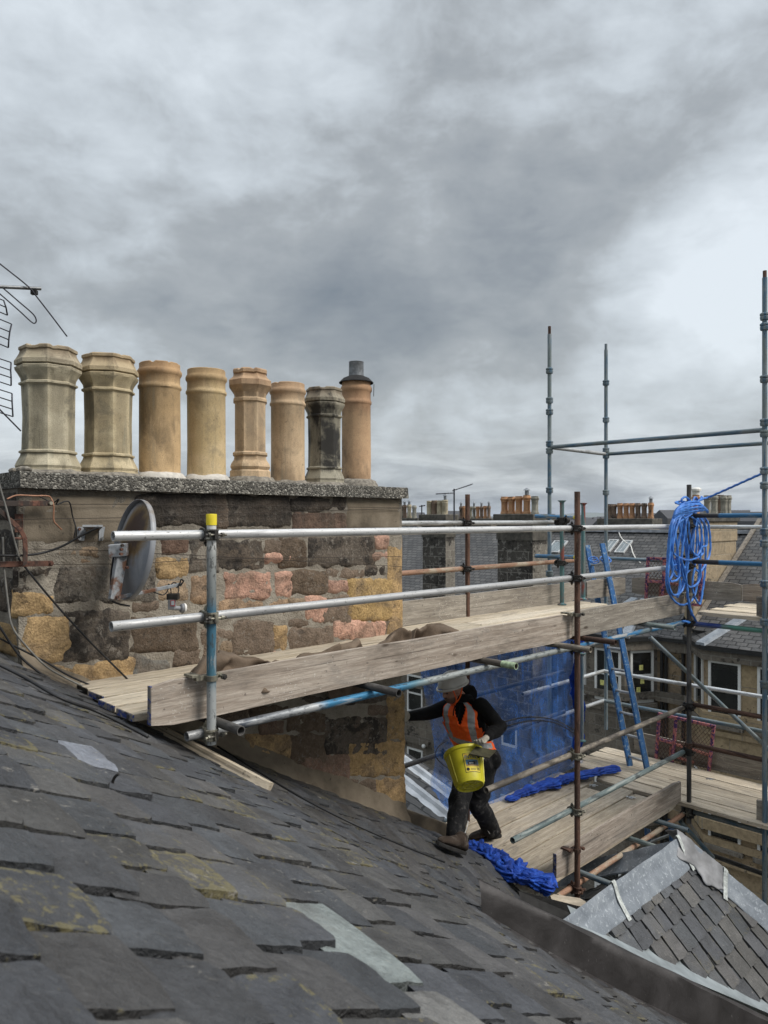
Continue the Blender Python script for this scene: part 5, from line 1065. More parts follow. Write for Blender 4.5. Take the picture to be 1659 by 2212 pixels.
# dark chain tying the net back
def chain(pts, label):
    P = spline(pts, 26); m = MB()
    for i in range(len(P) - 1):
        d = (P[i + 1] - P[i]); x = d.normalized(); y = x.orthogonal().normalized(); y = y if i % 2 else x.cross(y); L = d.length * .75
        m.path([P[i] + x * (L * math.cos(a)) + y * (L * .5 * math.sin(a)) for a in [2 * math.pi * k / 8 for k in range(8)]], .0035, 5, closed=True)
    return tag(m.build('tie_chain', M_DARK, None, smooth=True), label, 'chain', 'chains tying the netting')
chain([WP(1058, 1574, 1.42), WP(1100, 1556, 1.42), WP(1150, 1549, 1.43), WP(1200, 1556, 1.44), WP(1240, 1577, 1.45)], 'upper dark tie chain arching across the blue netting')
chain([WP(1056, 1585, 1.42), WP(1100, 1567, 1.42), WP(1150, 1557, 1.43), WP(1200, 1562, 1.44), WP(1240, 1583, 1.45)], 'lower dark tie chain arching across the blue netting')
chain([WP(968, 1598, 1.44), WP(948, 1612, 1.44), WP(941, 1632, 1.44), WP(955, 1650, 1.44), WP(972, 1662, 1.44)], 'dark tie chain dangling at the free edge of the netting')
# ---- rope
def m_rope():
    t = Mt('blue_polypropylene_rope', jitter=False); n = t.noise(14, 4, .6); n2 = t.noise(240, 2, .5); c = t.mix(t.rng(n, .3, .7), (.028, .13, .45), (.055, .22, .64)); c = t.mix(t.math('MULTIPLY', t.rng(n2, .6, .75), .4), c, (.16, .36, .80)); return t.end(c, .45, 0, .5)
M_ROPE = m_rope(); rope = MB(); RR = .0105
cpt = W(uC, 0, 0)
def RP(px, py, d): p = WP(px, py, 0); return p + (p.normalized() * -1) * d      # d metres nearer than the standard's plane
def resample(P, st):
    out = [P[0]]; acc = 0
    for i in range(1, len(P)):
        a, b_ = P[i - 1], P[i]; L = (b_ - a).length
        while acc + L >= st:
            t = (st - acc) / L; a = a.lerp(b_, t); out.append(a); L = (b_ - a).length; acc = 0
        acc += L
    return out
def lay(pts, n=10, r=RR): rope.path(resample(spline(pts, n), .0085), r, 9, twist=.42)
rr_ = random.Random(4)
loops = [(1447, 1500, 1246), (1440, 1508, 1306), (1446, 1486, 1285), (1452, 1494, 1232), (1455, 1520, 1210), (1463, 1482, 1290), (1444, 1475, 1222), (1470, 1515, 1268), (1449, 1468, 1255), (1490, 1531, 1235), (1496, 1526, 1200), (1500, 1522, 1304)]
for i, (xl, xr_, yb) in enumerate(loops):
    d0 = rr_.uniform(.03, .10); j = lambda a: rr_.uniform(-a, a); xm = (xl + xr_) / 2
    lay([RP(1472 + j(8) + (25 if xl > 1485 else 0), 1108 + j(4), d0), RP(xl + 8 + j(3), 1130 + j(4), d0 + .01), RP(xl + j(3), 1165 + (yb - 1165) * .3, d0 + j(.02)), RP(xl + j(6), 1165 + (yb - 1165) * .75, d0 + j(.02)), RP(xm - 6 + j(6), yb, d0), RP(xr_ - 6 + j(5), yb - 16 + j(8), d0 + j(.02)), RP(xr_ + j(4), 1165 + (yb - 1165) * .35, d0 + j(.02)), RP(xr_ - 4 + j(4), 1135 + j(4), d0), RP(1492 + j(8) + (20 if xl > 1485 else 0), 1112 + j(3), d0)], 12)
for i in range(9):     # the gathered head, wound across the standard and the rail
    t = i / 8; d = .05 + .05 * math.sin(math.pi * t)
    lay([RP(1452 + 6 * t, 1126 - 20 * t, d - .06), RP(1456 + 8 * t, 1120 - 23 * t, d), RP(1478, 1112 - 24 * t + rr_.uniform(-2, 2), d + .035), RP(1503, 1104 - 19 * t + rr_.uniform(-2, 2), d + .03), RP(1526 - 12 * t, 1102 - 13 * t, d), RP(1529 - 14 * t, 1108 - 17 * t, d - .06)], 10)
lay([RP(1478, 1092, .05), RP(1472, 1080, .05), RP(1481, 1074, .04), RP(1490, 1083, .05), RP(1470, 1088, .04), RP(1459, 1086, .03), RP(1472, 1083, -.05), RP(1492, 1086, -.05), RP(1506, 1080, .04), RP(1501, 1074, .05), RP(1497, 1085, .05), RP(1512, 1080, .03), RP(1516, 1073, .03), RP(1514, 1082, -.02)], 10)
dpt = W(UE, vD, zat(UE, vD, 1023)); lay([RP(1508, 1083, .02), RP(1520, 1077, .02), RP(1538, 1071, .0), dpt + Vector((-.03, 0, 0))], 14, .0115)
lay([RP(1470, 1205, .12), RP(1478, 1232, .13), RP(1483, 1262, .12), RP(1487, 1296, .12), RP(1493, 1322, .11), RP(1503, 1341, .07), RP(1507, 1350, .03), RP(1496, 1347, .05), RP(1482, 1343, .06), RP(1474, 1342, .05)], 14, .0125)
tag(rope.build('rope_coil', M_ROPE, None, smooth=True), 'bright blue rope coiled and knotted on the dark standard', 'rope')
# ladder lashing
lash = MB()
for px, py in ((1281, 1208), (1284, 1212), (1306, 1206), (1310, 1211)): lash.path([RY_(px + 10 * math.cos(a), py + 5 * math.sin(a), 9.25 - .06 * math.sin(a)) for a in [2 * math.pi * k / 12 for k in range(12)]], .008, 6, closed=True)
tag(lash.build('tie_rope', M_ROPE, None, smooth=True), 'blue rope lashing the ladder head to the rail', 'rope')
# ---- hessian cloths
def m_hess():
    t = Mt('brown_hessian', jitter=False); n = t.noise(6, 6, .62, .4); w1 = t.noise(260, 2, .5); c = t.mix(t.rng(n, .3, .7), (.10, .072, .051), (.19, .145, .108)); c = t.mix(t.math('MULTIPLY', t.rng(w1, .5, .7), .45), c, (.22, .17, .125)); t.bump(t.math('ADD', t.math('MULTIPLY', w1, .5), n), .6, .006); return t.end(c, .95, 0, .1)
M_HESS = m_hess()
def heap(u0, u1, vc, wd, hfun, seed, label, nu=170, nv=64):
    """a cloth dropped in folds: a meandering section whose folds wander along its length"""
    SEC = [(-.62, .02), (-.50, .42), (-.22, .62), (-.30, .98), (.02, 1.05), (.12, .60), (-.06, .34), (.16, .20), (.30, .52), (.46, .66), (.50, .22), (.66, .02)]; m = MB(); L = u1 - u0; ks = int(max(14, L / .055)); secs = []
    for i in range(ks + 1):
        u = u0 + L * i / ks; e = min(1, (i + .35) / 2.2, (ks - i + .35) / 2.2); H = hfun(u) * (.86 + .34 * fb((u * 2.6, seed, 9), 1, 3)); Wd = wd * (.8 + .5 * fb((u * 1.7, seed, 4), 1, 2)); row = []
        for k, (y, z) in enumerate(SEC):
            n1 = 1.25 * fb((u * 4.3 + k * 5.3, seed, k), 1, 3); n2 = fb((u * 2.7 + k * 3.7, seed + 9, k), 1, 3); n3 = fb((u * 5 + k, seed + 4, k * 2.1), 1, 2)
            row.append(Vector((u + .06 * n3, vc + (y + .42 * n1) * Wd * e ** .5, DT + .008 + max(.0, min(1.25, z * (1 + .42 * n2) + .10 * n2)) * H * e)))
        secs.append(spline(row, 6))
    nk = len(secs[0]); cols = [spline([secs[i][k] for i in range(ks + 1)], 4) for k in range(nk)]
    n = len(cols[0])
    for i in range(n):
        for k in range(nk):
            q = cols[k][i]; q = q + Vector((0, .006 * fb((q.x * 9, q.y * 9, q.z * 9), 1, 3), .010 * fb((q.x * 14, q.y * 14, seed), 1, 3))); m.v.append(tuple(W(q.x, q.y, max(q.z, DT + .004))))
    m.f = [(i * nk + k, i * nk + k + 1, (i + 1) * nk + k + 1, (i + 1) * nk + k) for i in range(n - 1) for k in range(nk - 1)]; m.m = [0] * len(m.f); m.c = [None] * len(m.f)
    return tag(m.build('hessian_cloth', M_HESS, None, smooth=True, solid=.006), label, 'cloth', 'hessian cloths on the upper platform')
heap(at_v(386, .26), at_v(792, .26), .24, .23, lambda u: .17 + .03 * math.sin(u * 6), 3, 'long brown hessian cloth heaped behind the toe board below the chimney')
heap(at_v(775, .25), at_v(885, .25), .24, .22, lambda u: .17 + .02 * math.sin(u * 9), 9, 'brown hessian fold bridging the two cloth heaps at the toe board')
heap(at_v(872, .30), at_v(992, .30), .32, .30, lambda u: .165 + .03 * math.sin(u * 7 + 1), 6, 'crumpled brown hessian heap beyond the chimney corner on pale planks')
m = MB()
def dr(s, t):
    a = on_v(690 + 115 * s, 1490, .98); sag = math.sin(math.pi * (.12 + .8 * s)) ** .8; z = -1.02 - t * (.40 * sag + .02); return W(a[0] + .03 * math.sin(t * 3), .98 - .05 * math.sin(s * 7 + t * 2) + .04 * fb((s * 4, t * 3, 2), 1, 3), z)
m.grid(dr, 40, 26); tag(m.build('hessian_cloth', M_HESS, None, smooth=True, solid=.006), 'dark hessian pouch hanging below the upper planks against the wall', 'cloth', 'hessian cloths on the upper platform')

p = Vector(W(*on_roof(243, 1703, .012))); m = MB(); m.path(spline([p, p + Vector((.002, 0, .022)), p + Vector((.010, 0, .036)), p + Vector((.018, 0, .040))], 5), .0042, 7); tag(m.build('slate_hook', M_BLK, None, smooth=True), 'small black hook standing up from the slates beside the pale patch', 'hook')
# ================================================================ the buildings round the court
def brick(t, vec, wid, row, c1, c2, mor, size=.012, off=.5):
    x = t.n('ShaderNodeTexBrick'); t.put(x.inputs['Vector'], vec); x.offset = off; x.inputs['Scale'].default_value = 1.0; x.inputs['Brick Width'].default_value = wid; x.inputs['Row Height'].default_value = row
    x.inputs['Mortar Size'].default_value = size; x.inputs['Mortar Smooth'].default_value = .3; t.put(x.inputs['Color1'], c1); t.put(x.inputs['Color2'], c2); t.put(x.inputs['Mortar'], mor); x.inputs['Bias'].default_value = 0.0; return x.outputs['Color'], x.outputs['Fac']
def xz(t, sx=1.0, axis=2):
    s = t.sep(); c = t.n('ShaderNodeCombineXYZ'); t.put(c.inputs[0], s[0]); t.put(c.inputs[1], s[axis]); return c.outputs[0]
def m_ashlar(name, c1, c2, mor, grime=.6, wid=.72, row=.34, black=(.022, .020, .018), pale=None, y_axis=None, size=.012):
    t = Mt(name, jitter=False); n = t.noise(1.1, 6, .65, .4); n2 = t.noise(7, 6, .68, .3); n3 = t.noise(30, 4, .6); v = xz(t)
    if y_axis:
        s = t.sep(); c = t.n('ShaderNodeCombineXYZ'); t.put(c.inputs[0], t.math('ADD', s[0], s[1])); t.put(c.inputs[1], s[2]); v = c.outputs[0]
    wv = t.n('ShaderNodeVectorMath', operation='ADD'); nv = t.n('ShaderNodeTexNoise'); t.put(nv.inputs['Vector'], t.co); nv.inputs['Scale'].default_value = 3.0; sc2 = t.n('ShaderNodeVectorMath', operation='SCALE'); t.put(sc2.inputs[0], nv.outputs['Color']); sc2.inputs['Scale'].default_value = .035; t.put(wv.inputs[0], v); t.put(wv.inputs[1], sc2.outputs[0])
    col, fac = brick(t, wv.outputs[0], wid, row, c1, c2, mor, size); c = t.scale(col, t.rng(n2, .3, .7, .65, 1.3, False))
    g = t.math('ADD', t.math('MULTIPLY', n, .5), t.math('MULTIPLY', n2, .5)); c = t.mix(t.math('MULTIPLY', t.rng(g, .56 - .16 * grime, .64 - .10 * grime), .88), c, black)
    if pale: c = t.mix(t.math('MULTIPLY', t.rng(t.noise(5, 6, .72, .5, off=(7, 3, 2)), .54, .60), .8), c, pale)
    t.bump(t.math('ADD', t.math('MULTIPLY', fac, -1.2), n3), .6, .02); return t.end(c, .92, 0, .2)
ASH = m_ashlar('warm_ashlar', (.29, .215, .135), (.20, .16, .115), (.24, .21, .17), .12)
ASHD = m_ashlar('grimy_ashlar', (.19, .165, .135), (.13, .115, .095), (.22, .205, .18), .28)
ASHT = m_ashlar('tan_dressed_stone', (.35, .27, .165), (.29, .22, .14), (.25, .21, .16), .05, 1.6, .9)
SOOT = m_ashlar('sooty_stack_stone', (.055, .05, .045), (.10, .09, .078), (.20, .185, .16), .6, .85, .36, pale=(.24, .225, .20), y_axis=True, size=.018); SOOTL = m_ashlar('pale_stack_stone', (.22, .20, .17), (.17, .155, .13), (.28, .26, .22), .4, .5, .30, pale=(.30, .28, .245), y_axis=True)
TANS = m_ashlar('tan_gable_stone', (.36, .285, .19), (.29, .235, .16), (.33, .28, .21), .18, .7, .38, y_axis=True)
CAPM = plain('weathered_cap_stone', (.085, .078, .065), .9, 0, .4, 6)
def m_fslate():
    t = Mt('distant_slate', jitter=False); s = t.sep(); c = t.n('ShaderNodeCombineXYZ'); t.put(c.inputs[0], s[0]); t.put(c.inputs[1], s[1])
    nv = t.n('ShaderNodeTexNoise'); t.put(nv.inputs['Vector'], t.co); nv.inputs['Scale'].default_value = 5.0; sc2 = t.n('ShaderNodeVectorMath', operation='SCALE'); t.put(sc2.inputs[0], nv.outputs['Color']); sc2.inputs['Scale'].default_value = .07; a = t.n('ShaderNodeVectorMath', operation='ADD'); t.put(a.inputs[0], c.outputs[0]); t.put(a.inputs[1], sc2.outputs[0])
    col, fac = brick(t, a.outputs[0], .30, .20, (.050, .049, .049), (.090, .086, .082), (.012, .012, .012), .018); n = t.noise(1.2, 5, .6, .3); n2 = t.noise(14, 5, .65)
    c2 = t.scale(col, t.rng(n, .3, .7, .7, 1.35, False)); c2 = t.scale(c2, t.rng(n2, .3, .7, .7, 1.3, False)); t.bump(t.math('MULTIPLY', fac, -1.0), .9, .03); return t.end(c2, .6, 0, .4)
FSL = m_fslate(); M_WIN = plain('white_window_paint', (.66, .66, .64), .5, 0, .06); M_GUT = plain('black_gutter', (.018, .018, .018), .5)
def m_glass():
    t = Mt('dark_window_glass'); n = t.noise(1.5, 3); c = t.mix(t.rng(n, .35, .65), (.010, .011, .012), (.028, .028, .026)); return t.end(c, .08, 0, .5)
M_GLS = m_glass(); M_NOTE = plain('yellow_paper', (.62, .60, .20), .8)
far = thing('tenement_building', 'far stone tenement with bay windows and a broad slate roof across the court', 'building', W(20, 6, -14))
FM = lambda u, v, z=0.0: Matrix(((-V.x, U.x, 0, W(u, v, 0).x), (-V.y, U.y, 0, W(u, v, 0).y), (-V.z, U.z, 1, z), (0, 0, 0, 1)))     # local x to the right along the facade, y inwards
def poly_wall(name, pts, z0, z1, mat, parent=far, close=False):
    """upright wall along plan points (u,v); its local frame sits at the first point"""
    m = MB(); M = FM(*pts[0]); Mi = M.inverted(); n = len(pts)
    for z in (z0, z1):
        for p in pts: m.v.append(tuple(Mi @ W(p[0], p[1], z)))
    m.f = [(i, i + 1, n + i + 1, n + i) for i in range(n - 1)]; m.m = [0] * len(m.f); m.c = [None] * len(m.f); return m.build(name, mat, parent, M)
UF0, UB = 20.0, 18.7
v15, v1240, v1275, v1352, v1418, v1498 = [at_u(px, UF0) for px in (860, 1240, 1262, 1352, 1418, 1494)]
EZ = -3.72
bayL = [(UF0, at_u(1236, UF0)), (19.0, at_u(1272, 19.0)), (19.0, at_u(1349, 19.0)), (UF0, at_u(1420, UF0))]
bayR = [(UF0, at_u(1494, UF0)), (UB, at_u(1527, UB)), (UB, at_u(1790, UB)), (UF0, at_u(1830, UF0))]
poly_wall('stone_wall', [(UF0, 30), (UF0, bayL[0][1])], -15, EZ, ASHD); poly_wall('bay_wall', bayL, -15, EZ, ASHD); poly_wall('stone_wall', [(UF0, bayL[3][1]), (UF0, bayR[0][1])], -15, EZ, ASH); poly_wall('bay_wall', bayR, -15, EZ + .12, ASHT); poly_wall('stone_wall', [(UF0, bayR[3][1]), (UF0, -12)], -15, EZ, ASH)
def course(name, pts, z0, z1, out, mat, parent=far):
    m = MB(); n = len(pts); P = []
    for i, p in enumerate(pts):
        a = Vector(pts[max(0, i - 1)]); b_ = Vector(pts[min(n - 1, i + 1)]); c = Vector(p); d1 = (c - a).normalized() if i else (b_ - c).normalized(); d2 = (b_ - c).normalized() if i < n - 1 else d1
        nn = Vector((d1.y, -d1.x)) + Vector((d2.y, -d2.x)); nn = nn.normalized() if nn.length else Vector((-1, 0)); nn = nn if nn.x < 0 else -nn; P.append((c, c + nn * out))
    for z in (z0, z1):
        for c, o in P: m.v += [tuple(W(c.x, c.y, z)), tuple(W(o.x, o.y, z))]
    k = 2 * n
    for i in range(n - 1): m.f += [(2 * i + 1, 2 * i + 3, k + 2 * i + 3, k + 2 * i + 1), (k + 2 * i, k + 2 * i + 1, k + 2 * i + 3, k + 2 * i + 2), (2 * i, 2 * i + 2, 2 * i + 3, 2 * i + 1)]
    m.f += [(0, 1, k + 1, k), (2 * n - 2, 2 * n - 1, k + 2 * n - 1, k + 2 * n - 2)]; m.m = [0] * len(m.f); m.c = [None] * len(m.f); return m.build(name, mat, parent)
for bay, dz in ((bayL, 0), (bayR, .12)):
    course('eaves_cornice', bay, EZ + dz - .30, EZ + dz - .02, .16, ASHD); course('gutter', bay, EZ + dz - .015, EZ + dz + .11, .26, M_GUT)
    for z, h, o_ in ((-5.55, .22, .14), (-5.95, .14, .08), (-8.55, .28, .22), (-8.95, .20, .12), (-9.4, .16, .2)): course('string_course', bay, z, z + h, o_, ASHD if bay is bayL else ASHT)
for seg_ in ([(UF0, 30), (UF0, bayL[0][1])], [(UF0, bayL[3][1]), (UF0, bayR[0][1])]):
    course('eaves_cornice', seg_, EZ - .32, EZ - .02, .18, ASHD); course('gutter', seg_, EZ - .015, EZ + .10, .28, M_GUT); course('string_course', seg_, -5.6, -5.3, .2, ASHD); course('string_course', seg_, -6.9, -6.72, .1, ASHD)
def window(parent, a, b_, z0, z1, notes=(), fr=.07, mid=True, blind=False):
    """a,b_: plan points (u,v), left and right as seen; sits 2 cm proud of the wall"""
    pa, pb = W(a[0], a[1], 0), W(b_[0], b_[1], 0); x = (pb - pa).normalized(); nrm = Vector((x.y, -x.x, 0)); L = (pb - pa).length; H = z1 - z0
    if nrm.dot(pa) > 0: nrm = -nrm
    M = Matrix(((x.x, -nrm.x, 0, pa.x + nrm.x * .02), (x.y, -nrm.y, 0, pa.y + nrm.y * .02), (0, 0, 1, z0), (0, 0, 0, 1)))
    m = MB(); m.box(0, fr, -.03, .06, 0, H); m.box(L - fr, L, -.03, .06, 0, H); m.box(fr, L - fr, -.03, .06, 0, fr * 1.3); m.box(fr, L - fr, -.03, .06, H - fr, H)
    if mid: m.box(fr, L - fr, -.024, .05, H * .50, H * .50 + fr * .9)
    o = m.build('window', M_WIN, parent, M); g = MB(); g.box(fr * .9, L - fr * .9, .012, .02, fr, H - fr * .9); g.build('pane', M_GLS, o, M)
    s_ = MB(); s_.box(-.08, L + .08, -.12, .04, -.14, -.004); s_.build('sill', ASHD, o, M)
    if notes:
        k = MB()
        for nx_, nz_ in notes: k.box(nx_ * L, nx_ * L + .13, .004, .010, nz_ * H, nz_ * H + .16, M=Matrix.Rotation(.0, 4, 'Y'))
        k.build('paper_note', M_NOTE, o, M)
    if blind: k = MB(); k.box(fr, L - fr, .0205, .024, H * .5, H - fr); k.build('net_curtain', plain('dim_curtain', (.10, .10, .095), .9), o, M)
    return o
def lerp2(p, q, t): return (p[0] + (q[0] - p[0]) * t, p[1] + (q[1] - p[1]) * t)
zAt = lambda u, v, py: zat(u, v, py)
u_, = (19.0,)
for k_, zt2, zb2 in ((0, -4.02, None), (1, None, None)):
    pass
a, b_ = (19.0, at_u(1286, 19.0)), (19.0, at_u(1342, 19.0)); zt1 = -4.05; zb1 = zat(19.0, a[1], 1508)
window(far, a, b_, zb1, zt1, ((.62, .30), (.20, .28), (.78, .12)))
a2, b2 = lerp2(bayL[2], bayL[3], .16), lerp2(bayL[2], bayL[3], .86); window(far, a2, b2, zb1, zt1, ((.40, .62), (.45, .36), (.28, .20)))
window(far, lerp2(bayL[0], bayL[1], .15), lerp2(bayL[0], bayL[1], .85), zb1, zt1)
for dz in (-3.3, -6.6):
    window(far, a, b_, zb1 + dz, zt1 + dz - .1); window(far, a2, b2, zb1 + dz, zt1 + dz - .1)
a, b_ = (UB, at_u(1531, UB)), (UB, at_u(1601, UB)); zb2 = zat(UB, a[1], 1556); zt2 = zat(UB, a[1], 1424)
window(far, a, b_, zb2, zt2, blind=True); a3, b3 = (UB, at_u(1637, UB)), (UB, at_u(1712, UB)); window(far, a3, b3, zb2, zt2)
window(far, lerp2(bayR[0], bayR[1], .28), lerp2(bayR[0], bayR[1], .80), zb2, zt2)
for dz in (-3.35, -6.7): window(far, a, b_, zb2 + dz, zt2 + dz); window(far, a3, b3, zb2 + dz, zt2 + dz); window(far, lerp2(bayR[0], bayR[1], .28), lerp2(bayR[0], bayR[1], .80), zb2 + dz, zt2 + dz)
vA_, vB_ = at_u(881, UF0), at_u(914, UF0); window(far, (UF0, vA_), (UF0, vB_), zat(UF0, vA_, 1536), zat(UF0, vA_, 1455)); window(far, (UF0, vA_), (UF0, vB_), zat(UF0, vA_, 1694), zat(UF0, vA_, 1612))
window(far, (UF0, at_u(1085, UF0)), (UF0, at_u(1118, UF0)), zat(UF0, 12, 1620), zat(UF0, 12, 1525))
course('window_hood', [(UF0, vA_ + .4), (UF0, vB_ - .4)], zat(UF0, vA_, 1598), zat(UF0, vA_, 1588), .18, ASHD)
lm_ = MB(); lm_.ell(W(*on_u(915, 1612, UF0 - .35)), .08, .08, .08); lm_.tube(W(*on_u(915, 1612, UF0 - .35)), W(*on_u(915, 1612, UF0)), .06, 8); lm_.build('wall_lamp', M_WIN, far, smooth=True)
# downpipes in the recess
for px in (1432, 1441, 1478): v = at_u(px, UF0); m = MB(); m.tube(W(UF0 - .08, v, -15), W(UF0 - .08, v, EZ), .05, 10); m.build('downpipe', M_GUT, far)
# main roof
def roof_plane(name, u0, z0, u1, z1, va, vb, parent=far, mat=FSL, taper=0):
    a = W(u0, va, z0); sl = (W(u1, va, z1) - a); L = sl.length; y = sl.normalized(); x = -V; zz = x.cross(y); M = Matrix(((x.x, y.x, zz.x, a.x), (x.y, y.y, zz.y, a.y), (x.z, y.z, zz.z, a.z), (0, 0, 0, 1)))
    m = MB(); Wd = va - vb; m.box(0, Wd, 0, L, -.08, 0); return m.build(name, mat, parent, M), M
RU1 = 25.0; RZ1 = zat(RU1, at_u(1400, RU1), 1150)
vg = at_u(1497, UF0)                                   # the gable's plane
roof, RMx = roof_plane('roof_slates', UF0 - .15, EZ + .06, RU1, RZ1, 30, vg)
m = MB(); m.box(RU1 - .12, RU1 + .12, vg, 30, RZ1 + .0, RZ1 + .11, M=MUV); m.build('ridge_flashing', plain('pale_ridge_lead', (.36, .38, .41), .6, .1, .25, 6), far)
rb2 = MB(); rb2.add([W(RU1, 30, RZ1), W(RU1, -12, RZ1), W(31, -12, -4.5), W(31, 30, -4.5)], [(0, 1, 2, 3)]); rb2.build('roof_back', FSL, far)
# bay roofs with lead hips
def bay_roof(bay, dz, rise, back):
    top = [(UF0 + back, (bay[1][1] * .65 + bay[2][1] * .35)), (UF0 + back, (bay[1][1] * .35 + bay[2][1] * .65))]; z0 = EZ + dz + .12; z1 = z0 + rise
    o = .22; e = [(bay[0][0] + .0, bay[0][1] + o * .5), (bay[1][0] - o, bay[1][1] + .1), (bay[2][0] - o, bay[2][1] - .1), (bay[3][0], bay[3][1] - o * .5)]
    E = [W(p[0], p[1], z0) for p in e]; T = [W(p[0], p[1], z1) for p in top]
    for q in ((E[0], E[1], T[0]), (E[1], E[2], T[1], T[0]), (E[2], E[3], T[1])):
        x = (q[1] - q[0]).normalized(); n = x.cross(q[2] - q[0]).normalized(); n = n if n.z > 0 else -n; y = n.cross(x); M = Matrix(((x.x, y.x, n.x, q[0].x), (x.y, y.y, n.y, q[0].y), (x.z, y.z, n.z, q[0].z), (0, 0, 0, 1))); m = MB(); m.add([M.inverted() @ p for p in q], [tuple(range(len(q)))]); m.build('bay_roof', FSL, far, M)
    for a, b_ in ((E[1], T[0]), (E[2], T[1])):
        m = MB(); d = (b_ - a); s_ = d.cross(Zv).normalized(); m.hexa([a - s_ * .16 - Zv * .02, a + s_ * .16 - Zv * .02, b_ + s_ * .16 - Zv * .02, b_ - s_ * .16 - Zv * .02], [a - s_ * .13 + Zv * .06, a + s_ * .13 + Zv * .06, b_ + s_ * .13 + Zv * .06, b_ - s_ * .13 + Zv * .06]); m.build('lead_hip', M_ZINC, far)
bay_roof(bayL, 0, .9, 1.2); bay_roof(bayR, .12, 1.3, 1.8)
# skylights
def skylight(px0, px1, py0, py1):
    n = RMx.to_3x3() @ Vector((0, 0, 1)); k = n.dot(Vector(RMx.translation)); P = [ray(a, b_) * (k / ray(a, b_).dot(n)) for a, b_ in ((px0, py1), (px1, py1), (px1, py0), (px0, py0))]; c = sum(P, Vector()) / 4; w_ = max(.4, (P[1] - P[0]).length * .8) / 2; x = -V; y = RMx.to_3x3() @ Vector((0, 1, 0)); h_ = .42
    M = Matrix(((x.x, y.x, n.x, c.x), (x.y, y.y, n.y, c.y), (x.z, y.z, n.z, c.z), (0, 0, 0, 1))); m = MB(); m.box(-w_, w_, -h_, -h_ + .05, 0, .06); m.box(-w_, w_, h_ - .05, h_, 0, .06); m.box(-w_, -w_ + .05, -h_ + .05, h_ - .05, 0, .06); m.box(w_ - .05, w_, -h_ + .05, h_ - .05, 0, .06); m.box(-.015, .015, -h_ + .05, h_ - .05, 0, .05)
    o = m.build('skylight', plain('skylight_frame', (.45, .46, .46), .5), far, M); g = MB(); g.box(-w_ + .07, w_ - .07, -h_ + .08, h_ - .08, .03, .05); g.build('pane', plain('sky_glass', (.16, .19, .20), .1), o, M)
skylight(1184, 1222, 1169, 1196); skylight(1334, 1361, 1174, 1191); skylight(1309, 1326, 1174, 1187)
def roof_line(pts, r, mat, name):
    n = RMx.to_3x3() @ Vector((0, 0, 1)); k = n.dot(Vector(RMx.translation)) + .05; m = MB(); m.path(spline([ray(a, b_) * (k / ray(a, b_).dot(n)) for a, b_ in pts], 8), r, 6); return m.build(name, mat, far)
roof_line([(1336, 1147), (1341, 1160), (1352, 1172), (1362, 1178), (1367, 1194), (1374, 1207), (1384, 1216)], .02, M_WHT, 'roof_cable')
# gable stack and the roof beyond it
A1, A2 = on_v(1543, 1272, vg), on_v(1622, 1147, vg); slp = (A2[2] - A1[2]) / (A2[0] - A1[0]); gu0 = UF0 - .3; gz0 = A1[2] - slp * (A1[0] - gu0)
roofR, _ = roof_plane('roof_slates', gu0, gz0, A2[0] + .6, A2[2] + slp * .6, vg - .02, -14)
m = MB(); s_ = [W(gu0, vg - .02, gz0 + .02), W(A2[0] + .6, vg - .02, A2[2] + slp * .6 + .02), W(A2[0] + .6, vg - .15, A2[2] + slp * .6 + .02), W(gu0, vg - .15, gz0 + .02)]; m.hexa(s_, [p + Zv * .07 for p in s_]); m.build('skew_flashing', plain('tan_skew_mortar', (.20, .175, .145), .9, 0, .3, 10), far)
def stack_far(label, pl, pe, pr, u, zb, pcap, mat, matcap=CAPM, cap=(.26, .12), mat2=None):
    vc, vl = at_u(pe, u), at_u(pl, u); u1 = at_v(pr, vc); zc = zat(u, vc, pcap); M = FM(u, vl); Mi = M.inverted(); Lv, Lu = vl - vc, u1 - u
    t = thing('chimney_stack', label, 'chimney stack', M, 'chimney stacks across the court'); m = MB(); m.box(0, Lv, 0, Lu, zb, zc - cap[0] + .005); m.build('shaft', mat, t, M)
    k = MB(); k.box(-cap[1], Lv + cap[1], -cap[1], Lu + cap[1], zc - cap[0], zc); k.build('cap', matcap, t, M, bevel=.03)
    k = MB(); k.box(-.03, Lv + .03, -.03, Lu + .03, zc - cap[0] - .62, zc - cap[0] - .004); k.build('neck', CAPM if mat is SOOT else mat, t, M)
    if mat2: k = MB(); k.box(Lv - .003, Lv + .012, .01, Lu + .01, zb, zc - cap[0] - .76); k.build('pale_side', mat2, t, M)
    return t, u, vc, vl, u1, zc
ORD = ['first', 'second', 'third', 'fourth', 'fifth', 'sixth', 'seventh', 'eighth']
FP = {'o': m_pot('far_orange_pot', (.42, .215, .105), (.50, .28, .15), .05, .1, 21), 'b': m_pot('far_buff_pot', (.42, .36, .25), (.52, .46, .33), 0, .3, 22), 'g': m_pot('far_grey_pot', (.26, .25, .21), (.36, .34, .28), .1, .4, 23), 'd': m_pot('far_dark_pot', (.16, .11, .08), (.24, .17, .12), .35, .1, 24)}
CN = {'o': 'orange', 'b': 'cream', 'g': 'grey', 'd': 'dark brown'}
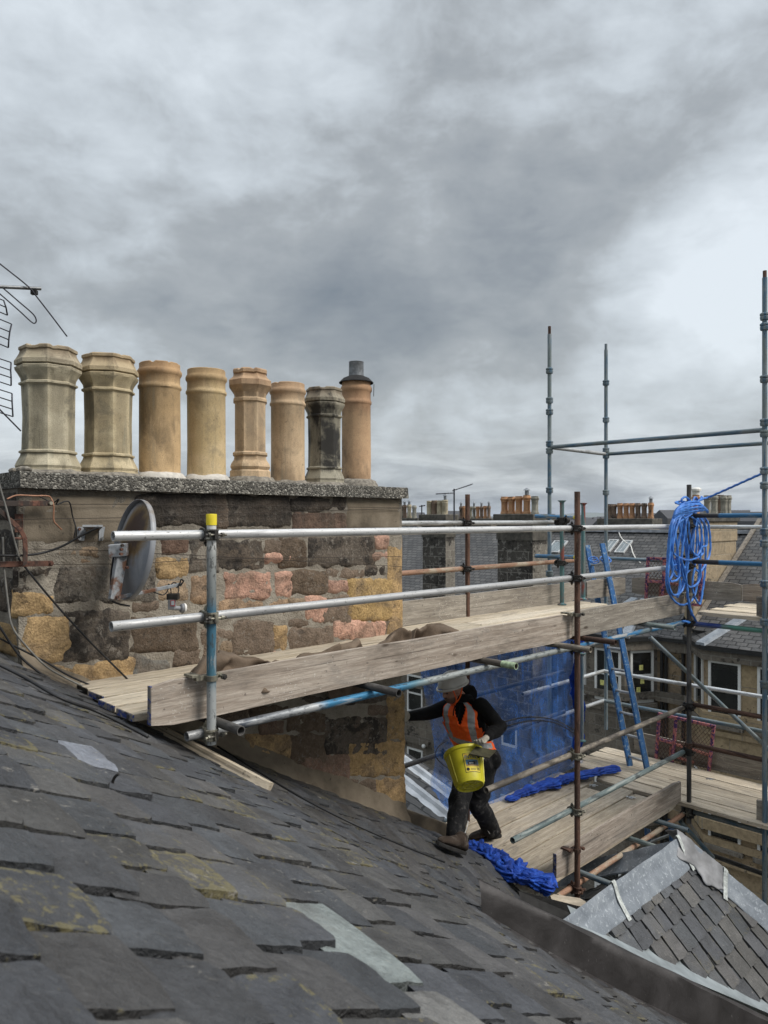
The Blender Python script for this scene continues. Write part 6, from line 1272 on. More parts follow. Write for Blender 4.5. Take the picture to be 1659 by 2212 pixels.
def pots_far(where, items, u, zc, wpx, kind='crown', cowls=()):
    for i, (px, top, c) in enumerate(items):
        v = at_u(px, u); p = W(u, v, zc); Y = p.y; H = max(.35, zat(u, v, top) - zc); r = wpx * Y / F / 2; M = Matrix.Translation(W(u, v, zc + .002)); m = MB()
        pr = prof_round(H, r) if kind == 'round' else prof_oct(H, r * .82); m.lathe(pr, 12 if kind == 'round' else 8, cap=False); o = m.build('chimney_pot', FP[c], None, M, auto=40)
        tag(o, f'{CN[c]} pot, {ORD[i]} from left {where}', 'chimney pot', 'pots on the stacks across the court')
        if i in cowls: k = MB(); k.tube((0, 0, H - .02), (0, 0, H + .16), r * .5, 10); k.lathe([(r * .2, H + .22), (r * .9, H + .17), (r * .2, H + .25)], 10); k.build('cowl', M_LEADG, o, M)
t, u, vc, vl, u1, zc = stack_far('soot blackened stack with five orange and grey pots in the middle distance', 1075, 1150, 1190, 18.5, -7, 1110, SOOT, mat2=SOOTL); pots_far('on the wide sooty stack', [(1090, 1073, 'o'), (1105, 1073, 'o'), (1121, 1072, 'o'), (1138, 1070, 'o'), (1155.5, 1072, 'g')], (u + u1) / 2, zc, 18, cowls=(3,))
t, u, vc, vl, u1, zc = stack_far('narrower dark stack with four plain round pots beside the rusty inner standard', 913, 962, 982, 19.3, -7, 1111, SOOT, mat2=SOOTL); pots_far('on the narrower dark stack', [(928, 1082, 'b'), (938.5, 1081, 'd'), (950, 1081, 'b'), (961.5, 1080, 'b')], (u + u1) / 2, zc, 12.5, 'round', (3,))
t, u, vc, vl, u1, zc = stack_far('distant low stack behind the rusty inner standard', 988, 1060, 1072, 29, -5, 1120, SOOTL); pots_far('on the low stack behind the rusty inner standard', [(996, 1094, 'd'), (1003, 1093, 'o'), (1016, 1094, 'b'), (1024, 1094, 'g'), (1032, 1094, 'o'), (1040, 1094, 'd'), (1048, 1093, 'o'), (1056, 1093, 'd')], (u + u1) / 2, zc, 9, cowls=(0, 3, 5, 7))
t, u, vc, vl, u1, zc = stack_far('grey stack peeping past the end of the concrete cope', 855, 902, 913, 26, -5, 1119, SOOTL); pots_far('peeping past the concrete cope', [(866, 1092, 'g'), (874, 1091, 'd'), (884, 1090, 'b'), (895, 1092, 'g')], (u + u1) / 2, zc, 10.5, cowls=(0, 1, 2))
t, u, vc, vl, u1, zc = stack_far('tan stack on the slate ridge with a long row of orange pots', 1298, 1405, 1422, 25.2, -3, 1120, TANS); pots_far('on the tan ridge stack', [(1317, 1089, 'd'), (1326, 1089, 'd'), (1339.5, 1087, 'o'), (1352.6, 1087, 'o'), (1365.5, 1087, 'o'), (1378, 1087, 'd'), (1391.5, 1087, 'd'), (1406, 1086, 'o')], (u + u1) / 2, zc, 14, cowls=(7,))
t, u, vc, vl, u1, zc = stack_far('pale tan gable stack with clustered octagonal pots behind the blue rope', 1478, 1498, 1590, 20.1, -6, 1113, TANS, cap=(.20, .10))
for i, (px, top, c) in enumerate([(1503, 1069, 'o'), (1528, 1070, 'g'), (1543, 1069, 'g'), (1556, 1069, 'd'), (1564, 1070, 'g'), (1572, 1070, 'g')]):
    vv = (vc + vl) / 2 - .15 + .3 * (i % 2); uu = at_v(px, vv); p = W(uu, vv, zc); H = zat(uu, vv, top) - zc; r = 17 * p.y / F / 2; M = Matrix.Translation(p); m = MB(); m.lathe(prof_oct(H, r * .85), 8, cap=False); o = m.build('chimney_pot', FP[c], None, M, auto=40); tag(o, f'{CN[c]} octagonal pot, {ORD[i]} from the rope side of the gable stack cluster', 'chimney pot', 'pots on the stacks across the court')
    if i == 0: k = MB(); k.tube((0, 0, H), (0, 0, H + .12), r * .9, 14); k.lathe([(r * 1.3, H + .12), (r * 1.3, H + .18), (r * .9, H + .22)], 14); k.build('cowl', M_WHT, o, M)
# aerials far off
def aerial(px, pt_, pb, Y, label, arms):
    t = thing('tv_aerial', label, 'aerial', RY_(px, pb, Y)); m = MB(); m.tube(RY_(px, pb, Y), RY_(px, pt_, Y), .028, 8); m.build('mast', M_AER, t)
    for (x0, y0, x1, y1) in arms:
        a, b_ = RY_(x0, y0, Y), RY_(x1, y1, Y - .3); m = MB(); m.tube(a, b_, .016, 6); d = (b_ - a); s_ = Vector((0, 1, 0))
        for i in range(12): p = a.lerp(b_, i / 11); m.tube(p - s_ * .16, p + s_ * .16, .007, 5); m.tube(p - Zv * .03, p + Zv * .03, .007, 5)
        m.build('yagi_boom', M_AER, t)
aerial(981, 1056, 1140, 27, 'thin aerial mast with two booms beside the four pot stack', [(978, 1060, 1020, 1046), (942, 1067, 980, 1065)]); aerial(911, 1091, 1130, 34, 'small aerial on a short mast near the cope end', [(906, 1094, 918, 1092)])
# lower roof seen past the chimney corner, with pale lead hips
low = thing('annexe_roof', 'low slated annexe roof with two pale lead strips below the netting', 'roof', RY_(870, 1760, 9.2))
q = [RY_(820, 1590, 10.6), RY_(1060, 1740, 10.0), RY_(1040, 1850, 8.4), RY_(820, 1730, 8.6)]; x = (q[1] - q[0]).normalized(); n_ = x.cross(q[3] - q[0]).normalized(); n_ = n_ if n_.z > 0 else -n_; y = n_.cross(x); M = Matrix(((x.x, y.x, n_.x, q[0].x), (x.y, y.y, n_.y, q[0].y), (x.z, y.z, n_.z, q[0].z), (0, 0, 0, 1))); m = MB(); m.add([M.inverted() @ p for p in q], [(0, 1, 2, 3)]); m.build('slates', FSL, low, M)
M_PZ = plain('pale_sheet_lead', (.46, .48, .50), .6, .05, .2, 5)
def strip(a, b_, wd, hgt):
    kk = n_.dot(q[0]); pa, pb = ray(*a) * (kk / ray(*a).dot(n_)), ray(*b_) * (kk / ray(*b_).dot(n_)); d = (pb - pa).normalized(); s_ = d.cross(n_).normalized(); m = MB()
    prf = [(-wd, .004), (-wd * .3, .012), (-wd * .22, hgt), (0, hgt * 1.35), (wd * .22, hgt), (wd * .3, .012), (wd, .004)]; N_ = 16
    for i in range(N_ + 1):
        o = pa.lerp(pb, i / N_)
        for k, (s, h) in enumerate(prf): m.v.append(tuple(o + s_ * s + n_ * (h + fb((i * .4, k, 1), 1, 2) * .006)))
    m.f = [(i * 7 + k, i * 7 + k + 1, (i + 1) * 7 + k + 1, (i + 1) * 7 + k) for i in range(N_) for k in range(6)]; m.m = [0] * len(m.f); m.c = [None] * len(m.f); m.build('lead_strip', M_PZ, low, auto=40)
strip((830, 1612), (985, 1728), .14, .06); strip((830, 1655), (985, 1776), .20, .06)
# ---------------------------------------------------------------- ground, far town, hills
g = MB(); g.box(-30000, 30000, -300, 30000, -15.5, -15.0); tag(g.build('ground', plain('dull_ground', (.06, .062, .052), .95, 0, .3, .02)), kind='structure')
cy = MB(); rc = random.Random(8)
for i in range(520):
    Y = rc.uniform(260, 3200); X = Y * rc.uniform(-.62, .62); w_, d_, h_ = rc.uniform(9, 34), rc.uniform(9, 16), rc.choice([8, 10, 11, 12, 13, 14, 15]) + (14 if rc.random() < .012 else 0); cc = rc.choice([(.16, .14, .12), (.10, .095, .09), (.22, .20, .17), (.08, .08, .085), (.30, .28, .26)]); k = rc.uniform(-.5, .5)
    Mb = Matrix.Translation((X, Y, -15)) @ Matrix.Rotation(k, 4, 'Z'); cy.box(-w_ / 2, w_ / 2, -d_ / 2, d_ / 2, 0, h_, M=Mb, c=(*cc, 1))
    p = [Mb @ Vector(v_) for v_ in ((-w_ / 2, -d_ / 2, h_ + .01), (w_ / 2, -d_ / 2, h_ + .01), (w_ / 2, d_ / 2, h_ + .01), (-w_ / 2, d_ / 2, h_ + .01), (-w_ / 2, 0, h_ + 3.5), (w_ / 2, 0, h_ + 3.5))]; cy.add(p, [(0, 1, 5, 4), (2, 3, 4, 5), (0, 4, 3), (1, 2, 5)], 0, (.07, .07, .075, 1))
for i in range(260):
    Y = rc.uniform(300, 2600); X = Y * rc.uniform(-.6, .6); r_ = rc.uniform(4, 9); cy.ell((X, Y, -15 + r_ * .7), r_ * 1.3, r_, r_, seg=7, rings=4, c=(.035, .045, .025, 1))
t = Mt('far_town', jitter=False); ca, _a = t.attr(); tag(cy.build('distant_town', t.end(ca, .9)), kind='stuff')
hm = MB()
def hill(s, t):
    a = -.75 + 1.5 * s; Y = 6500 + 5000 * t; h = (115 if t > 0.5 else 60) * max(0, .40 + .9 * fb((s * 5 + 3, t * 2, 1), 1, 4)) * math.sin(math.pi * min(1, t * .95 + .03)); return Vector((Y * math.tan(a), Y, -15 + max(0, h)))
hm.grid(hill, 120, 12); tag(hm.build('hills', plain('moor_green', (.075, .085, .06), .95, 0, .3, .003), smooth=True), kind='structure')
# ================================================================ the worker
def m_skin():
    t = Mt('skin', jitter=False); c, a = t.attr(); n = t.noise(60, 4); c2 = t.scale(c, t.rng(n, .3, .7, .88, 1.1, False)); t.bump(n, .1, .002); return t.end(c2, .55, 0, .4)
M_SKIN = m_skin()
def m_cloth(name, a, b, scale=9, dust=None, damt=.0, bump=.5):
    t = Mt(name, jitter=False); n = t.noise(scale, 6, .65, .6); n2 = t.noise(220, 2, .5); c = t.mix(t.rng(n, .3, .7), a, b)
    if dust: d = t.noise(11, 6, .7, .8, off=(3, 7, 1)); c = t.mix(t.math('MULTIPLY', t.rng(d, .52, .66), damt), c, dust)
    t.bump(t.math('ADD', t.math('MULTIPLY', n, 1.0), t.math('MULTIPLY', n2, .25)), bump, .012); return t.end(c, .9, 0, .15)
M_HOOD = m_cloth('black_hooded_top', (.0055, .0055, .006), (.012, .012, .013)); M_TROU = m_cloth('dusty_black_trousers', (.0075, .008, .009), (.018, .018, .019), 10, (.11, .105, .10), .5)
def m_vest():
    t = Mt('orange_hi_vis', jitter=False); n = t.noise(12, 5, .6, .5); c = t.mix(t.rng(n, .3, .7), (.92, .105, .014), (1.0, .16, .022)); t.bump(n, .5, .012); return t.end(c, .7, 0, .3)
M_VEST = m_vest(); M_REFL = m_cloth('grey_reflective_tape', (.30, .31, .32), (.42, .43, .44), 14, None, 0, .3)
M_HELM = plain('white_helmet', (.56, .55, .52), .45, 0, .12, 9); M_VENT = plain('dark_vent', (.02, .02, .022), .7); M_ORST = plain('orange_strap', (.80, .12, .02), .6)
M_BOOT = m_cloth('brown_work_boot', (.030, .021, .016), (.060, .045, .035), 8, (.16, .14, .12), .45); M_SOLE = plain('black_boot_sole', (.022, .021, .020), .8, 0, .3, 20); M_GLOV = m_cloth('grubby_cream_glove', (.30, .275, .225), (.44, .41, .35), 22, (.12, .11, .09), .5)
M_HAWK = plain('mortar_stained_board', (.048, .045, .024), .9, 0, .4, 18, .4)
S_ = Vector((.86, -.50, 0)).normalized(); N_F = Vector((-.50, -.86, 0)).normalized()
TOR = [(1652, 1031, 6.78, .150, .120), (1638, 1030, 6.77, .172, .135), (1618, 1025, 6.75, .172, .135), (1600, 1018, 6.73, .170, .130), (1580, 1011, 6.72, .182, .135), (1558, 1005, 6.71, .196, .142), (1540, 1003, 6.72, .203, .138), (1528, 1002, 6.73, .198, .120), (1519, 1001, 6.75, .160, .100), (1512, 999, 6.75, .085, .080)]
def tor(py):
    for i in range(len(TOR) - 1):
        a, b_ = TOR[i], TOR[i + 1]
        if b_[0] <= py <= a[0]: t = (a[0] - py) / (a[0] - b_[0]); return tuple(a[k] + (b_[k] - a[k]) * t for k in range(5))
    return TOR[-1] if py < TOR[-1][0] else TOR[0]
def tring(py, g, gb=None): q = tor(py); return (RY_(q[1], q[0], q[2]), S_ * (q[3] + g), N_F * (q[4] + (g if gb is None else gb)))
def limb(mb, pts, n=7, seg=14, c=None, fl=None):
    """pts: (point, radius) joints; rounded joints, tapering between"""
    P = spline([p for p, r in pts], n); rs = []
    for i in range(len(pts) - 1):
        for k in range(n): t = k / n; rs.append(pts[i][1] * (1 - t) + pts[i + 1][1] * t)
    rs.append(pts[-1][1]); mb.path(P, 0, seg, rs=rs, c=c)
    mb.ell(P[0], rs[0], rs[0], rs[0], c=c, seg=seg); mb.ell(P[-1], rs[-1], rs[-1], rs[-1], c=c, seg=seg)
J = {'ls': RY_(1041, 1528, 6.62), 'le': RY_(1075, 1571, 6.46), 'lw': RY_(1054, 1591, 6.22), 'rs': RY_(966, 1527, 6.80), 're': RY_(926, 1541, 6.72), 'rw': RY_(886, 1547, 6.58),
     'rh': RY_(1014, 1646, 6.72), 'rk': RY_(993, 1727, 6.36), 'ra': RY_(983, 1803, 6.12), 'lh': RY_(1047, 1645, 6.68), 'lk': RY_(1033, 1734, 6.72), 'la': RY_(1062, 1792, 6.86)}
HC = RY_(979, 1489, 6.68); FD = Vector((-.88, -.42, -.22)).normalized(); FS = FD.cross(Zv).normalized(); FU = FS.cross(FD).normalized()        # face direction, his left-right axis, up
MH = Matrix(((FD.x, FS.x, FU.x, HC.x), (FD.y, FS.y, FU.y, HC.y), (FD.z, FS.z, FU.z, HC.z), (0, 0, 0, 1)))
SK = (.30, .165, .115, 1); SKD = (.20, .125, .095, 1); STB = (.10, .070, .055, 1)
def remesh(o, vox, smooth=4):
    md = o.modifiers.new('remesh', 'REMESH'); md.mode = 'VOXEL'; md.voxel_size = vox; md.use_smooth_shade = True
    if smooth: s = o.modifiers.new('smooth', 'SMOOTH'); s.iterations = smooth; s.factor = .5
    return o
body = MB()
for py in (0,): body.loft([tring(q[0], -.025) for q in TOR], seg=20)
for a, b_, c, r in (('ls', 'le', 'lw', (.055, .045, .032)), ('rs', 're', 'rw', (.055, .045, .032)), ('rh', 'rk', 'ra', (.085, .060, .045)), ('lh', 'lk', 'la', (.085, .060, .045))): limb(body, [(J[a], r[0]), (J[b_], r[1]), (J[c], r[2])])
limb(body, [(RY_(998, 1514, 6.75), .062), (RY_(990, 1502, 6.71), .058), (HC - FU * .05, .058)])
def hell(c, rx, ry, rz): body.ell(MH @ Vector(c), rx, ry, rz, MH.to_3x3().to_4x4(), 20, 14)
hell((0, 0, .035), .098, .078, .105); hell((.03, 0, -.055), .066, .060, .070); hell((.062, 0, -.088), .030, .032, .026)          # skull, jaw, chin
hell((.098, 0, -.018), .020, .014, .026); hell((.108, 0, -.032), .017, .016, .013); hell((.088, 0, -.062), .020, .026, .010); hell((.084, 0, -.074), .018, .022, .009)    # nose, lips
hell((.082, .030, .012), .018, .024, .009); hell((.082, -.030, .012), .018, .024, .009)                                               # brow
for s_ in (1, -1): hell((-.012, s_ * .078, -.012), .020, .009, .032)                                                                # ears
body.v = [tuple(q) for q in body.v]
person = body.build('person', M_SKIN); remesh(person, .009, 3)
tag(person, 'worker in a white helmet and orange hi-vis vest stepping from the planks onto the slates', 'person')
# skin colour as a plain material (remeshing drops vertex colours)
def m_face():
    t = Mt('worker_skin', jitter=False); n = t.noise(70, 4); vm = t.n('ShaderNodeVectorMath', operation='SUBTRACT'); t.put(vm.inputs[0], t.tc.outputs['Object']); vm.inputs[1].default_value = HC
    def comp(v): d = t.n('ShaderNodeVectorMath', operation='DOT_PRODUCT'); t.put(d.inputs[0], vm.outputs[0]); d.inputs[1].default_value = v; return d.outputs['Value']
    f, u = comp(FD), comp(FU); c = t.mix(t.rng(n, .3, .7), (.32, .17, .12), (.42, .235, .17))
    st = t.math('MULTIPLY', t.rng(u, -.035, -.062), t.rng(f, .0, .035)); c = t.mix(t.math('MULTIPLY', st, .72), c, (.060, .040, .030))
    c = t.mix(t.math('MULTIPLY', t.math('MULTIPLY', t.rng(u, -.060, -.050), t.rng(u, -.040, -.046)), t.rng(f, .085, .095)), c, (.045, .028, .022))
    t.bump(n, .15, .002); return t.end(c, .5, 0, .4)
person.data.materials[0] = m_face()
k = MB()
for s_ in (1, -1): k.ell(MH @ Vector((.083, s_ * .030, -.004)), .011, .013, .009)
k.build('eye', plain('eye_dark', (.04, .032, .028), .3), person, smooth=True); k = MB()
for s_ in (1, -1): k.path([MH @ Vector((.090, s_ * .012, .016)), MH @ Vector((.096, s_ * .030, .020)), MH @ Vector((.082, s_ * .050, .014))], .0045, 6)
k.build('eyebrow', plain('dark_brow', (.03, .02, .015), .9), person, smooth=True)
# hooded top
hd = MB(); hd.loft([tring(q[0], -.004) for q in TOR[1:]], seg=24)
limb(hd, [(RY_(1036, 1528, 6.64), .082), (J['ls'], .080), (J['le'], .064), (J['lw'], .044)], 6); limb(hd, [(RY_(975, 1528, 6.78), .080), (J['rs'], .074), (J['re'], .060), (J['rw'], .043)], 6)
for p, r in ((J['le'] + Vector((.02, 0, .01)), .066), (J['lw'] + (J['le'] - J['lw']) * .25, .056), (J['lw'] + (J['le'] - J['lw']) * .5, .060)): hd.ell(p, r, r, r * .9)
HB_ = [RY_(1000 + 15 * math.cos(a), 1510 - 3 * math.sin(a), 6.75 - .10 * math.sin(a)) for a in [2 * math.pi * i / 18 for i in range(18)]]
hd.path(HB_, .036, 10, closed=True); hd.ell(RY_(1012, 1500, 6.80), .085, .075, .085); hd.ell(RY_(1016, 1493, 6.81), .055, .055, .06)
o = remesh(hd.build('hooded_top', M_HOOD, person), .010, 3)
k = MB(); k.path(spline([RY_(983, 1524, 6.50), RY_(980, 1535, 6.50), RY_(979, 1546, 6.50)], 5), .005, 6); k.path(spline([RY_(993, 1526, 6.48), RY_(992, 1540, 6.48), RY_(993, 1550, 6.48)], 5), .005, 6); k.build('drawcord', M_HOOD, o)
# vest: shell round the torso, open at the arms and the neck
vt = MB(); NA, NZ = 144, 96; VP = [1632 - (1632 - 1511.5) * i / NZ for i in range(NZ + 1)]
for py in VP:
    o_, a, b_ = tring(py, .024 if py > 1530 else .020)
    for k in range(NA):
        an = 2 * math.pi * k / NA; w_ = fb((math.cos(an) * 2, math.sin(an) * 2, py * .05), 1, 3) * .012; f = 1 + w_ / .15; vt.v.append(tuple(o_ + a * (math.cos(an) * f) + b_ * (math.sin(an) * f)))
for i in range(NZ):
    for k in range(NA):
        an = (k + .5) * 360 / NA; py = (VP[i] + VP[i + 1]) / 2; da = min(abs(an), 360 - abs(an)); db = abs(an - 180); fr = an - 90; bk = an - 270
        if py < 1572 and min(da, db) < (40 if py < 1560 else 30): continue
        if py < 1516 and False: continue
        if abs(fr + 6) < 1.5 + max(0, (1556 - py)) * .40 and py < 1556: continue
        mm = 0; ym = py + fr * .10
        if 1588 < ym < 1600 or 1612 < ym < 1623: mm = 1
        if py < 1590 and (26 < abs(fr) < 42): mm = 1
        if py < 1590 and (22 < abs(bk) < 38): mm = 1
        l = (k + 1) % NA; vt.f.append((i * NA + k, i * NA + l, (i + 1) * NA + l, (i + 1) * NA + k)); vt.m.append(mm); vt.c.append(None)
vest = vt.build('hi_vis_vest', [M_VEST, M_REFL], person, smooth=True, solid=.006)
# trousers
tr_ = MB(); tr_.loft([tring(q[0], .012) for q in TOR[:4]], seg=20)
limb(tr_, [(J['rh'], .112), (J['rh'].lerp(J['rk'], .5), .106), (J['rk'], .092), (J['rk'].lerp(J['ra'], .5), .092), (J['ra'], .088)], 5); limb(tr_, [(J['lh'], .112), (J['lh'].lerp(J['lk'], .5), .104), (J['lk'], .090), (J['lk'].lerp(J['la'], .5), .092), (J['la'], .086)], 5)
tr_.ell(RY_(1068, 1640, 6.66), .06, .07, .09); tr_.ell(J['rk'] + Vector((-.02, -.03, 0)), .085, .08, .11); tr_.ell(J['lk'] + Vector((-.02, -.03, 0)), .082, .08, .10)
tr_.v = [tuple(Vector(q) + Vector((fb(q, 9), fb((q[1], q[2], q[0]), 9), 0)) * .018) for q in tr_.v]
o = remesh(tr_.build('trousers', M_TROU, person), .011, 3)
k = MB()
for a, b_, c in ((J['ra'], J['rk'], .35),): k.path(spline([J['ra'] + Vector((.075, -.05, .03)), J['ra'].lerp(J['rk'], .3) + Vector((.085, -.045, 0)), J['ra'].lerp(J['rk'], .42) + Vector((.09, -.03, 0))], 5), .0045, 5)
k.path(spline([J['la'] + Vector((-.03, -.088, .0)), J['la'].lerp(J['lk'], .22) + Vector((-.035, -.088, 0))], 5), .0045, 5); k.build('piping', plain('pale_piping', (.42, .42, .40), .7), o)
# boots
def boot(heel, toe, up, ank):
    f = (toe - heel); L = f.length; f = f.normalized(); s_ = f.cross(up).normalized(); up = s_.cross(f); t = MB()
    rings = []
    for x, h, w_ in ((-.01, .055, .030), (.01, .085, .040), (.05, .105, .044), (.09, .112, .045), (.13, .092, .047), (.18, .068, .051), (.22, .060, .052), (.26, .048, .047), (.285, .030, .034), (.292, .02, .02)):
        x *= L / .29; rings.append((heel + f * x + up * (h * .5 + .018), s_ * w_, up * (h * .5)))
    t.loft(rings, seg=18); t.tube(heel + f * .055 + up * .06, heel + f * .05 + up * .06 + (ank - heel - f * .05).normalized() * .12, .050, 16, r2=.054)
    b_ = remesh(t.build('boot', M_BOOT, person), .008, 3); so_ = MB(); P = []
    for x, w_ in ((-.016, .024), (.0, .037), (.05, .045), (.10, .043), (.17, .052), (.23, .054), (.27, .046), (.292, .030), (.300, .012)): P.append((x * L / .29, w_))
    pl = [heel + f * x + s_ * w_ for x, w_ in P] + [heel + f * x - s_ * w_ for x, w_ in reversed(P)]; 
    so_.hexa([p - up * .004 for p in pl], [p + up * .022 for p in pl]); so_.build('sole', M_SOLE, b_, bevel=.004); return b_
rt, rh_ = Vector(W(*on_roof(947, 1824, .022))), Vector(W(*on_roof(999, 1843, .024))); nr = (Vector((0, 0, 1)) - U * RA - V * RB).normalized()
boot(rh_, rt, nr, J['ra'] + Vector((0, 0, .02)))
lt_, lh_ = Vector(W(*on_z(1015, 1817, -2.995))), Vector(W(*on_z(1078, 1806, -2.995))); boot(lh_, lt_, Zv, J['la'] + Vector((0, 0, .02)))
# helmet
hm_ = MB()
def hpt(s, t):
    a = 2 * math.pi * s; e = t * math.pi * .5; x, y, z = math.cos(a) * math.cos(e), math.sin(a) * math.cos(e), math.sin(e); rib = .004 * math.cos(6 * y * 3) * (z > .25); return MH @ Vector((-.008 + x * (.142 + rib), y * (.116 + rib), .046 + z * .125))
hm_.grid(hpt, 40, 12)
for i in range(40):
    pass
ring_ = [MH @ Vector((-.008 + math.cos(a) * (.145 + .014 * max(0, math.cos(a)) ** 2), math.sin(a) * .121, .044 - .010 * max(0, math.cos(a)))) for a in [2 * math.pi * i / 40 for i in range(40)]]
hm_.path(ring_, .008, 8, closed=True); hel = hm_.build('helmet', M_HELM, person, MH if 0 else None, smooth=True, solid=.004)
k = MB()
for s_ in (1, -1):
    for (x, z, r_) in ((.045, .132, .020), (.0, .141, .022), (-.045, .134, .020)):
        yy = .116 * math.sqrt(max(.01, 1 - ((x + .008) / .142) ** 2 - ((z - .046) / .125) ** 2)); k.ell(MH @ Vector((x, s_ * (yy + .0005), z)), r_, .010, .008, MH.to_3x3().to_4x4() @ Matrix.Rotation(R(20), 4, 'X'))
k.build('vent', M_VENT, hel, smooth=True)
k = MB(); sgn = 1 if (MH.to_3x3() @ Vector((0, 1, 0))).y < 0 else -1
for x0, x1 in ((.055, .030), (-.045, -.004)):
    k.path(spline([MH @ Vector((x0, sgn * .098, .035)), MH @ Vector(((x0 + x1) / 2, sgn * .092, -.02)), MH @ Vector((x1, sgn * .076, -.070)), MH @ Vector((.035, sgn * .045, -.118))], 6), .006, 6)
k.path(spline([MH @ Vector((.03, sgn * .06, -.10)), MH @ Vector((.045, 0, -.135)), MH @ Vector((.03, -sgn * .06, -.10)), MH @ Vector((.02, -sgn * .09, .02))], 6), .007, 6); k.build('chin_strap', M_ORST, hel, smooth=True)
# gloved hands: palm, four fingers and a thumb in one skin
def glove(wr, kn, side, down, curl, th, name='glove'):
    """wr wrist, kn knuckle centre, side across the knuckles, down the finger direction; curl per joint in degrees round side"""
    m = MB(); f = (kn - wr).normalized(); side = (side - f * side.dot(f)).normalized(); nrm = f.cross(side).normalized()
    m.loft([(wr.lerp(kn, t), side * (.030 + .012 * t), nrm * (.024 - .006 * t)) for t in (-.25, 0, .3, .65, 1.0, 1.08)], seg=14)
    for i, (L, off) in enumerate(((.070, 1.0), (.078, .34), (.073, -.32), (.058, -.95))):
        p = kn + side * (.032 * off); d = (down * .25 + f * .75).normalized(); pts = [(p - f * .02, .0118), (p, .0118)]
        for j, (fr_, r_) in enumerate(((.46, .0112), (.32, .0104), (.22, .0088))): d = Matrix.Rotation(R(curl * (1, 1.15, .8)[j] * (1 + .08 * (i - 1.5))), 3, side) @ d; p = p + d * L * fr_; pts.append((p, r_))
        limb(m, pts, 4, 10)
    p = wr.lerp(kn, .35) + side * .030; q = p + (side * .62 + f * .55 + th * .4).normalized() * .034; r_ = q + (f * .75 + side * .15 + th * .6).normalized() * .032; limb(m, [(p, .0155), (q, .0135), (r_, .0105)], 4, 10)
    return remesh(m.build(name, M_GLOV, person), .0042, 2)
lk_ = RY_(1040, 1603, 6.10); glove(RY_(1049, 1595, 6.17), lk_, Vector((-.9, .15, -.15)), Vector((-.1, -.35, -.95)).normalized(), 26, Vector((0, .5, -.8)))
rk_ = RY_(875, 1541, 6.50); glove(J['rw'] + (J['rw'] - J['re']).normalized() * .02, rk_, Vector((.1, -.35, -.9)), Vector((-.6, .4, .3)).normalized(), 14, Vector((-.5, -.4, .2)))
# ---------------------------------------------------------------- bucket and hawk
def m_buck():
    t = Mt('yellow_bucket_plastic', jitter=False); n = t.noise(7, 5, .6); n2 = t.noise(40, 5, .65, .4); c = t.mix(t.rng(n, .3, .7), (.50, .45, .025), (.60, .55, .035)); c = t.mix(t.math('MULTIPLY', t.rng(n2, .60, .7), .35), c, (.25, .22, .03)); return t.end(c, .42, 0, .4)
M_BUCK = m_buck(); C0 = RY_(1001, 1627, 6.24); rd = C0.normalized(); rgt = Vector((1, 0, 0)); rgt = (rgt - rd * rgt.dot(rd)).normalized(); dwn = rd.cross(rgt).normalized(); dwn = dwn if dwn.z < 0 else -dwn
ed = (rgt * 13 + dwn * 71).normalized(); ax = (ed * math.cos(R(25)) - rd * math.sin(R(25))).normalized(); bx = (rgt - ax * rgt.dot(ax)).normalized(); by = ax.cross(bx)
MBk = Matrix(((bx.x, by.x, ax.x, C0.x), (bx.y, by.y, ax.y, C0.y), (bx.z, by.z, ax.z, C0.z), (0, 0, 0, 1))); LB = .290
tocam = MBk.inverted().to_3x3() @ (-rd); acam = math.atan2(tocam.y, tocam.x)
def brad(z): return .160 + (.120 - .160) * z / LB
k = MB(); k.lathe([(.142, .02), (.158, .0), (.170, -.002), (.172, .010), (.168, .024), (.162, .026), (brad(.03), .03), (brad(.10), .10), (brad(.2), .2), (brad(.27), .27), (.114, LB), (.108, LB + .002), (.104, LB - .012), (.070, LB - .010), (.066, LB - .004), (.058, LB - .004), (.055, LB - .010), (.002, LB - .010)], 48, cap=False)
bk = k.build('bucket', M_BUCK, None, MBk, auto=35); tag(bk, "tilted yellow builder's bucket with a paper label in the worker's hand", 'bucket')
k = MB()
for i in range(6): a = i * math.pi / 3; k.box(.006, .100, -.0028, .0028, LB - .012, LB - .004, M=Matrix.Rotation(a, 4, 'Z'))
k.build('base_rib', M_BUCK, bk, MBk)
k = MB()
for s_ in (0, 1, 2, 3, 4, 5, 6, 7, 8, 9): a = s_ * 2 * math.pi / 10; r0 = brad(.05) + .001; k.hexa([Vector((math.cos(a - .03) * brad(.27), math.sin(a - .03) * brad(.27), .27)), Vector((math.cos(a + .03) * brad(.27), math.sin(a + .03) * brad(.27), .27)), Vector((math.cos(a + .05) * brad(.035), math.sin(a + .05) * brad(.035), .035)), Vector((math.cos(a - .05) * brad(.035), math.sin(a - .05) * brad(.035), .035))], [Vector((math.cos(a - .02) * (brad(.27) + .003), math.sin(a - .02) * (brad(.27) + .003), .27)), Vector((math.cos(a + .02) * (brad(.27) + .003), math.sin(a + .02) * (brad(.27) + .003), .27)), Vector((math.cos(a + .03) * (brad(.035) + .006), math.sin(a + .03) * (brad(.035) + .006), .035)), Vector((math.cos(a - .03) * (brad(.035) + .006), math.sin(a - .03) * (brad(.035) + .006), .035))]) if abs(math.sin((a - acam) / 2)) > .35 else None
k.build('side_rib', M_BUCK, bk, MBk)
sgnx = 1 if math.cos(acam + .1) * 1 > math.cos(acam - .1) else -1       # which way round is image-right
def on_bucket(x, y, h=.0015):      # label metres: x right, y up from the label centre
    z = .150 - y; a = acam + sgnx * (x + .055) / brad(z); r = brad(z) + h; return Vector((r * math.cos(a), r * math.sin(a), z))
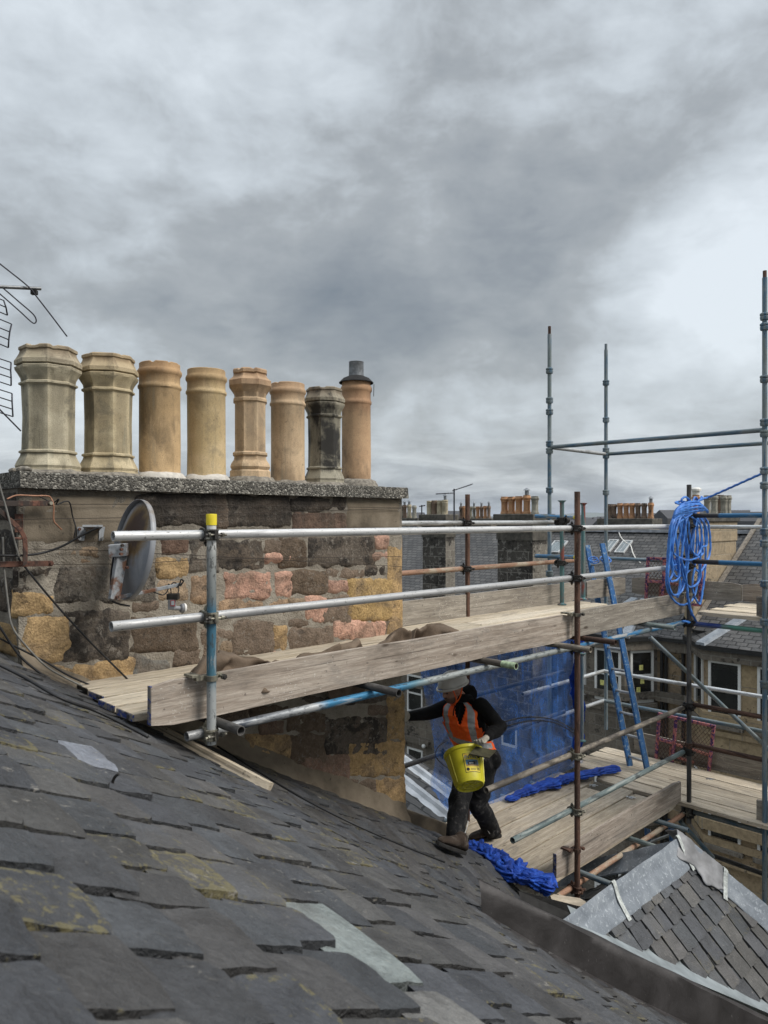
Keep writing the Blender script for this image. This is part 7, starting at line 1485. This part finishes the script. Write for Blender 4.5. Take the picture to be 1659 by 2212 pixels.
def patch(name, x0, x1, y0, y1, h, mat, parent):
    m = MB(); m.grid(lambda s, t: on_bucket(x0 + (x1 - x0) * s, y0 + (y1 - y0) * t, h), 10, 4); return m.build(name, mat, parent, MBk, smooth=True)
INK = plain('black_ink', (.02, .02, .025), .6); PAP = plain('yellow_label_paper', (.68, .55, .06), .6, 0, .08); INB = plain('blue_ink', (.03, .10, .30), .6)
lab = patch('paper_label', -.066, .066, -.078, .078, .0012, INK, bk); patch('label_field', -.062, .062, -.074, .074, .0020, PAP, lab); patch('label_picture', -.050, .056, -.030, .022, .0028, plain('label_sky', (.12, .26, .42), .6), lab)
patch('label_picture', -.050, .056, -.030, -.016, .0032, plain('label_earth', (.38, .24, .10), .6), lab); patch('label_picture', -.038, .026, -.020, .006, .0036, INK, lab); patch('label_picture', -.026, .010, -.010, -.004, .0040, plain('label_white', (.6, .6, .58), .6), lab); patch('label_picture', .010, .046, -.022, .012, .0034, plain('label_grey', (.10, .11, .13), .6), lab); patch('label_text_line', -.02, .026, -.052, -.049, .003, INK, lab); patch('label_text_line', -.02, .022, -.060, -.057, .003, INK, lab)
for i in range(6): patch('barcode', .034 + i * .0045, .036 + i * .0045, -.064, -.042, .003, INK, lab)
m = MB(); m.grid(lambda s, t: on_bucket(-.043 + .013 * t * math.cos(2 * math.pi * s), -.054 + .013 * t * math.sin(2 * math.pi * s), .003), 20, 2); m.build('label_badge', INK, lab, MBk)
def text_on(txt, size, x, y, mat, h):
    cu = bpy.data.curves.new('lettering', 'FONT'); cu.body = txt; cu.size = size; cu.resolution_u = 3; to = bpy.data.objects.new('lettering', cu); COL.objects.link(to); dg = bpy.context.evaluated_depsgraph_get(); me = bpy.data.meshes.new_from_object(to.evaluated_get(dg)); bpy.data.objects.remove(to)
    for v_ in me.vertices: v_.co = on_bucket(x + v_.co.x, y + v_.co.y + .0 - 1.2 * (v_.co.x - .05) ** 2, h)
    me.materials.clear(); me.materials.append(mat); link('lettering', me, lab, MBk)
text_on('INVIN', .040, -.056, .034, INB, .0034); text_on('The', .018, -.056, .060, M_RED, .0034)
hk = [RY_(1014, 1629, 6.13), RY_(1072, 1626, 6.24), RY_(1056, 1638, 6.10), RY_(1030, 1632, 6.05)]
a, b_, c, d = RY_(1013, 1629, 6.00), RY_(1028, 1613, 6.12), RY_(1072, 1622, 6.14), RY_(1056, 1638, 6.00)
m = MB(); n_ = (b_ - a).cross(c - a).normalized(); n_ = n_ if n_.z > 0 else -n_; m.hexa([p - n_ * .006 for p in (a, d, c, b_)], [p + n_ * .006 for p in (a, d, c, b_)]); hw = m.build('mortar_hawk', M_HAWK, None, bevel=.002); tag(hw, 'dark olive mortar board gripped over the bucket rim', 'mortar board')
cc = (a + b_ + c + d) / 4; m = MB(); m.tube(cc - n_ * .005, cc - n_ * .05 + Vector((-.02, .02, 0)), .014, 10); m.build('grip', M_HAWK, hw)
# ================================================================ the air between here and the hills
hz_m = bpy.data.materials.new('air_haze'); hz_m.use_nodes = True; _n = hz_m.node_tree; _n.nodes.remove(_n.nodes['Principled BSDF']); _v = _n.nodes.new('ShaderNodeVolumePrincipled')
_v.inputs['Color'].default_value = (.80, .88, 1.0, 1); _v.inputs['Density'].default_value = 6.0e-5; _v.inputs['Anisotropy'].default_value = .1
_n.links.new(_v.outputs[0], _n.nodes['Material Output'].inputs['Volume'])
hb_ = MB(); hb_.box(-32000, 32000, -400, 32000, -17, 130); tag(hb_.build('haze', hz_m), kind='stuff')
